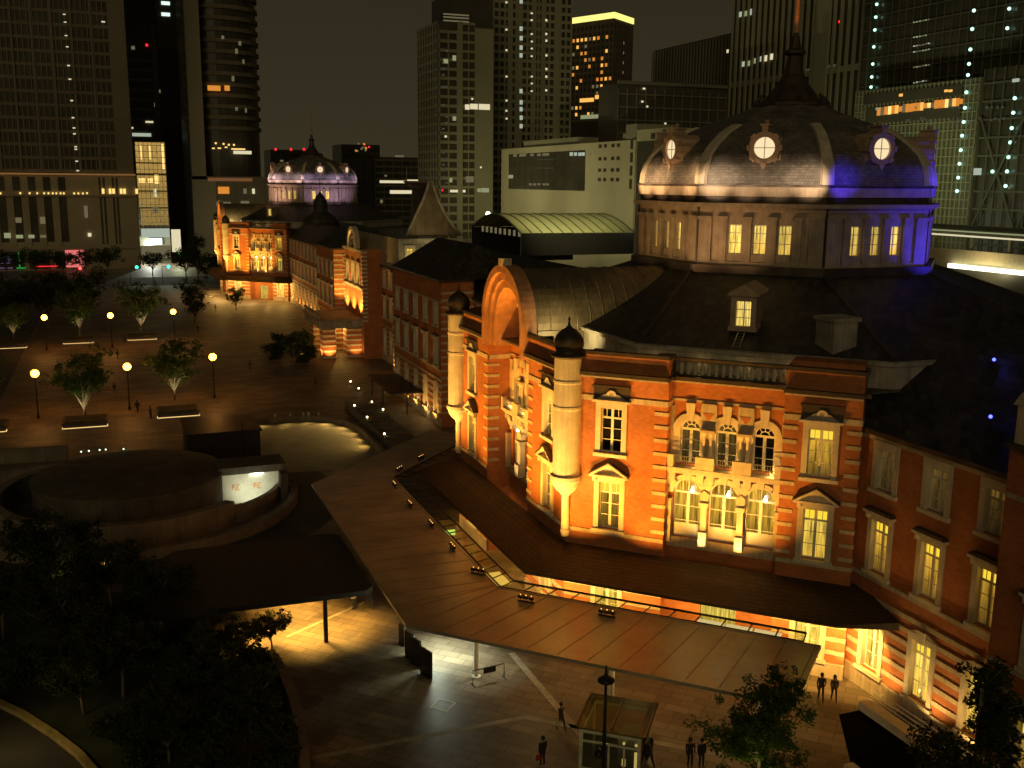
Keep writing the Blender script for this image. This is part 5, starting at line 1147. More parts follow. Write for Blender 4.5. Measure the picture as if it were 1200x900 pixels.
# ------------------------------------------------------------------ people
def person_mat(name, top, legs, skin=(.32, .19, .12)):
    m, nt, out = new_mat(name); N = nt.nodes.new; L = nt.links.new
    b = N('ShaderNodeBsdfPrincipled'); b.inputs['Roughness'].default_value = .8
    tc = N('ShaderNodeTexCoord'); sp = N('ShaderNodeSeparateXYZ'); L(tc.outputs['Object'], sp.inputs[0])
    cr = N('ShaderNodeValToRGB'); cr.color_ramp.interpolation = 'CONSTANT'; e = cr.color_ramp.elements
    e[0].position = 0; e[0].color = (.015, .012, .01, 1); e[1].position = .04; e[1].color = (*legs, 1)
    a = e.new(.5); a.color = (*top, 1); c = e.new(.80); c.color = (*skin, 1)
    dv = N('ShaderNodeMath'); dv.operation = 'DIVIDE'; dv.inputs[1].default_value = 1.8; L(sp.outputs['Z'], dv.inputs[0]); L(dv.outputs[0], cr.inputs['Fac'])
    L(cr.outputs['Color'], b.inputs['Base Color']); L(b.outputs[0], out.inputs['Surface']); return m
def person_mesh(name, step, armf, bend=0.0):
    """one skinned body grown from a joint skeleton"""
    V = [(0, 0, .95), (0, .01, 1.15), (0, 0, 1.38), (0, 0, 1.48), (0, .015, 1.56), (0, .02, 1.68),
         (-.19, 0, 1.40), (-.25, -armf * .5, 1.14), (-.24, -armf + .04, .9), (-.24, -armf + .06, .82),
         (.19, 0, 1.40), (.25, armf * .5, 1.14), (.24, armf + .06, .9), (.24, armf + .09, .82),
         (-.1, 0, .9), (-.1, step * .5 + .04, .5), (-.1, step, .09), (-.1, step + .15, .035),
         (.1, 0, .9), (.1, -step * .5 + .05, .5), (.1, -step, .09), (.1, -step + .15, .035)]
    E_ = [(0, 1), (1, 2), (2, 3), (3, 4), (4, 5), (2, 6), (6, 7), (7, 8), (8, 9), (2, 10), (10, 11), (11, 12), (12, 13), (0, 14), (14, 15), (15, 16), (16, 17), (0, 18), (18, 19), (19, 20), (20, 21)]
    R__ = [.15, .135, .155, .065, .085, .085, .075, .055, .04, .035, .075, .055, .04, .035, .095, .065, .045, .035, .095, .065, .045, .035]
    me = bpy.data.meshes.new(name); me.from_pydata(V, E_, []); me.update()
    o = bpy.data.objects.new('tmp_body', me); col.objects.link(o)
    sk = o.modifiers.new('skin', 'SKIN'); sb = o.modifiers.new('sub', 'SUBSURF'); sb.levels = 1; sb.render_levels = 1
    for v, r in zip(me.skin_vertices[0].data, R__): v.radius = (r * (1.1 if r > .12 else 1), r * (.75 if r > .12 else 1))
    me.skin_vertices[0].data[0].use_root = True
    dg = bpy.context.evaluated_depsgraph_get(); out = bpy.data.meshes.new_from_object(o.evaluated_get(dg)); out.name = name
    bpy.data.objects.remove(o); 
    for p in out.polygons: p.use_smooth = True
    return out
BODY = [person_mesh('walking_body', .24, .2), person_mesh('standing_body', .03, .03)]
hm = MB(); hm.lathe((0, -.005, 1.66), [(.1, -.08), (.112, 0), (.1, .07), (.06, .115), (.005, .13)], 12); HAIR = hm.mesh('hair', mat('black hair', (.012, .01, .009), .6), True)
hl = MB(); hl.lathe((0, -.04, 1.6), [(.06, -.22), (.11, -.1), (.118, .05), (.105, .13), (.06, .18), (.005, .195)], 12); HAIRL = hl.mesh('hair', mat('long dark hair', (.02, .013, .01), .6), True)
def person(x, y, rz, pose, top, legs, label, long_hair=False, s=1.0, group=None):
    me = BODY[pose].copy(); me.materials.clear(); me.materials.append(person_mat('clothes', top, legs))
    o = link('person', me, None, (x, y, .012), rz); o.scale = (s, s, s); tag(o, label, 'person', group); link('hair', HAIRL if long_hair else HAIR, o); return o
DK = (.02, .018, .017)
person(38.75, 46.9, 2.6, 0, DK, (.02, .02, .025), 'person in dark clothes walking, taller of the pair by the lit wing', s=1.02)
person(39.45, 46.55, 2.7, 0, (.05, .035, .03), (.03, .025, .025), 'person with long dark hair, shorter of the pair by the lit wing', True, .96)
person(22.4, 49.2, -2.7, 0, (.018, .016, .016), (.02, .018, .018), 'person in black walking across the forecourt with a pale bag')
b = MB(); b.hexa([(-.17, -.05, 0), (.17, -.05, 0), (.17, .05, 0), (-.17, .05, 0), (-.14, -.02, .36), (.14, -.02, .36), (.14, .02, .36), (-.14, .02, .36)]); b.tube([(-.08, 0, .36), (-.06, 0, .52), (.06, 0, .52), (.08, 0, .36)], .012, 5)
solo('tote_bag', b, mat('beige cloth', (.5, .42, .27), .9), None, label='pale beige tote bag carried by the person crossing the forecourt', cat='bag').location = (22.17, 49.12, .42)
bpy.data.objects['tote_bag'].rotation_euler.z = .4
person(20.0, 46.2, .3, 1, (.02, .018, .018), (.03, .012, .012), 'person in dark clothes standing left of the glass kiosk')
b = MB(); b.hexa([(-.14, -.05, 0), (.14, -.05, 0), (.14, .05, 0), (-.14, .05, 0), (-.12, -.03, .3), (.12, -.03, .3), (.12, .03, .3), (-.12, .03, .3)]); b.tube([(-.07, 0, .3), (0, 0, .46), (.07, 0, .3)], .012, 5)
solo('hand_bag', b, mat('red bag', (.35, .03, .03), .7), None, label='small red bag held by the person left of the kiosk', cat='bag').location = (19.7, 46.1, .48)
person(25.35, 44.0, .6, 0, (.05, .035, .03), DK, 'person with hair tied, passing close behind the glass kiosk', True)
person(27.4, 43.3, 3.0, 1, (.02, .018, .02), DK, 'person with full dark hair, left of two at the bottom edge by the bushy tree', True)
person(27.95, 43.05, 3.2, 1, (.02, .018, .022), DK, 'person with short hair, right of two at the bottom edge by the bushy tree')
person(16.1, 69.6, .2, 0, (.02, .018, .018), DK, 'person in dark clothes walking past the corner of the flat canopy')
person(15.0, 69.9, .4, 1, (.3, .27, .22), DK, 'person in a pale top just inside the flat canopy edge')
g = 'people strolling on the far plaza'
for x, y, p, t, lab in ((-.9, 157.1, 0, DK, 'distant person between the near lamps'), (1.9, 143.1, 0, DK, 'distant person just right of the middle lamp'), (3.4, 138.8, 1, DK, 'distant person left of the half-hidden planter'), (-7.5, 160, 0, (.05, .04, .03), 'distant person beyond the left lamp'), (15.4, 216.5, 1, DK, 'distant person on the pale patch right of the far lamp'), (-.2, 188, 0, DK, 'distant person in front of the middle far lamp'), (1.2, 207, 1, DK, 'distant person by the far lit planter'), (22, 250, 0, (.06, .05, .04), 'distant person near the far pavilion'), (27.5, 152, 0, DK, 'distant person walking towards the central porch'), (20, 170, 0, DK, 'distant person alone on the open plaza')):
    person(x, y, x * 3.1, p, t, (.02, .02, .02), lab, False, 1.0, g)
LIT = {
'left_tower':[(52.3,82.9,0.8,0.3,'W'),(52.4,80.5,0.8,0.3,'W'),(52.4,76.3,0.8,0.3,'W'),(52.5,72.8,0.8,0.3,'W'),(52.5,66.9,0.8,0.4,'W'),(52.6,62.6,0.8,0.4,'W'),(52.7,55.8,0.8,0.4,'W'),(52.7,50.3,0.8,0.4,'W'),(52.8,47.0,0.8,0.4,'W'),(52.8,45.1,0.8,0.4,'W'),(52.9,40.9,0.8,0.4,'W'),(52.9,40.1,0.8,0.4,'W'),(52.9,36.2,0.8,0.4,'W'),(53.0,33.1,0.8,0.4,'W'),(64.0,81.3,1.1,0.4,'W'),(29.1,25.5,0.5,0.6,'Y'),(35.0,25.6,0.5,0.6,'Y'),(37.8,25.6,0.5,0.6,'Y'),(40.1,25.6,0.5,0.6,'Y'),(42.2,25.6,0.5,0.6,'Y'),(43.5,25.6,0.5,0.6,'Y'),(44.8,25.6,0.5,0.6,'Y'),(45.9,25.6,0.5,0.6,'Y'),(47.2,25.6,0.5,0.6,'Y'),(48.2,25.6,0.5,0.6,'Y'),(51.4,25.6,0.5,0.6,'Y'),(52.7,25.6,0.5,0.6,'Y'),(54.1,25.6,0.5,0.6,'Y'),(55.4,25.7,0.5,0.6,'Y'),(60.5,26.4,0.8,1.7,'Y'),(62.7,26.4,0.8,1.7,'Y'),(63.8,26.4,0.8,1.7,'Y'),(66.2,26.4,0.8,1.7,'Y'),(67.3,26.4,0.8,1.7,'Y'),(71.2,26.4,0.8,1.7,'Y'),(41.1,16.7,1.6,2.3,'D'),(54.7,19.5,1.1,4.0,'D'),(33.8,16.8,1.8,1.7,'D'),(55.3,11.8,1.1,1.2,'W'),(30.1,11.8,2.0,1.7,'G'),(33.7,11.4,2.1,1.1,'G'),(37.3,11.4,1.8,1.1,'G'),(40.9,11.4,1.8,0.9,'D'),(50.2,3.8,5.9,5.8,'P'),(29.0,4.2,3.6,3.4,'V'),(41.3,1.4,6.8,0.3,'R'),(33.4,1.0,2.8,0.3,'N'),(33.0,3.8,0.3,5.1,'N'),(28.8,1.1,4.1,0.4,'V')],
'slab':[(20.0,109.7,3.7,1.5,'C'),(19.8,104.8,3.7,1.5,'C'),(6.3,50.6,8.3,1.5,'L'),(10.0,56.5,3.4,0.8,'W'),(2.4,53.6,0.7,0.8,'W'),(4.8,89.3,1.5,1.5,'D'),(10.8,90.8,1.1,1.1,'R'),(15.3,70.5,0.8,1.5,'D'),(13.1,64.3,1.1,1.9,'D')],
'curved':[(9.4,65.8,4.9,2.0,'O'),(14.4,66.0,2.0,2.0,'O'),(13.6,85.1,1.0,1.3,'D'),(20.0,83.2,1.0,1.6,'D'),(18.6,80.2,1.0,1.9,'D'),(16.8,69.7,1.0,2.0,'D'),(17.7,58.2,1.0,1.3,'D'),(21.3,57.7,0.7,1.7,'D'),(-3.1,54.0,0.6,0.7,'W'),(-3.6,68.8,1.3,1.6,'O'),(1.8,95.5,2.5,2.5,'L'),(21.1,76.4,0.7,1.6,'D'),(19.3,41.3,7.1,1.3,'W'),(9.1,44.7,0.7,0.7,'Y'),(12.1,44.5,0.7,0.7,'Y'),(14.1,44.2,0.7,0.7,'Y'),(16.1,44.2,0.7,0.7,'Y'),(8.1,42.7,1.0,0.5,'Y'),(10.4,42.8,1.3,0.5,'Y'),(13.0,43.2,1.0,0.5,'Y'),(17.7,42.6,5.4,0.5,'Y')],
'hotel':[(11.9,26.4,4.3,2.7,'O'),(20.2,26.1,1.3,2.0,'D'),(23.5,26.1,1.0,2.0,'W'),(11.7,21.0,5.6,1.7,'D'),(20.0,21.4,3.3,1.7,'D'),(14.7,30.6,17.1,1.3,'T')],
'lowA':[(4.5,50.1,1.4,1.6,'R'),(14.5,50.3,1.4,1.7,'R'),(23.0,50.5,1.4,1.7,'R'),(8.2,42.8,2.2,1.1,'D'),(12.6,41.9,2.2,1.1,'D'),(16.5,42.5,2.2,1.1,'D'),(19.9,41.8,2.3,1.1,'D')],
'lowB':[(15.3,54.5,1.2,1.1,'O'),(18.6,52.6,1.2,1.1,'R'),(10.7,49.8,1.2,1.1,'D'),(14.3,52.1,1.2,1.1,'D'),(15.5,54.1,1.2,1.1,'R'),(9.7,50.1,1.2,1.1,'D'),(16.6,51.5,1.2,1.1,'O'),(9.8,50.0,1.2,1.1,'O'),(11.6,54.6,1.2,1.1,'D'),(13.5,51.2,1.2,1.1,'D'),(16.3,50.3,1.2,1.1,'D'),(16.4,52.0,1.2,1.1,'O')],
'lowC':[(11.9,29.9,17.6,1.7,'W'),(17.7,23.2,15.4,2.3,'W'),(25.5,30.6,8.3,1.7,'W'),(7.3,33.8,1.7,1.1,'D'),(16.8,46.7,5.9,1.1,'D'),(4.1,17.0,1.8,2.2,'D')],
'A':[(6.9,94.5,10.5,0.5,'D'),(6.9,93.4,10.5,0.5,'D'),(6.9,92.1,10.5,0.5,'D'),(-7.5,74.1,2.1,1.6,'G'),(2.6,76.9,1.8,1.6,'G'),(6.1,78.3,1.4,1.9,'G'),(11.5,59.8,1.8,2.0,'W'),(14.3,60.1,3.2,2.1,'W'),(18.7,60.1,4.7,2.2,'W'),(6.1,55.2,1.4,1.6,'G'),(4.6,31.2,1.1,1.7,'G'),(12.6,31.6,3.3,2.4,'D'),(2.5,48.2,0.9,0.8,'W'),(17.3,36.4,0.7,0.7,'W'),(-0.9,81.5,0.7,0.6,'W'),(1.0,27.2,0.7,0.7,'R'),(7.5,26.9,6.5,1.0,'W'),(19.2,27.3,3.3,1.7,'G'),(16.6,27.3,1.5,1.4,'G'),(13.6,63.0,0.7,0.7,'W'),(1.6,73.9,1.1,0.6,'F'),(-0.2,71.6,1.0,0.6,'F'),(1.5,67.1,1.1,0.6,'F'),(1.4,32.5,1.1,0.7,'F'),(1.4,34.9,1.1,0.7,'F'),(1.5,51.1,1.1,0.7,'F'),(2.9,53.5,1.1,0.7,'F'),(2.9,55.8,1.1,0.7,'F'),(2.9,39.6,1.1,0.7,'F'),(1.4,39.6,1.1,0.7,'F'),(-0.3,58.0,1.1,0.7,'F'),(3.0,80.7,1.1,0.6,'F'),(1.4,37.2,1.1,0.7,'F'),(2.8,30.2,1.1,0.7,'F'),(-0.4,30.2,1.1,0.7,'F'),(1.4,41.9,1.1,0.7,'F'),(2.9,39.6,1.1,0.7,'F'),(-0.4,30.2,1.1,0.7,'F'),(2.9,67.2,1.1,0.6,'F'),(2.9,39.6,1.1,0.7,'F'),(1.5,60.3,1.1,0.7,'F'),(-0.2,76.1,1.0,0.6,'F'),(1.4,34.9,1.1,0.7,'F'),(1.6,76.2,1.0,0.6,'F'),(1.6,76.2,1.0,0.6,'F'),(1.5,71.7,1.1,0.6,'F'),(8.3,72.9,0.6,0.5,'D'),(7.9,67.1,0.6,0.5,'D'),(8.2,65.1,0.6,0.5,'D'),(8.2,63.2,0.6,0.5,'D'),(7.9,61.2,0.6,0.5,'D'),(7.9,59.2,0.6,0.5,'D'),(7.9,57.2,0.6,0.5,'D'),(8.2,51.3,0.6,0.5,'D'),(7.9,49.3,0.6,0.5,'D'),(8.2,45.3,0.6,0.5,'D'),(8.2,39.3,0.6,0.5,'D'),(7.9,35.3,0.6,0.5,'D'),(8.2,33.3,0.6,0.5,'D'),(7.9,31.3,0.6,0.5,'D')],
'B':[(14.9,106.5,1.4,1.7,'L'),(15.0,95.4,1.4,1.8,'L'),(15.1,91.5,1.4,1.8,'L'),(15.1,87.6,1.4,1.8,'L'),(15.1,84.4,1.4,1.8,'L'),(15.3,69.5,1.4,1.8,'L'),(15.4,64.8,1.4,1.8,'L'),(15.4,61.9,1.4,1.8,'L'),(15.5,58.3,1.4,1.8,'L'),(15.5,54.7,1.4,1.8,'L'),(19.9,102.0,0.9,0.6,'W'),(19.9,99.2,0.9,0.6,'W'),(20.0,93.5,0.9,0.6,'W'),(20.1,90.4,0.9,0.6,'W'),(20.1,87.5,0.9,0.6,'W'),(20.1,84.3,0.9,0.6,'W'),(20.3,75.8,0.9,0.6,'W'),(20.3,72.9,0.9,0.6,'W'),(20.3,69.7,0.9,0.6,'W'),(26.7,99.6,0.9,0.9,'W'),(26.8,93.9,0.9,0.9,'W'),(26.9,91.1,0.9,0.9,'W'),(27.0,85.0,0.9,0.9,'W'),(27.1,79.3,0.9,0.9,'W'),(27.1,76.1,0.9,0.9,'W'),(27.2,70.3,0.9,0.9,'W'),(8.2,105.7,0.8,0.7,'W'),(8.3,94.6,0.8,0.7,'W'),(8.4,86.2,0.8,0.7,'W'),(8.5,75.3,0.8,0.7,'W'),(8.6,65.3,0.8,0.7,'W'),(8.6,61.0,0.8,0.7,'W'),(8.7,57.7,0.8,0.7,'W')],
'gt':[(11.5,73.9,2.8,1.8,'L'),(15.3,73.8,2.2,1.8,'G'),(19.0,74.3,2.1,1.8,'G'),(22.7,74.6,2.1,1.8,'L'),(25.8,74.5,2.6,2.0,'W'),(28.8,74.7,2.5,2.0,'W'),(7.7,91.7,1.7,1.8,'L'),(11.0,91.5,1.7,1.8,'G'),(13.7,91.6,2.2,2.1,'L'),(0.3,79.6,1.2,1.2,'W'),(58.8,56.7,1.1,0.5,'W'),(64.6,81.7,1.7,0.8,'R'),(46.9,67.7,1.7,1.8,'F'),(48.7,67.7,1.7,1.8,'F'),(50.6,67.8,1.6,1.8,'F'),(52.4,67.8,1.6,1.8,'F'),(54.3,67.9,1.6,1.8,'F'),(56.1,67.9,1.6,1.8,'F'),(57.8,67.9,1.6,1.8,'F'),(59.6,68.0,1.6,1.7,'F'),(61.4,68.0,1.5,1.7,'F'),(63.1,68.0,1.5,1.7,'F')],
'rt':[(24.4,76.0,0.7,0.3,'G'),(25.5,76.0,0.7,0.3,'G'),(26.7,76.0,0.7,0.3,'G'),(27.8,76.0,0.7,0.3,'D'),(28.9,76.0,0.7,0.3,'G'),(30.0,76.0,0.7,0.3,'D'),(24.9,71.9,0.7,0.3,'G'),(26.0,71.9,0.7,0.3,'L'),(27.2,71.9,0.7,0.3,'G'),(28.3,71.9,0.7,0.3,'D'),(29.4,71.9,0.7,0.3,'G'),(25.2,69.5,0.7,0.3,'L'),(26.3,69.5,0.7,0.3,'G'),(27.4,69.5,0.7,0.3,'D'),(28.6,69.5,0.7,0.3,'D'),(29.7,69.6,0.7,0.3,'D'),(30.8,69.6,0.7,0.3,'L'),(25.4,67.9,0.7,0.3,'L'),(26.5,67.9,0.7,0.3,'D'),(27.6,67.9,0.7,0.3,'D'),(28.8,67.9,0.7,0.3,'G'),(29.9,67.9,0.7,0.3,'G'),(31.0,68.0,0.7,0.3,'G'),(25.9,63.7,0.7,0.3,'D'),(27.0,63.7,0.7,0.3,'G'),(28.1,63.7,0.7,0.3,'D'),(29.3,63.8,0.7,0.3,'D'),(30.4,63.8,0.7,0.3,'G'),(31.5,63.8,0.7,0.3,'D'),(26.4,59.4,0.7,0.3,'G'),(27.5,59.5,0.7,0.3,'L'),(28.6,59.5,0.7,0.3,'D'),(29.8,59.6,0.7,0.3,'L'),(30.9,59.6,0.7,0.3,'D'),(26.6,57.6,0.7,0.3,'L'),(27.7,57.6,0.7,0.3,'G'),(28.9,57.7,0.7,0.3,'G'),(30.0,57.7,0.7,0.3,'D'),(31.1,57.8,0.7,0.3,'G'),(32.2,57.8,0.7,0.3,'G'),(26.8,55.7,0.7,0.3,'D'),(28.0,55.7,0.7,0.3,'D'),(29.1,55.8,0.7,0.3,'G'),(30.2,55.8,0.7,0.3,'L'),(31.3,55.9,0.7,0.3,'G'),(27.7,48.6,0.7,0.3,'L'),(28.8,48.7,0.7,0.3,'G'),(29.9,48.8,0.7,0.3,'G'),(31.0,48.8,0.7,0.3,'D'),(32.1,48.9,0.7,0.3,'G'),(27.9,46.9,0.7,0.3,'G'),(29.0,47.0,0.7,0.3,'G'),(30.1,47.1,0.7,0.3,'L'),(31.2,47.2,0.7,0.3,'L'),(32.3,47.3,0.7,0.3,'D'),(28.1,45.0,0.7,0.3,'D'),(29.2,45.1,0.7,0.3,'D'),(30.4,45.2,0.7,0.3,'L'),(31.5,45.3,0.7,0.3,'G'),(28.3,43.4,0.7,0.3,'D'),(29.4,43.5,0.7,0.3,'L'),(30.5,43.6,0.7,0.3,'D'),(31.7,43.7,0.7,0.3,'G')],
'pod':[(14.6,51.3,1.3,2.2,'O'),(16.1,51.3,1.3,2.2,'D'),(17.5,51.4,1.2,2.2,'O'),(19.0,51.4,1.2,2.2,'Y'),(20.4,51.5,1.2,2.2,'O'),(21.8,51.5,1.2,2.2,'Q'),(23.2,51.5,1.2,1.4,'O'),(24.6,51.6,1.2,2.2,'D'),(25.9,51.6,1.2,2.2,'O'),(27.3,51.6,1.2,2.1,'O'),(28.6,51.7,1.2,2.1,'O'),(30.0,51.7,1.1,2.1,'O'),(31.3,51.7,1.1,2.1,'Q'),(32.6,51.8,1.1,1.3,'O'),(33.9,51.8,1.1,1.3,'Y'),(35.2,51.8,1.1,1.3,'D'),(36.4,51.9,1.1,2.1,'O'),(37.7,51.9,1.1,2.1,'O'),(39.0,51.9,1.1,2.1,'O'),(40.2,51.9,1.1,2.1,'Y'),(41.4,52.0,1.1,2.0,'D'),(42.7,52.0,1.1,2.0,'Q'),(43.9,52.0,1.0,2.0,'O'),(45.1,52.1,1.0,1.3,'O'),(23.0,55.2,1.3,0.7,'Q'),(39.6,55.1,1.2,0.6,'Q'),(41.1,55.0,1.2,0.6,'Q'),(14.2,52.1,1.8,0.7,'G'),(32.5,48.5,0.6,0.7,'F'),(45.5,47.4,0.6,0.6,'F'),(33.4,48.0,0.6,0.7,'F'),(41.9,47.6,0.6,0.6,'F'),(44.6,50.6,0.6,0.6,'F'),(26.2,48.3,0.7,0.7,'F'),(43.5,50.7,0.6,0.6,'F'),(45.7,50.5,0.6,0.6,'F'),(42.4,50.7,0.6,0.6,'F'),(31.4,48.5,0.6,0.7,'F'),(33.6,51.3,0.6,0.7,'F'),(44.3,47.9,0.6,0.6,'F'),(26.9,48.3,0.7,0.7,'F'),(28.8,51.6,0.6,0.7,'F'),(34.5,47.9,0.6,0.7,'F'),(42.2,50.8,0.6,0.6,'F'),(37.8,51.0,0.6,0.7,'F'),(29.2,51.5,0.6,0.7,'F'),(31.4,48.5,0.6,0.7,'F'),(43.0,47.5,0.6,0.6,'F')],
'pod2':[(7.2,46.8,0.5,0.6,'F'),(8.6,47.2,0.5,0.6,'F'),(0.8,47.6,0.6,0.6,'F'),(4.6,47.0,0.5,0.6,'F'),(7.7,49.9,0.5,0.6,'F'),(2.6,50.2,0.5,0.6,'F'),(5.7,47.3,0.5,0.6,'F'),(6.2,49.9,0.5,0.6,'F'),(3.0,50.1,0.5,0.6,'F'),(4.3,50.1,0.5,0.6,'F'),(10.9,56.0,2.0,0.8,'L'),(1.7,34.5,2.5,1.7,'L'),(12.2,30.6,0.6,0.6,'D')],
'white':[(18.6,40.9,3.2,1.0,'D'),(24.9,40.9,3.1,1.0,'D'),(28.5,40.9,3.1,1.0,'D'),(36.2,40.8,3.0,0.9,'D'),(42.9,40.7,2.9,0.9,'D'),(47.8,40.7,2.8,0.9,'D'),(50.9,40.7,2.8,0.9,'D'),(71.9,40.4,2.3,1.2,'L'),(75.4,40.3,2.2,1.1,'L'),(78.9,40.2,2.2,1.1,'L'),(81.6,40.2,2.2,1.1,'L'),(14.2,32.8,4.7,1.3,'G'),(34.9,29.9,2.6,0.8,'D'),(39.1,29.9,2.5,0.8,'D'),(43.3,30.0,2.5,0.7,'D'),(48.2,30.0,2.4,0.7,'D'),(51.4,30.0,2.4,0.7,'D'),(43.0,39.0,2.5,0.3,'F'),(43.1,35.9,2.5,0.3,'F'),(46.2,38.9,2.4,0.3,'F'),(46.3,35.9,2.4,0.3,'F'),(49.4,38.9,2.4,0.3,'F'),(49.6,35.8,2.4,0.3,'F'),(52.6,38.8,2.4,0.3,'F'),(52.7,35.8,2.4,0.3,'F'),(55.7,38.8,2.3,0.3,'F'),(55.8,35.8,2.3,0.3,'F'),(86.9,40.2,1.3,1.1,'D'),(90.8,40.4,1.9,1.1,'D')],
'dark':[(17.0,63.2,1.0,0.6,'W'),(16.5,58.8,0.8,0.6,'W'),(18.5,57.2,0.7,0.6,'W'),(26.0,51.6,0.7,0.6,'W')],
}
STR = [(257.3, 83.1), (257.3, 79.5), (257.3, 75.9), (257.2, 71.1), (257.1, 66.2), (257.1, 62.5), (257.1, 59.6), (257.0, 55.2), (257.0, 51.2), (256.9, 47.7), (209.2, 73.9), (209.2, 69.5), (209.2, 64.6), (209.2, 61.1), (209.2, 58.4), (209.2, 54.2), (209.2, 50.4), (209.2, 46.9), (209.3, 43.5), (209.3, 39.9), (209.3, 36.5), (209.3, 33.0), (209.3, 29.6), (207.8, 74.8), (207.8, 70.1), (194.7, 51.8), (194.7, 48.4), (194.7, 44.8), (194.7, 41.4), (194.8, 37.9), (194.8, 34.5), (194.8, 31.0), (199.3, 34.5)]
# ------------------------------------------------------------------ towers and far city
LC = {'W': ((1.0, .88, .55), .75), 'G': ((.62, .66, .34), .42), 'L': ((.75, .85, .68), .5), 'D': ((.5, .42, .22), .28), 'F': ((.3, .3, .2), .16), 'Y': ((1.0, .66, .2), 1.3), 'O': ((1.0, .36, .05), .7), 'Q': ((1.0, .5, .1), 1.1),
      'R': ((1.0, .03, .04), 1.2), 'C': ((.75, 1.0, .9), 1.2), 'P': ((1.0, .22, .2), .8), 'V': ((.35, .2, .4), .3), 'N': ((.05, .7, .12), .5), 'T': ((.3, .13, .05), .5)}
for k in list(LC): LC[k] = emit('lit window ' + k, LC[k][0], LC[k][1])
TW = dict(
    brown=mat('tower stone', (.36, .3, .2), .8, var=.12, scale=.05), brown_d=mat('tower dark stone', (.19, .16, .11), .8, var=.15, scale=.05), olive=mat('tower olive panel', (.29, .28, .18), .7, var=.12, scale=.05),
    olive_d=mat('tower dark panel', (.17, .165, .11), .7, var=.15, scale=.06), cream=mat('cream concrete', (.52, .48, .30), .85, var=.1, scale=.06, streak=.1), glass=mat('tower glazing', (.07, .064, .042), .25, .0, var=.35, scale=.12, spec=.5),
    glass_o=mat('olive tower glazing', (.16, .16, .095), .3, .0, var=.25, scale=.1, spec=.5), black2=mat('dark mullion', (.11, .11, .075), .6, var=.2, scale=.1), black=mat('black cladding', (.075, .068, .048), .4, var=.2, scale=.1))
def grid(mb, F, L, z0, z1, fh, bay, band, mw, d=.28, skip=()):
    z = z0
    while z < z1 + .1: mb.fbox(F, 0, L, 0, d * .8, z - band / 2, z + band / 2); z += fh
    n = int(round(L / bay))
    for i in range(n + 1):
        u = L * i / n; mb.fbox(F, max(0, u - mw / 2), min(L, u + mw / 2), 0, d, z0, z1)
def lits(key, F, parent, d=.32, name='lit_window'):
    for u, z, w, h, c in LIT.get(key, ()):
        if u < 0: continue
        m = MB(); m.fbox(F, -w / 2, w / 2, -.1, .0, -h / 2, h / 2)
        m = MB(); W0 = Frame(0, 0, F.th); m.fbox(W0, -w / 2, w / 2, -.15, 0, -h / 2, h / 2)
        o = link(name, m.mesh(name, LC[c]), parent, Vector(F.pt(u, d, z)) - WL[parent.name])
def body(root, pts, z0, z1, m, name='tower_body'):
    b = MB(); b.prism(pts, z0, z1); return part(name, b, m, root)

# left: stone grid tower over a pilastered podium
t = empty('office_tower', (-26, 380, 0), 'broad brown stone tower with a pilastered podium at the far left of the plaza', 'office tower')
F = Frame(-62, 380, 0)
body(t, [(-62, 380), (9.1, 380), (9.1, 425), (-62, 425)], 0, 31.6, TW['brown'], 'podium'); body(t, [(-62, 380.6), (8.6, 380.6), (8.6, 425), (-62, 425)], 31.62, 190, TW['glass'])
b = MB(); Fu = Frame(-62, 380.6, 0); grid(b, Fu, 65.5, 33, 190, 4.25, 1.65, 1.0, .34, .35)
for u in range(0, 66, 6): b.fbox(Fu, u - .35, u + .35, 0, .6, 33, 190)
b.fbox(Fu, 65.3, 70.7, 0, .7, 31.7, 190); part('facade_grid', b, TW['brown_d'], t)
b = MB()
for x0, x1 in ((0, 51.5),):
    u = 0.6
    while u < 50: b.fbox(F, u, u + 2.3, .02, .04, 9.5, 24.6); b.fbox(F, u, u + 2.3, .02, .04, 26.4, 31); u += 4.6
for u in (59.2, 60.5, 63.4, 64.6): b.fbox(F, u, u + .7, .02, .04, 8.5, 31)
for u in (2, 12, 22, 28, 36, 44): b.fbox(F, u, u + 6.5, .02, .04, .5, 6.4)
part('podium_glazing', b, TW['glass'], t)
b = MB(); b.fbox(F, 0, 71.1, 0, .8, 24.6, 25.2); b.fbox(F, 0, 71.1, 0, .7, 7.0, 8.2)
for u in range(0, 52, 1): 
    if u % 5 == 0: b.fbox(F, u * .92 - .2, u * .92 + .5, 0, .35, 8.2, 24.6)
part('podium_trim', b, TW['brown'], t)
b = MB(); b.fbox(F, 0, 71.1, 0, 1.0, 31.64, 32.2); part('lit_cornice', b, emit('lit cornice', (.42, .2, .06), .45), t)
lits('left_tower', F, t, .75)
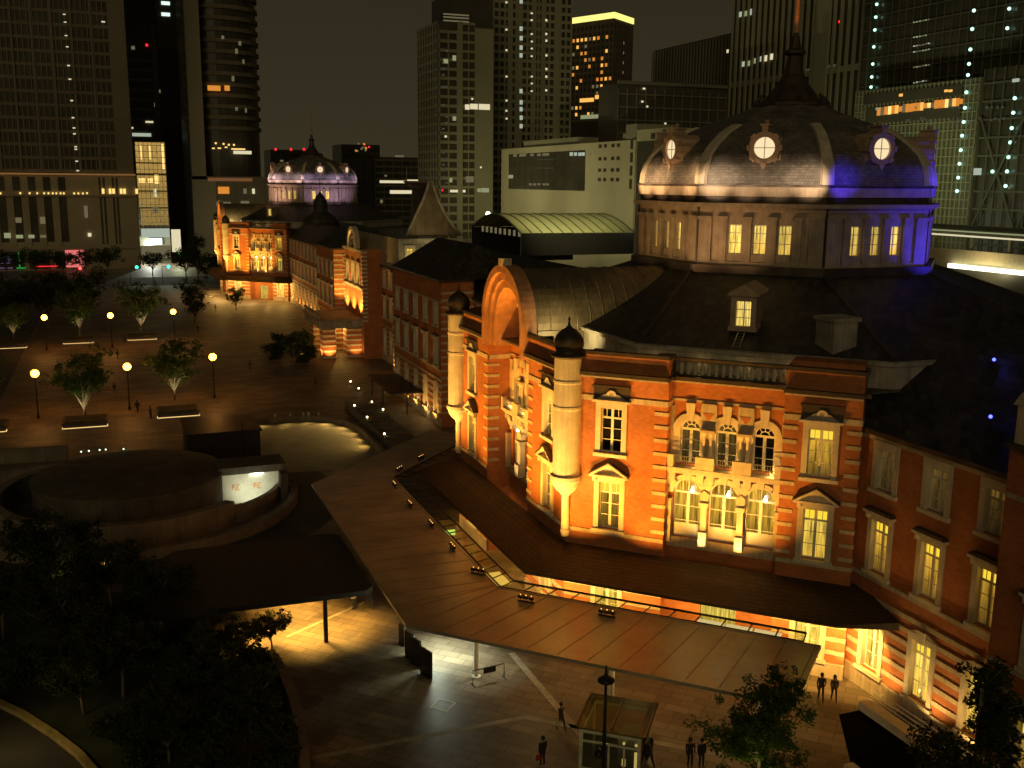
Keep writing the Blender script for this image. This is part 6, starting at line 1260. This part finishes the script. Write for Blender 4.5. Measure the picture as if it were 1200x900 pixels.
# atrium and dark slab behind it
t = empty('glass_atrium', (15, 400, 0), 'narrow brightly lit glass atrium between the left tower and the curved tower', 'glass building')
F = Frame(9.8, 400, 0); body(t, [(9.8, 400.8), (20.4, 400.8), (20.4, 425), (9.8, 425)], 0, 44, TW['black'])
MAT['atrium'] = curtain_mat('atrium light', (.3, .2, .06), (.85, .52, .13), .8, 44)
b = MB()
for z0, z1, u0, u1 in ((36.5, 43.5, .3, 10.3), (32.6, 36, .3, 10.3), (26.5, 32, .3, 10.3), (20.5, 26, .5, 10.3), (14, 20, .8, 10.3)):
    b.fbox(F, u0, u1, -.7, -.5, z0, z1)
part('atrium_floor', b, MAT['atrium'], t)
for u, z, w, h, c in ((2.2, 40, .5, 5, 'Y'), (5.2, 40, .5, 5, 'Y'), (9.6, 38.5, .8, 9, 'Y'), (7, 30.5, 1.5, 3.2, 'Y'), (2, 30, 2.4, 1.6, 'Y'), (4.8, 30, 1.8, 1.6, 'Y'), (6.2, 25.6, .9, 3, 'W'), (6, 19.5, 2, 2.5, 'D')):
    b = MB(); b.fbox(F, u - w / 2, u + w / 2, -.45, -.4, z - h / 2, z + h / 2); part('hanging_lamp', b, LC[c], t)
b = MB(); grid(b, Frame(9.8, 400.2, 0), 10.5, 13, 44, 2.1, 1.5, .16, .12, .2); part('glazing_grid', b, TW['black'], t)
for (u0, u1, z0, z1, c) in ((.6, 10.4, 9.6, 12.8, 'L'), (3.2, 7.6, 7.0, 9.2, 'C'), (.4, 10.4, 2.0, 6.6, 'D'), (11.0, 14.2, 4.2, 12.4, 'W'), (13, 13.8, 0, 4.5, 'N')):
    b = MB(); b.fbox(F, u0, u1, -.5, .1 + .05 * z0 / 10, z0, z1); part('shop_light', b, LC[c] if c != 'C' else emit('shop sign', (.85, .95, 1.0), 2.2), t)
t = empty('slab_tower', (24, 520, 0), 'dark banded tower rising behind the lit atrium', 'office tower')
F = Frame(10, 520, 0); body(t, [(10, 520.4), (38, 520.4), (38, 545), (10, 545)], 0, 140, TW['black']); b = MB(); grid(b, F, 13, 40, 84, 4.4, 13, 1.3, .2, .5); b.fbox(F, 12.8, 15, 0, 1.2, 0, 100); b.fbox(F, 15.5, 28, 0, .3, 90, 140); part('floor_bands', b, TW['olive_d'], t); lits('slab', F, t, .6)
# curved balcony tower and its base
t = empty('curved_tower', (46, 446, 0), 'dark curved tower with balcony bands and a lit rooftop sign on its base', 'office tower')
arcp = lambda r, a0, a1, n=14: [(45 + r * math.cos(a0 + (a1 - a0) * i / n), 449 + r * math.sin(a0 + (a1 - a0) * i / n)) for i in range(n + 1)]
P = arcp(15.5, PI * 1.15, PI * 2.0); body(t, P + [(60.5, 470), (31, 470)], 0, 150, TW['black'])
b = MB(); z = 50
while z < 150:
    A = arcp(15.6, PI * 1.15, PI * 2.0); B = arcp(16.3, PI * 1.15, PI * 2.0); b.loft([[(*A[i], z), (*B[i], z), (*B[i], z + 1.5), (*A[i], z + 1.5)] for i in range(15)], caps=True); z += 4.2
part('balcony_band', b, TW['brown_d'], t)
b = MB(); Fc = Frame(31, 434, 0); b.fbox(Fc, .2, 5.6, 0, 6, 0, 150); part('stone_fin', b, TW['brown'], t)
lits('curved', Frame(32, 432, 0), t, .4)
t = empty('corner_block', (46, 428, 0), 'low stone block with a lit top line below the curved tower', 'building')
F = Frame(31, 428, 0); body(t, [(31, 428), (62, 428), (62, 433), (31, 433)], 0, 31.8, TW['brown_d']); b = MB(); b.fbox(F, 0, 9, 0, .6, 0, 30.6); part('stone_pier', b, TW['brown'], t)
b = MB(); grid(b, Frame(40, 428, 0), 22, 3, 30, 4.4, 3.6, 1.6, .7, .3); part('facade_grid', b, TW['brown_d'], t); lits('hotel', F, t, .65)
# far low blocks
for key, x0, x1, y, h, m, lab in (('lowA', 101, 124, 700, 50, 'black', 'distant dark tower with red beacons behind the far dome'), ('lowB', 146, 172, 690, 54, 'black', 'distant dark tower dotted with orange lights right of the far dome'), ('lowC', 166, 203, 680, 46, 'olive_d', 'distant low block with long lit floors right of the far dome')):
    t = empty('distant_block', ((x0 + x1) / 2, y, 0), lab, 'office block'); o = {'lowA': 100, 'lowB': 146, 'lowC': 166}[key]
    body(t, [(x0, y), (x1, y), (x1, y + 30), (x0, y + 30)], 0, h, TW['glass'])
    b = MB(); grid(b, Frame(x0, y, 0), x1 - x0, 2, h, 4.2, (x1 - x0) / 6, 1.4, .6, .3); part('facade_grid', b, TW[m], t); lits(key, Frame(o, y, 0), t, .4)
for x, w, y, h, lab in ((60, 45, 560, 30, 'distant black roofscape left of the far dome'), (205, 60, 720, 28, 'distant black roofscape left of the twin towers')):
    t = empty('distant_block', (x, y, 0), lab, 'office block'); body(t, [(x - w / 2, y), (x + w / 2, y), (x + w / 2, y + 20), (x - w / 2, y + 20)], 0, h, TW['black'])
    b = MB(); b.box(x - w / 4, x, y - 1, y + 6, h, h + 4); part('roof_plant', b, TW['brown_d'], t)
# twin towers beyond the tracks
t = empty('residential_tower', (136, 400, 0), 'stepped dark tower with a red beacon and one bright floor, left of the twin towers', 'tower')
body(t, [(124, 400.4), (146.5, 400.4), (146.5, 430), (124, 430)], 0, 92, TW['glass']); body(t, [(129, 400.4), (146.5, 400.4), (146.5, 426), (129, 426)], 92.02, 103, TW['black'])
F = Frame(124, 400, 0); b = MB(); grid(b, F, 7.5, 4, 88, 3.5, 3.7, 1.2, .6, .4); b.fbox(F, 7.5, 9.5, 0, .9, 0, 92); b.fbox(F, 14.8, 22.5, 0, .55, 0, 90); grid(b, Frame(133.4, 400, 0), 5.5, 4, 92, 3.5, 2.7, 1.0, .4, .35); grid(b, Frame(124, 430, -PI / 2), 29.6, 4, 92, 3.5, 3.7, 1.2, .6, .3); part('facade_grid', b, TW['olive'], t); lits('A', F, t, .62)
b = MB(); b.tube([(130, 402, 103), (130, 402, 110)], .2, 5); b.ball((130, 402, 110), .7, 8); part('beacon', b, LC['R'], t)
t = empty('residential_tower', (174, 430, 0), 'taller twin tower with columns of small white window lights', 'tower')
body(t, [(156, 430.4), (194, 430.4), (194, 470), (156, 470)], 0, 150, TW['glass']); F = Frame(155, 430, 0); b = MB(); grid(b, F, 39, 4, 150, 3.4, 2.6, 1.3, .8, .4)
for u in (0, 9, 13.5, 20, 24.5, 31): b.fbox(F, u, u + 2.2, 0, .7, 0, 150)
part('facade_grid', b, TW['olive'], t); lits('B', F, t, .75)
# tower with glowing crown
t = empty('crowned_tower', (300, 610, 0), 'distant dark tower outlined by a glowing yellow roof edge', 'office tower')
a_, c_, d_ = (286.0, 632.0), (299.7, 600.0), (322.5, 618.0); body(t, [a_, c_, d_, (309, 650)], 0, 133, TW['black'])
FL_ = Frame(a_[0], a_[1], math.atan2(-32, 13.7)); FR_2 = Frame(c_[0], c_[1], math.atan2(18, 22.8))
b = MB(); b.fbox(FL_, 0, 34.8, -.2, .5, 131, 134.5); b.fbox(FR_2, 0, 29, -.2, .5, 131, 134.5); part('lit_crown', b, emit('crown light', (1.0, .86, .22), 1.3), t)
b = MB(); grid(b, FL_, 34.8, 70, 130, 4.2, 3.5, 1.6, 1.2, .3); grid(b, FR_2, 29, 70, 130, 4.2, 3.6, 1.6, 1.2, .3); part('facade_grid', b, TW['brown_d'], t)
rg = random.Random(5)
cand = [(1.5 + 3.5 * i, 72 + 4.2 * k) for i in range(10) for k in range(13)]
for u, z in rg.sample(cand, 34) + [(1.5 + 3.5 * i, 118.2) for i in range(7)] + [(22.5, 84.6), (22.5, 88.8), (22.5, 93), (26, 84.6), (26, 88.8), (26, 93), (29.5, 93)]:
    m = MB(); m.fbox(FL_, u - .9, u + .9, .32, .4, z + 1, z + 3); part('lit_window', m, LC[rg.choice('OOQDD')], t)
for z in [75 + 6 * k for k in range(8)]: m = MB(); m.fbox(FR_2, 14, 15.2, .32, .4, z, z + 1.6); part('lit_window', m, LC['D'], t)
for u0, u1, z in ((8, 20, 81.5), (21, 33, 83), (9, 32, 71)): m = MB(); m.fbox(FL_, u0, u1, .42, .5, z, z + 2.4); part('lit_floor', m, LC['Q' if z > 75 else 'G'], t)
for z, u in ((78, 33), (74, 35)): m = MB(); m.ball(FR_2.pt(u - 28, .6, z), .8, 6); part('beacon', m, LC['R'], t)
# dark blocks
t = empty('office_block', (188, 335, 0), 'dark flat-topped block behind the white panelled building', 'office block')
body(t, [(167, 330.4), (211, 330.4), (211, 345), (167, 345)], 0, 64.5, TW['black']); F = Frame(160, 330, 0); b = MB(); b.fbox(F, 7, 51, -.6, .4, 64.5, 65.6); grid(b, Frame(167, 330, 0), 44, 4, 63, 4.4, 3.6, .5, .4, .3); part('facade_grid', b, TW['olive_d'], t); lits('dark', F, t, .5)
t = empty('office_block', (236, 390, 0), 'dark block with fine vertical ribs and a sloping skyline beyond the near dome', 'office block')
body(t, [(230.4, 350), (262, 350), (262, 421), (230.4, 421)], 0, 88.5, TW['black']); F = Frame(230, 421, -PI / 2); b = MB(); grid(b, F, 71, 50, 88, 40, 2.4, .6, .7, .5); part('facade_grid', b, TW['olive_d'], t)
# white panelled building
t = empty('panelled_building', (156, 340, 0), 'long cream concrete building with a large black window panel over the platform roofs', 'building')
F = Frame(150, 402, -PI / 2); body(t, [(150, 283.6), (170, 283.6), (170, 399), (150, 399)], 0, 43.7, TW['cream']); body(t, [(150.3, 264), (170, 264), (170, 283.4), (150.3, 283.4)], 0, 46.5, TW['cream'], 'stair_tower')
b = MB(); b.fbox(F, 12, 83, -.4, .06, 28, 41.5); part('black_panel', b, TW['glass'], t)
b = MB()
for u in [12 + 71 * k / 12 for k in range(13)]: b.fbox(F, u - .12, u + .12, .06, .2, 28, 41.5)
for z in (32.5, 37): b.fbox(F, 12, 83, .06, .18, z - .15, z + .15)
part('panel_mullions', b, TW['black'], t)
for y0 in (3,):
    for z in (42.4, 38.4, 34.8, 31.8):
        for u in (94.2, 98.0, 103.4, 107.2):
            m = MB(); m.fbox(F, u - 1.1, u + 1.1, -.2, .05, z - .55, z + .55); part('slot_window', m, TW['black'], t)
for z in (29, 33, 37, 41): m = MB(); m.fbox(F, 115.2, 117, -.2, .05, z, z + 3); part('slot_window', m, TW['black'], t)
m = MB(); m.fbox(F, 119.5, 137.5, -.1, .04, 0, 43); m.fbox(F, 128, 130, -.1, .06, 43.6, 45.2); part('dark_cladding', m, TW['black'], t)
b = MB(); b.box(151, 165, 285, 292, 43.72, 48.5); b.prism([(152, 292), (164, 292), (164, 296), (152, 296)], 43.72, 46); b.box(152, 160, 330, 380, 43.72, 46.2); part('roof_plant', b, TW['olive'], t); lits('white', F, t, .25)
# platform roof: shallow barrel
t = empty('platform_roof', (103, 232, 0), 'shallow pale barrel roof with arched ribs over the tracks, behind the station', 'platform roof')
b = MB(); rb = MB(); x0, x1 = 88.6, 118.0; prof2 = [(222.5 + 35 * i / 16, 19.2 + 3.8 * math.sin(PI * i / 16)) for i in range(17)]
shear = lambda y: (y - 240) * -.085
b.loft([[(x0 + k, y, z) for y, z in prof2] for k in (0, x1 - x0)], close=False)
for i in range(12):
    x = x0 + (x1 - x0) * i / 11; rb.tube([(x, y, z + .05) for y, z in prof2], .2, 5)
part('roof_sheet', b, mat('pale roof sheet', (.52, .5, .27), .6, var=.08, scale=.3), t); part('roof_rib', rb, TW['olive_d'], t)
b = MB(); b.box(x0, x1, 222.3, 222.6, 14, 19.1); b.box(x0, x1, 257.4, 257.7, 10, 19.1)
part('eave_wall', b, MAT['metal'], t)
for k in range(9):
    m = MB(); m.box(89.5 + 0, 89.9, 226 + k * 3.2, 226.6 + k * 3.2, 18.2, 19.6); part('end_lamp', m, LC['D'], t)
spot((92, 200, 36), (103, 232, 21), 38000, (1.0, .95, .45), 60, .9, .3, 'platform_light')
for x, y, z, lab in ((120, 216, 19.5, 'white floodlight mast by the right end of the barrel roof'), (103.8, 287, 21.5, 'white floodlight mast beyond the left end of the barrel roof')):
    b = MB(); b.tube([(x, y, 0), (x, y, z)], .2, 6); o = solo('light_mast', b, TW['olive_d'], (x, y, 0), label=lab, cat='light mast'); b = MB(); b.ball((0, 0, z), .75, 8); link('lamp_head', b.mesh('lamp_head', emit('cool mast lamp', (1.0, 1.0, .85), 6)), o)
# elevated platform to the right of the near dome
t = empty('elevated_platform', (157, 130, 0), 'long lit elevated railway platform at the right edge behind the near dome', 'platform')
b = MB(); b.box(151, 166, 40, 175, 0, 15.4); part('viaduct', b, TW['black'], t); b = MB(); b.box(150.6, 166, 40, 175, 22.0, 22.9); part('canopy_roof', b, TW['olive_d'], t)
b = MB(); b.box(150.3, 150.6, 40, 175, 22.35, 22.6); part('light_strip', b, LC['G'], t); b = MB(); b.box(150.3, 150.6, 40, 175, 21.5, 21.8); part('light_strip', b, LC['W'], t)
b = MB(); b.box(150.8, 151, 40, 175, 15.42, 19.0); part('parapet', b, mat('pale parapet', (.6, .5, .3), .7, var=.1), t); b = MB(); b.box(149.8, 150.2, 40, 154, 15.5, 16.3); part('platform_lamp', b, emit('platform lamp', (1.0, 1.0, .7), 3.0), t)
b = MB()
for y in range(42, 175, 9): b.box(151.2, 151.7, y, y + .5, 19, 22)
part('column', b, TW['olive_d'], t)
for y in (85, 105, 125, 145): spot((146, y, 15), (151, y, 17.5), 1300, (1.0, .85, .45), 150, .9, .2, 'platform_light')
# ribbed tower
t = empty('ribbed_tower', (225, 305, 0), 'tall dark tower of closely set vertical ribs behind the near dome', 'office tower')
body(t, [(220.4, 269), (262, 269), (262, 342), (220.4, 342)], 0, 170, TW['glass']); F = Frame(220, 345, -PI / 2); b = MB(); Fg = Frame(220, 342, -PI / 2)
grid(b, Fg, 73, 30, 170, 200, 3.55, .6, 1.05, .7); b.fbox(Fg, 0, 73, 0, .3, 66, 68); b.fbox(Fg, 50, 57, 0, .9, 30, 170); part('facade_grid', b, TW['olive'], t); lits('gt', F, t, .2)
# glass towers at right with strings of lights
t = empty('glass_tower', (222, 225, 0), 'dark glass tower at the right edge hung with vertical strings of star-like lights', 'office tower')
body(t, [(215.4, 150), (255, 150), (255, 263), (215.4, 263)], 0, 140, TW['glass']); F = Frame(215, 266, -PI / 2); b = MB(); grid(b, Frame(215, 263, -PI / 2), 113, 20, 140, 4.0, 3.0, .4, .2, .25); part('facade_grid', b, TW['black2'], t); lits('rt', F, t, .3)
t2 = empty('retail_podium', (210, 230, 0), 'olive gridded podium with an orange-lit restaurant floor below the glass tower', 'building')
body(t2, [(205.4, 205.5), (215.2, 205.5), (215.2, 252), (205.4, 252)], 0, 57.6, TW['glass_o']); F = Frame(205, 256, -PI / 2); b = MB(); grid(b, Frame(205, 252, -PI / 2), 46.5, 12, 57.6, 2.2, 1.55, .3, .28, .2); part('facade_grid', b, TW['olive'], t2)
b = MB(); b.fbox(F, 9, 45, .22, .3, 48.2, 52.6); b.fbox(F, 8, 45, .22, .3, 53.6, 56.4); part('dark_floor', b, TW['black'], t2); lits('pod', F, t2, .45)
t3 = empty('glass_annex', (210, 190, 0), 'dark braced glass annex right of the gridded podium', 'building')
body(t3, [(206.4, 150), (215.2, 150), (215.2, 205.2), (206.4, 205.2)], 0, 59.6, TW['glass']); F = Frame(206, 206, -PI / 2); b = MB(); grid(b, Frame(206, 205.2, -PI / 2), 55, 12, 59.6, 4.4, 3.2, .5, .3, .3)
for k in range(3): b.tube([Frame(206, 205, -PI / 2).pt(14 * k, .4, 20), Frame(206, 205, -PI / 2).pt(14 * k + 14, .4, 48)], .3, 5); b.tube([Frame(206, 205, -PI / 2).pt(14 * k + 14, .4, 20), Frame(206, 205, -PI / 2).pt(14 * k, .4, 48)], .3, 5)
part('bracing', b, TW['black2'], t3); lits('pod2', F, t3, .5)
sm_ = MB(); sm_.ball((0, 0, 0), .45, 8); smm = sm_.mesh('facade_light', emit('star light', (.5, 1.0, .8), 2.2))
for i, (y, z) in enumerate(STR):
    par, x = (t, 214.4) if i < 10 else (t2, 204.4) if i < 23 else (t, 214.4) if i < 25 else (t3, 205.4)
    link('facade_light', smm, par, Vector((x, y, z)) - WL[par.name])
# traffic lights on the far road
for x, y, c, lab in ((6.4, 318, (.02, 1.0, .45), 'green traffic light left of the bright atrium entrance'), (15.2, 318, (.02, .9, .75), 'blue-green traffic light right under the atrium entrance'), (-8.8, 318, (1.0, .03, .03), 'red traffic light before the pink shop window')):
    b = MB(); b.tube([(0, 0, 0), (0, 0, 5.6)], .09, 6); b.tube([(0, 0, 5.3), (1.6, 0, 5.5)], .06, 5); b.box(1.2, 2.5, -.15, .15, 5.2, 5.7)
    o = link('traffic_light', b.mesh('traffic_light', MAT['metal']), None, (x - 1.8, y, 0)); tag(o, lab, 'traffic light'); b = MB(); b.ball((1.85, -.2, 5.45), .42, 10); link('signal_lens', b.mesh('signal_lens', emit('signal', c, 9.0, True)), o)
# ------------------------------------------------------------------ lights: the station's floodlights
K = 10.8
for dy, k in ((0, 1.0), (217.8, 1.0)):
    for y in (84.4, 78.6, 73.2, 67.8):
        spot((21.9, y + dy, 5.2), (28.3, y + dy, 14.6), 700 * k * K, FLOOD, 80, .8)
    for (x, y) in ((22.1, 62.7), (25.2, 57.6), (28.9, 53.9), (32.6, 50.2)):
        spot((x, y + dy, 5.2), (x + 4.5, y + dy + 4.5, 14.6), 760 * k * K, FLOOD, 82, .8)
    # recess lamps on the porch roof, close under the balconies
    for u in (9.4, 11.9):
        p = Frame(28.3, 62 + dy, -PI / 4).pt(u, .35, 6.95); q = Frame(28.3, 62 + dy, -PI / 4).pt(u, -1.0, 11); spot(p, q, 280, (1.0, .7, .25), 100)
    for u in (10.4, 13.0):
        p = Frame(28.3, 85.3 + dy, -PI / 2).pt(u, 0.2, 6.95); q = Frame(28.3, 85.3 + dy, -PI / 2).pt(u, -2.0, 11); spot(p, q, 300, (1.0, .7, .25), 100)
    for u in (8.25, 10.65, 13.05):
        point(Frame(28.3, 62 + dy, -PI / 4).pt(u + .7, -.5, 12.85), 34, (1.0, .58, .14), .08, 'balcony_lamp')
    for u in (8.9, 11.65, 14.4): point(Frame(28.3, 85.3 + dy, -PI / 2).pt(u + .7, -1.5, 12.85), 34, (1.0, .58, .14), .08, 'balcony_lamp')
    if dy:
        for x, y in ((25.6, 78), (25.6, 68), (26.3, 60.5), (29.3, 56.8), (33, 53.2), (36.8, 49.4), (40.2, 46.2)): point((x, y + dy, 4.2), 900, (1.0, .58, .14), .15, 'porch_light')
        for x, y in ((24, 54), (31, 47)): spot((x, y + dy, 4.6), (x, y + dy, 0), 900, (1.0, .7, .4), 120, 1.0)
    # turrets
    spot((21.9, 58.6 + dy, 5.2), (28.2, 62 + dy, 14.2), 7500, (1.0, .62, .16), 56, .6); spot((22.0, 84.0 + dy, 5.2), (28.2, 85.3 + dy, 14.2), 5500, (1.0, .62, .16), 56, .6)
    # arched gable and vault
    spot((27.2, 73.6 + dy, 18.9), (30, 73.6 + dy, 23), 260, FLOOD, 150); spot((30.0, 66.3 + dy, 19.3), (32.2, 69.3 + dy, 20.8), 900, (1.0, .8, .35), 140); spot((30.6, 64.9 + dy, 19.2), (31.6, 69.3 + dy, 21.6), 260, (1.0, .8, .35), 100)
    # dome: floodlights on the flat roofs wash the drum, unseen spots added in the air beyond its cornice wash the dome
    c = Vector((53.4, 73.6 + dy, 0))
    for a, rgb, e in ((1.0, (1.0, .5, .15), 700), (1.25, (1.0, .55, .24), 1050), (1.5, (.05, .03, 1.0), 120), (1.68, (.05, .03, 1.0), 5600)):
        if dy: rgb, e = ((1.0, .6, .5), 2600) if a < 1.3 else ((.6, .42, .8), 1800)
        for q in ((-.16, .16) if a != 1.25 else (-.34, -.1)):
            d = Vector((math.cos(PI * a + q), math.sin(PI * a + q), 0)); spot(c + d * 17.0 + Vector((0, 0, 23.6)), c + d * 11.0 + Vector((0, 0, 29.2)), e * .62, rgb, 80, .9)
    for k in range(5):
        for j in range(4):
            a = PI * (.875 + .25 * k) + PI * .25 * ((j + .5) / 4) if k < 4 else PI * (.75 + .125 * (j + .5) / 4 * 2)
            warm = a < PI * 1.375
            rgb = ((1.0, .62, .3) if a < PI * 1.12 else (1.0, .72, .46)) if warm else (.06, .03, 1.0)
            if dy: rgb = (.95, .7, .8) if warm else (.7, .55, .9)
            edge = 1.6 if j in (0, 3) else .7
            d = Vector((math.cos(a), math.sin(a), 0)); spot(c + d * 16.5 + Vector((0, 0, 30.6)), c + d * 10.9 + Vector((0, 0, 31.3)), 1.95 * edge * (760 if warm else ((620 if (k == 2 and j == 0) or k == 3 else 110) if not dy else 420)), rgb, 40, 1.0)
    for u in (2.5, 5.5, 8.5, 11.5, 14.2): point(Frame(28.3, 62 + dy, -PI / 4).pt(u, -1.75, 19.3), 5, (1.0, .72, .3), .06, 'gutter_light')
# wings: ground-level uplights between the windows
for X, ys in ((42.3, (102, 106.6, 111, 115.6, 119)), (38.0, (124.5, 129, 133.5, 138, 142.8)), (42.3, (148, 152.5, 157, 161)), (38.4, (193, 197.5, 202, 206)), (42.3, (212, 217, 222, 227, 232, 237, 242, 247, 252, 257, 262))):
    for y in ys: spot((X - 1.3, y, .3), (X - .1, y, 3.4), 800, (1.0, .5, .1), 110, 1.0)
for y in (48.0, 45.0, 41.5, 38.5): spot((40.9, y - .3, .7), (42.2, y, 4.0), 420, (1.0, .6, .17), 120, .9)
spot((39.5, 42.0, 7.4), (42.3, 42, 12), 45, FLOOD, 130); spot((38.9, 46.5, 7.6), (42.3, 46, 12), 60, FLOOD, 120)
# centre
for y in (177, 182.5, 188): spot((38.6, y, 7.4), (40.3, y, 13), 5500, (1.0, .58, .12), 110, .9)
for y in (178, 187): point((36.6, y + (2 if y < 180 else -2), 4.9), 420, (1.0, .58, .13), .1, 'porch_light')
spot((32.4, 178, .3), (33.6, 178, 3), 500, (1.0, .5, .12), 110); spot((34.5, 175.6, .3), (34.5, 176.6, 3), 700, (1.0, .5, .12), 110); spot((39.2, 175.2, .3), (39.2, 176.4, 3), 400, (1.0, .5, .12), 110)
for x in (46.0, 51.0): spot((x, 161.6, 16.8), (x, 163.5, 20), 260, (1.0, .8, .35), 120)
spot((47, 156, 19), (49.8, 165, 26), 1300, (1.0, .8, .4), 60)
# city glow from behind the camera
sun = bpy.data.lights.new('city_glow', 'SUN'); sun.energy = 0.27; sun.angle = math.radians(30); sun.color = (1.0, .8, .42)
so = bpy.data.objects.new('city_glow', sun); col.objects.link(so); so.rotation_euler = Vector((.45, .85, -.30)).to_track_quat('-Z', 'Y').to_euler()

for y in (300, 340, 380): spot((100, y - 20, 18), (150, y, 34), 24000, (1.0, .9, .5), 95, 1.0, .3, 'building_wash')
for y in (200, 235): spot((165, y - 6, 26), (205, y, 40), 20000, (.95, 1.0, .55), 100, 1.0, .3, 'building_wash')  # unseen spots added to brighten the retail podium

spot((52.0, 72.0, 41.9), (53.3, 73.5, 46.5), 260, (1.0, .42, .12), 50, .9, .05, 'mast_light')

point((13, 396, 7), 9000, (.9, .95, .8), .4, 'street_fill_light'); point((22, 385, 7), 4000, (.95, 1.0, .6), .4, 'street_fill_light')  # unseen points added to light up the street gap by the atrium
# ------------------------------------------------------------------ camera, sky
cam = bpy.data.cameras.new('camera'); cam.sensor_width = 36; cam.lens = 36.0; cam.clip_end = 5000; cam.clip_start = 0.5
co = bpy.data.objects.new('camera', cam); col.objects.link(co); scene.camera = co
PITCH, ROLL, YAW = math.radians(11.2), math.radians(0.55), math.radians(21.3)
f_ = Vector((math.sin(YAW) * math.cos(PITCH), math.cos(YAW) * math.cos(PITCH), -math.sin(PITCH)))
r0 = Vector((math.cos(YAW), -math.sin(YAW), 0)); u0 = r0.cross(f_)
R_ = r0 * math.cos(ROLL) + u0 * math.sin(ROLL); U_ = R_.cross(f_)
co.matrix_world = Matrix(((R_.x, U_.x, -f_.x, 0), (R_.y, U_.y, -f_.y, 0), (R_.z, U_.z, -f_.z, 31.0), (0, 0, 0, 1)))

w = bpy.data.worlds.new('World'); scene.world = w; w.use_nodes = True
nt = w.node_tree; bg = nt.nodes['Background']
tc = nt.nodes.new('ShaderNodeTexCoord'); sp = nt.nodes.new('ShaderNodeSeparateXYZ'); nt.links.new(tc.outputs['Generated'], sp.inputs[0])
n = nt.nodes.new('ShaderNodeTexNoise'); n.inputs['Scale'].default_value = 2.2; n.inputs['Detail'].default_value = 5; nt.links.new(tc.outputs['Generated'], n.inputs['Vector'])
ad = nt.nodes.new('ShaderNodeMath'); ad.operation = 'MULTIPLY_ADD'; ad.inputs[1].default_value = 0.12; nt.links.new(n.outputs['Fac'], ad.inputs[0]); nt.links.new(sp.outputs['Z'], ad.inputs[2])
cr = nt.nodes.new('ShaderNodeValToRGB'); e = cr.color_ramp.elements
e[0].position = 0.0; e[0].color = (0.042, 0.0345, 0.0175, 1); e[1].position = 0.42; e[1].color = (0.0135, 0.0115, 0.006, 1)
nt.links.new(ad.outputs[0], cr.inputs['Fac']); nt.links.new(cr.outputs['Color'], bg.inputs['Color']); bg.inputs['Strength'].default_value = 1.0

scene.render.engine = 'CYCLES'
scene.cycles.use_denoising = True
try: scene.cycles.denoiser = 'OPENIMAGEDENOISE'
except Exception: pass
scene.cycles.use_light_tree = True
scene.cycles.max_bounces = 6; scene.cycles.diffuse_bounces = 3; scene.cycles.glossy_bounces = 3; scene.cycles.transparent_max_bounces = 12
scene.cycles.sample_clamp_indirect = 3.0; scene.cycles.sample_clamp_direct = 0
scene.cycles.caustics_reflective = False; scene.cycles.caustics_refractive = False
scene.view_settings.view_transform = 'Standard'; scene.view_settings.look = 'None'; scene.view_settings.exposure = 0; scene.view_settings.gamma = 1
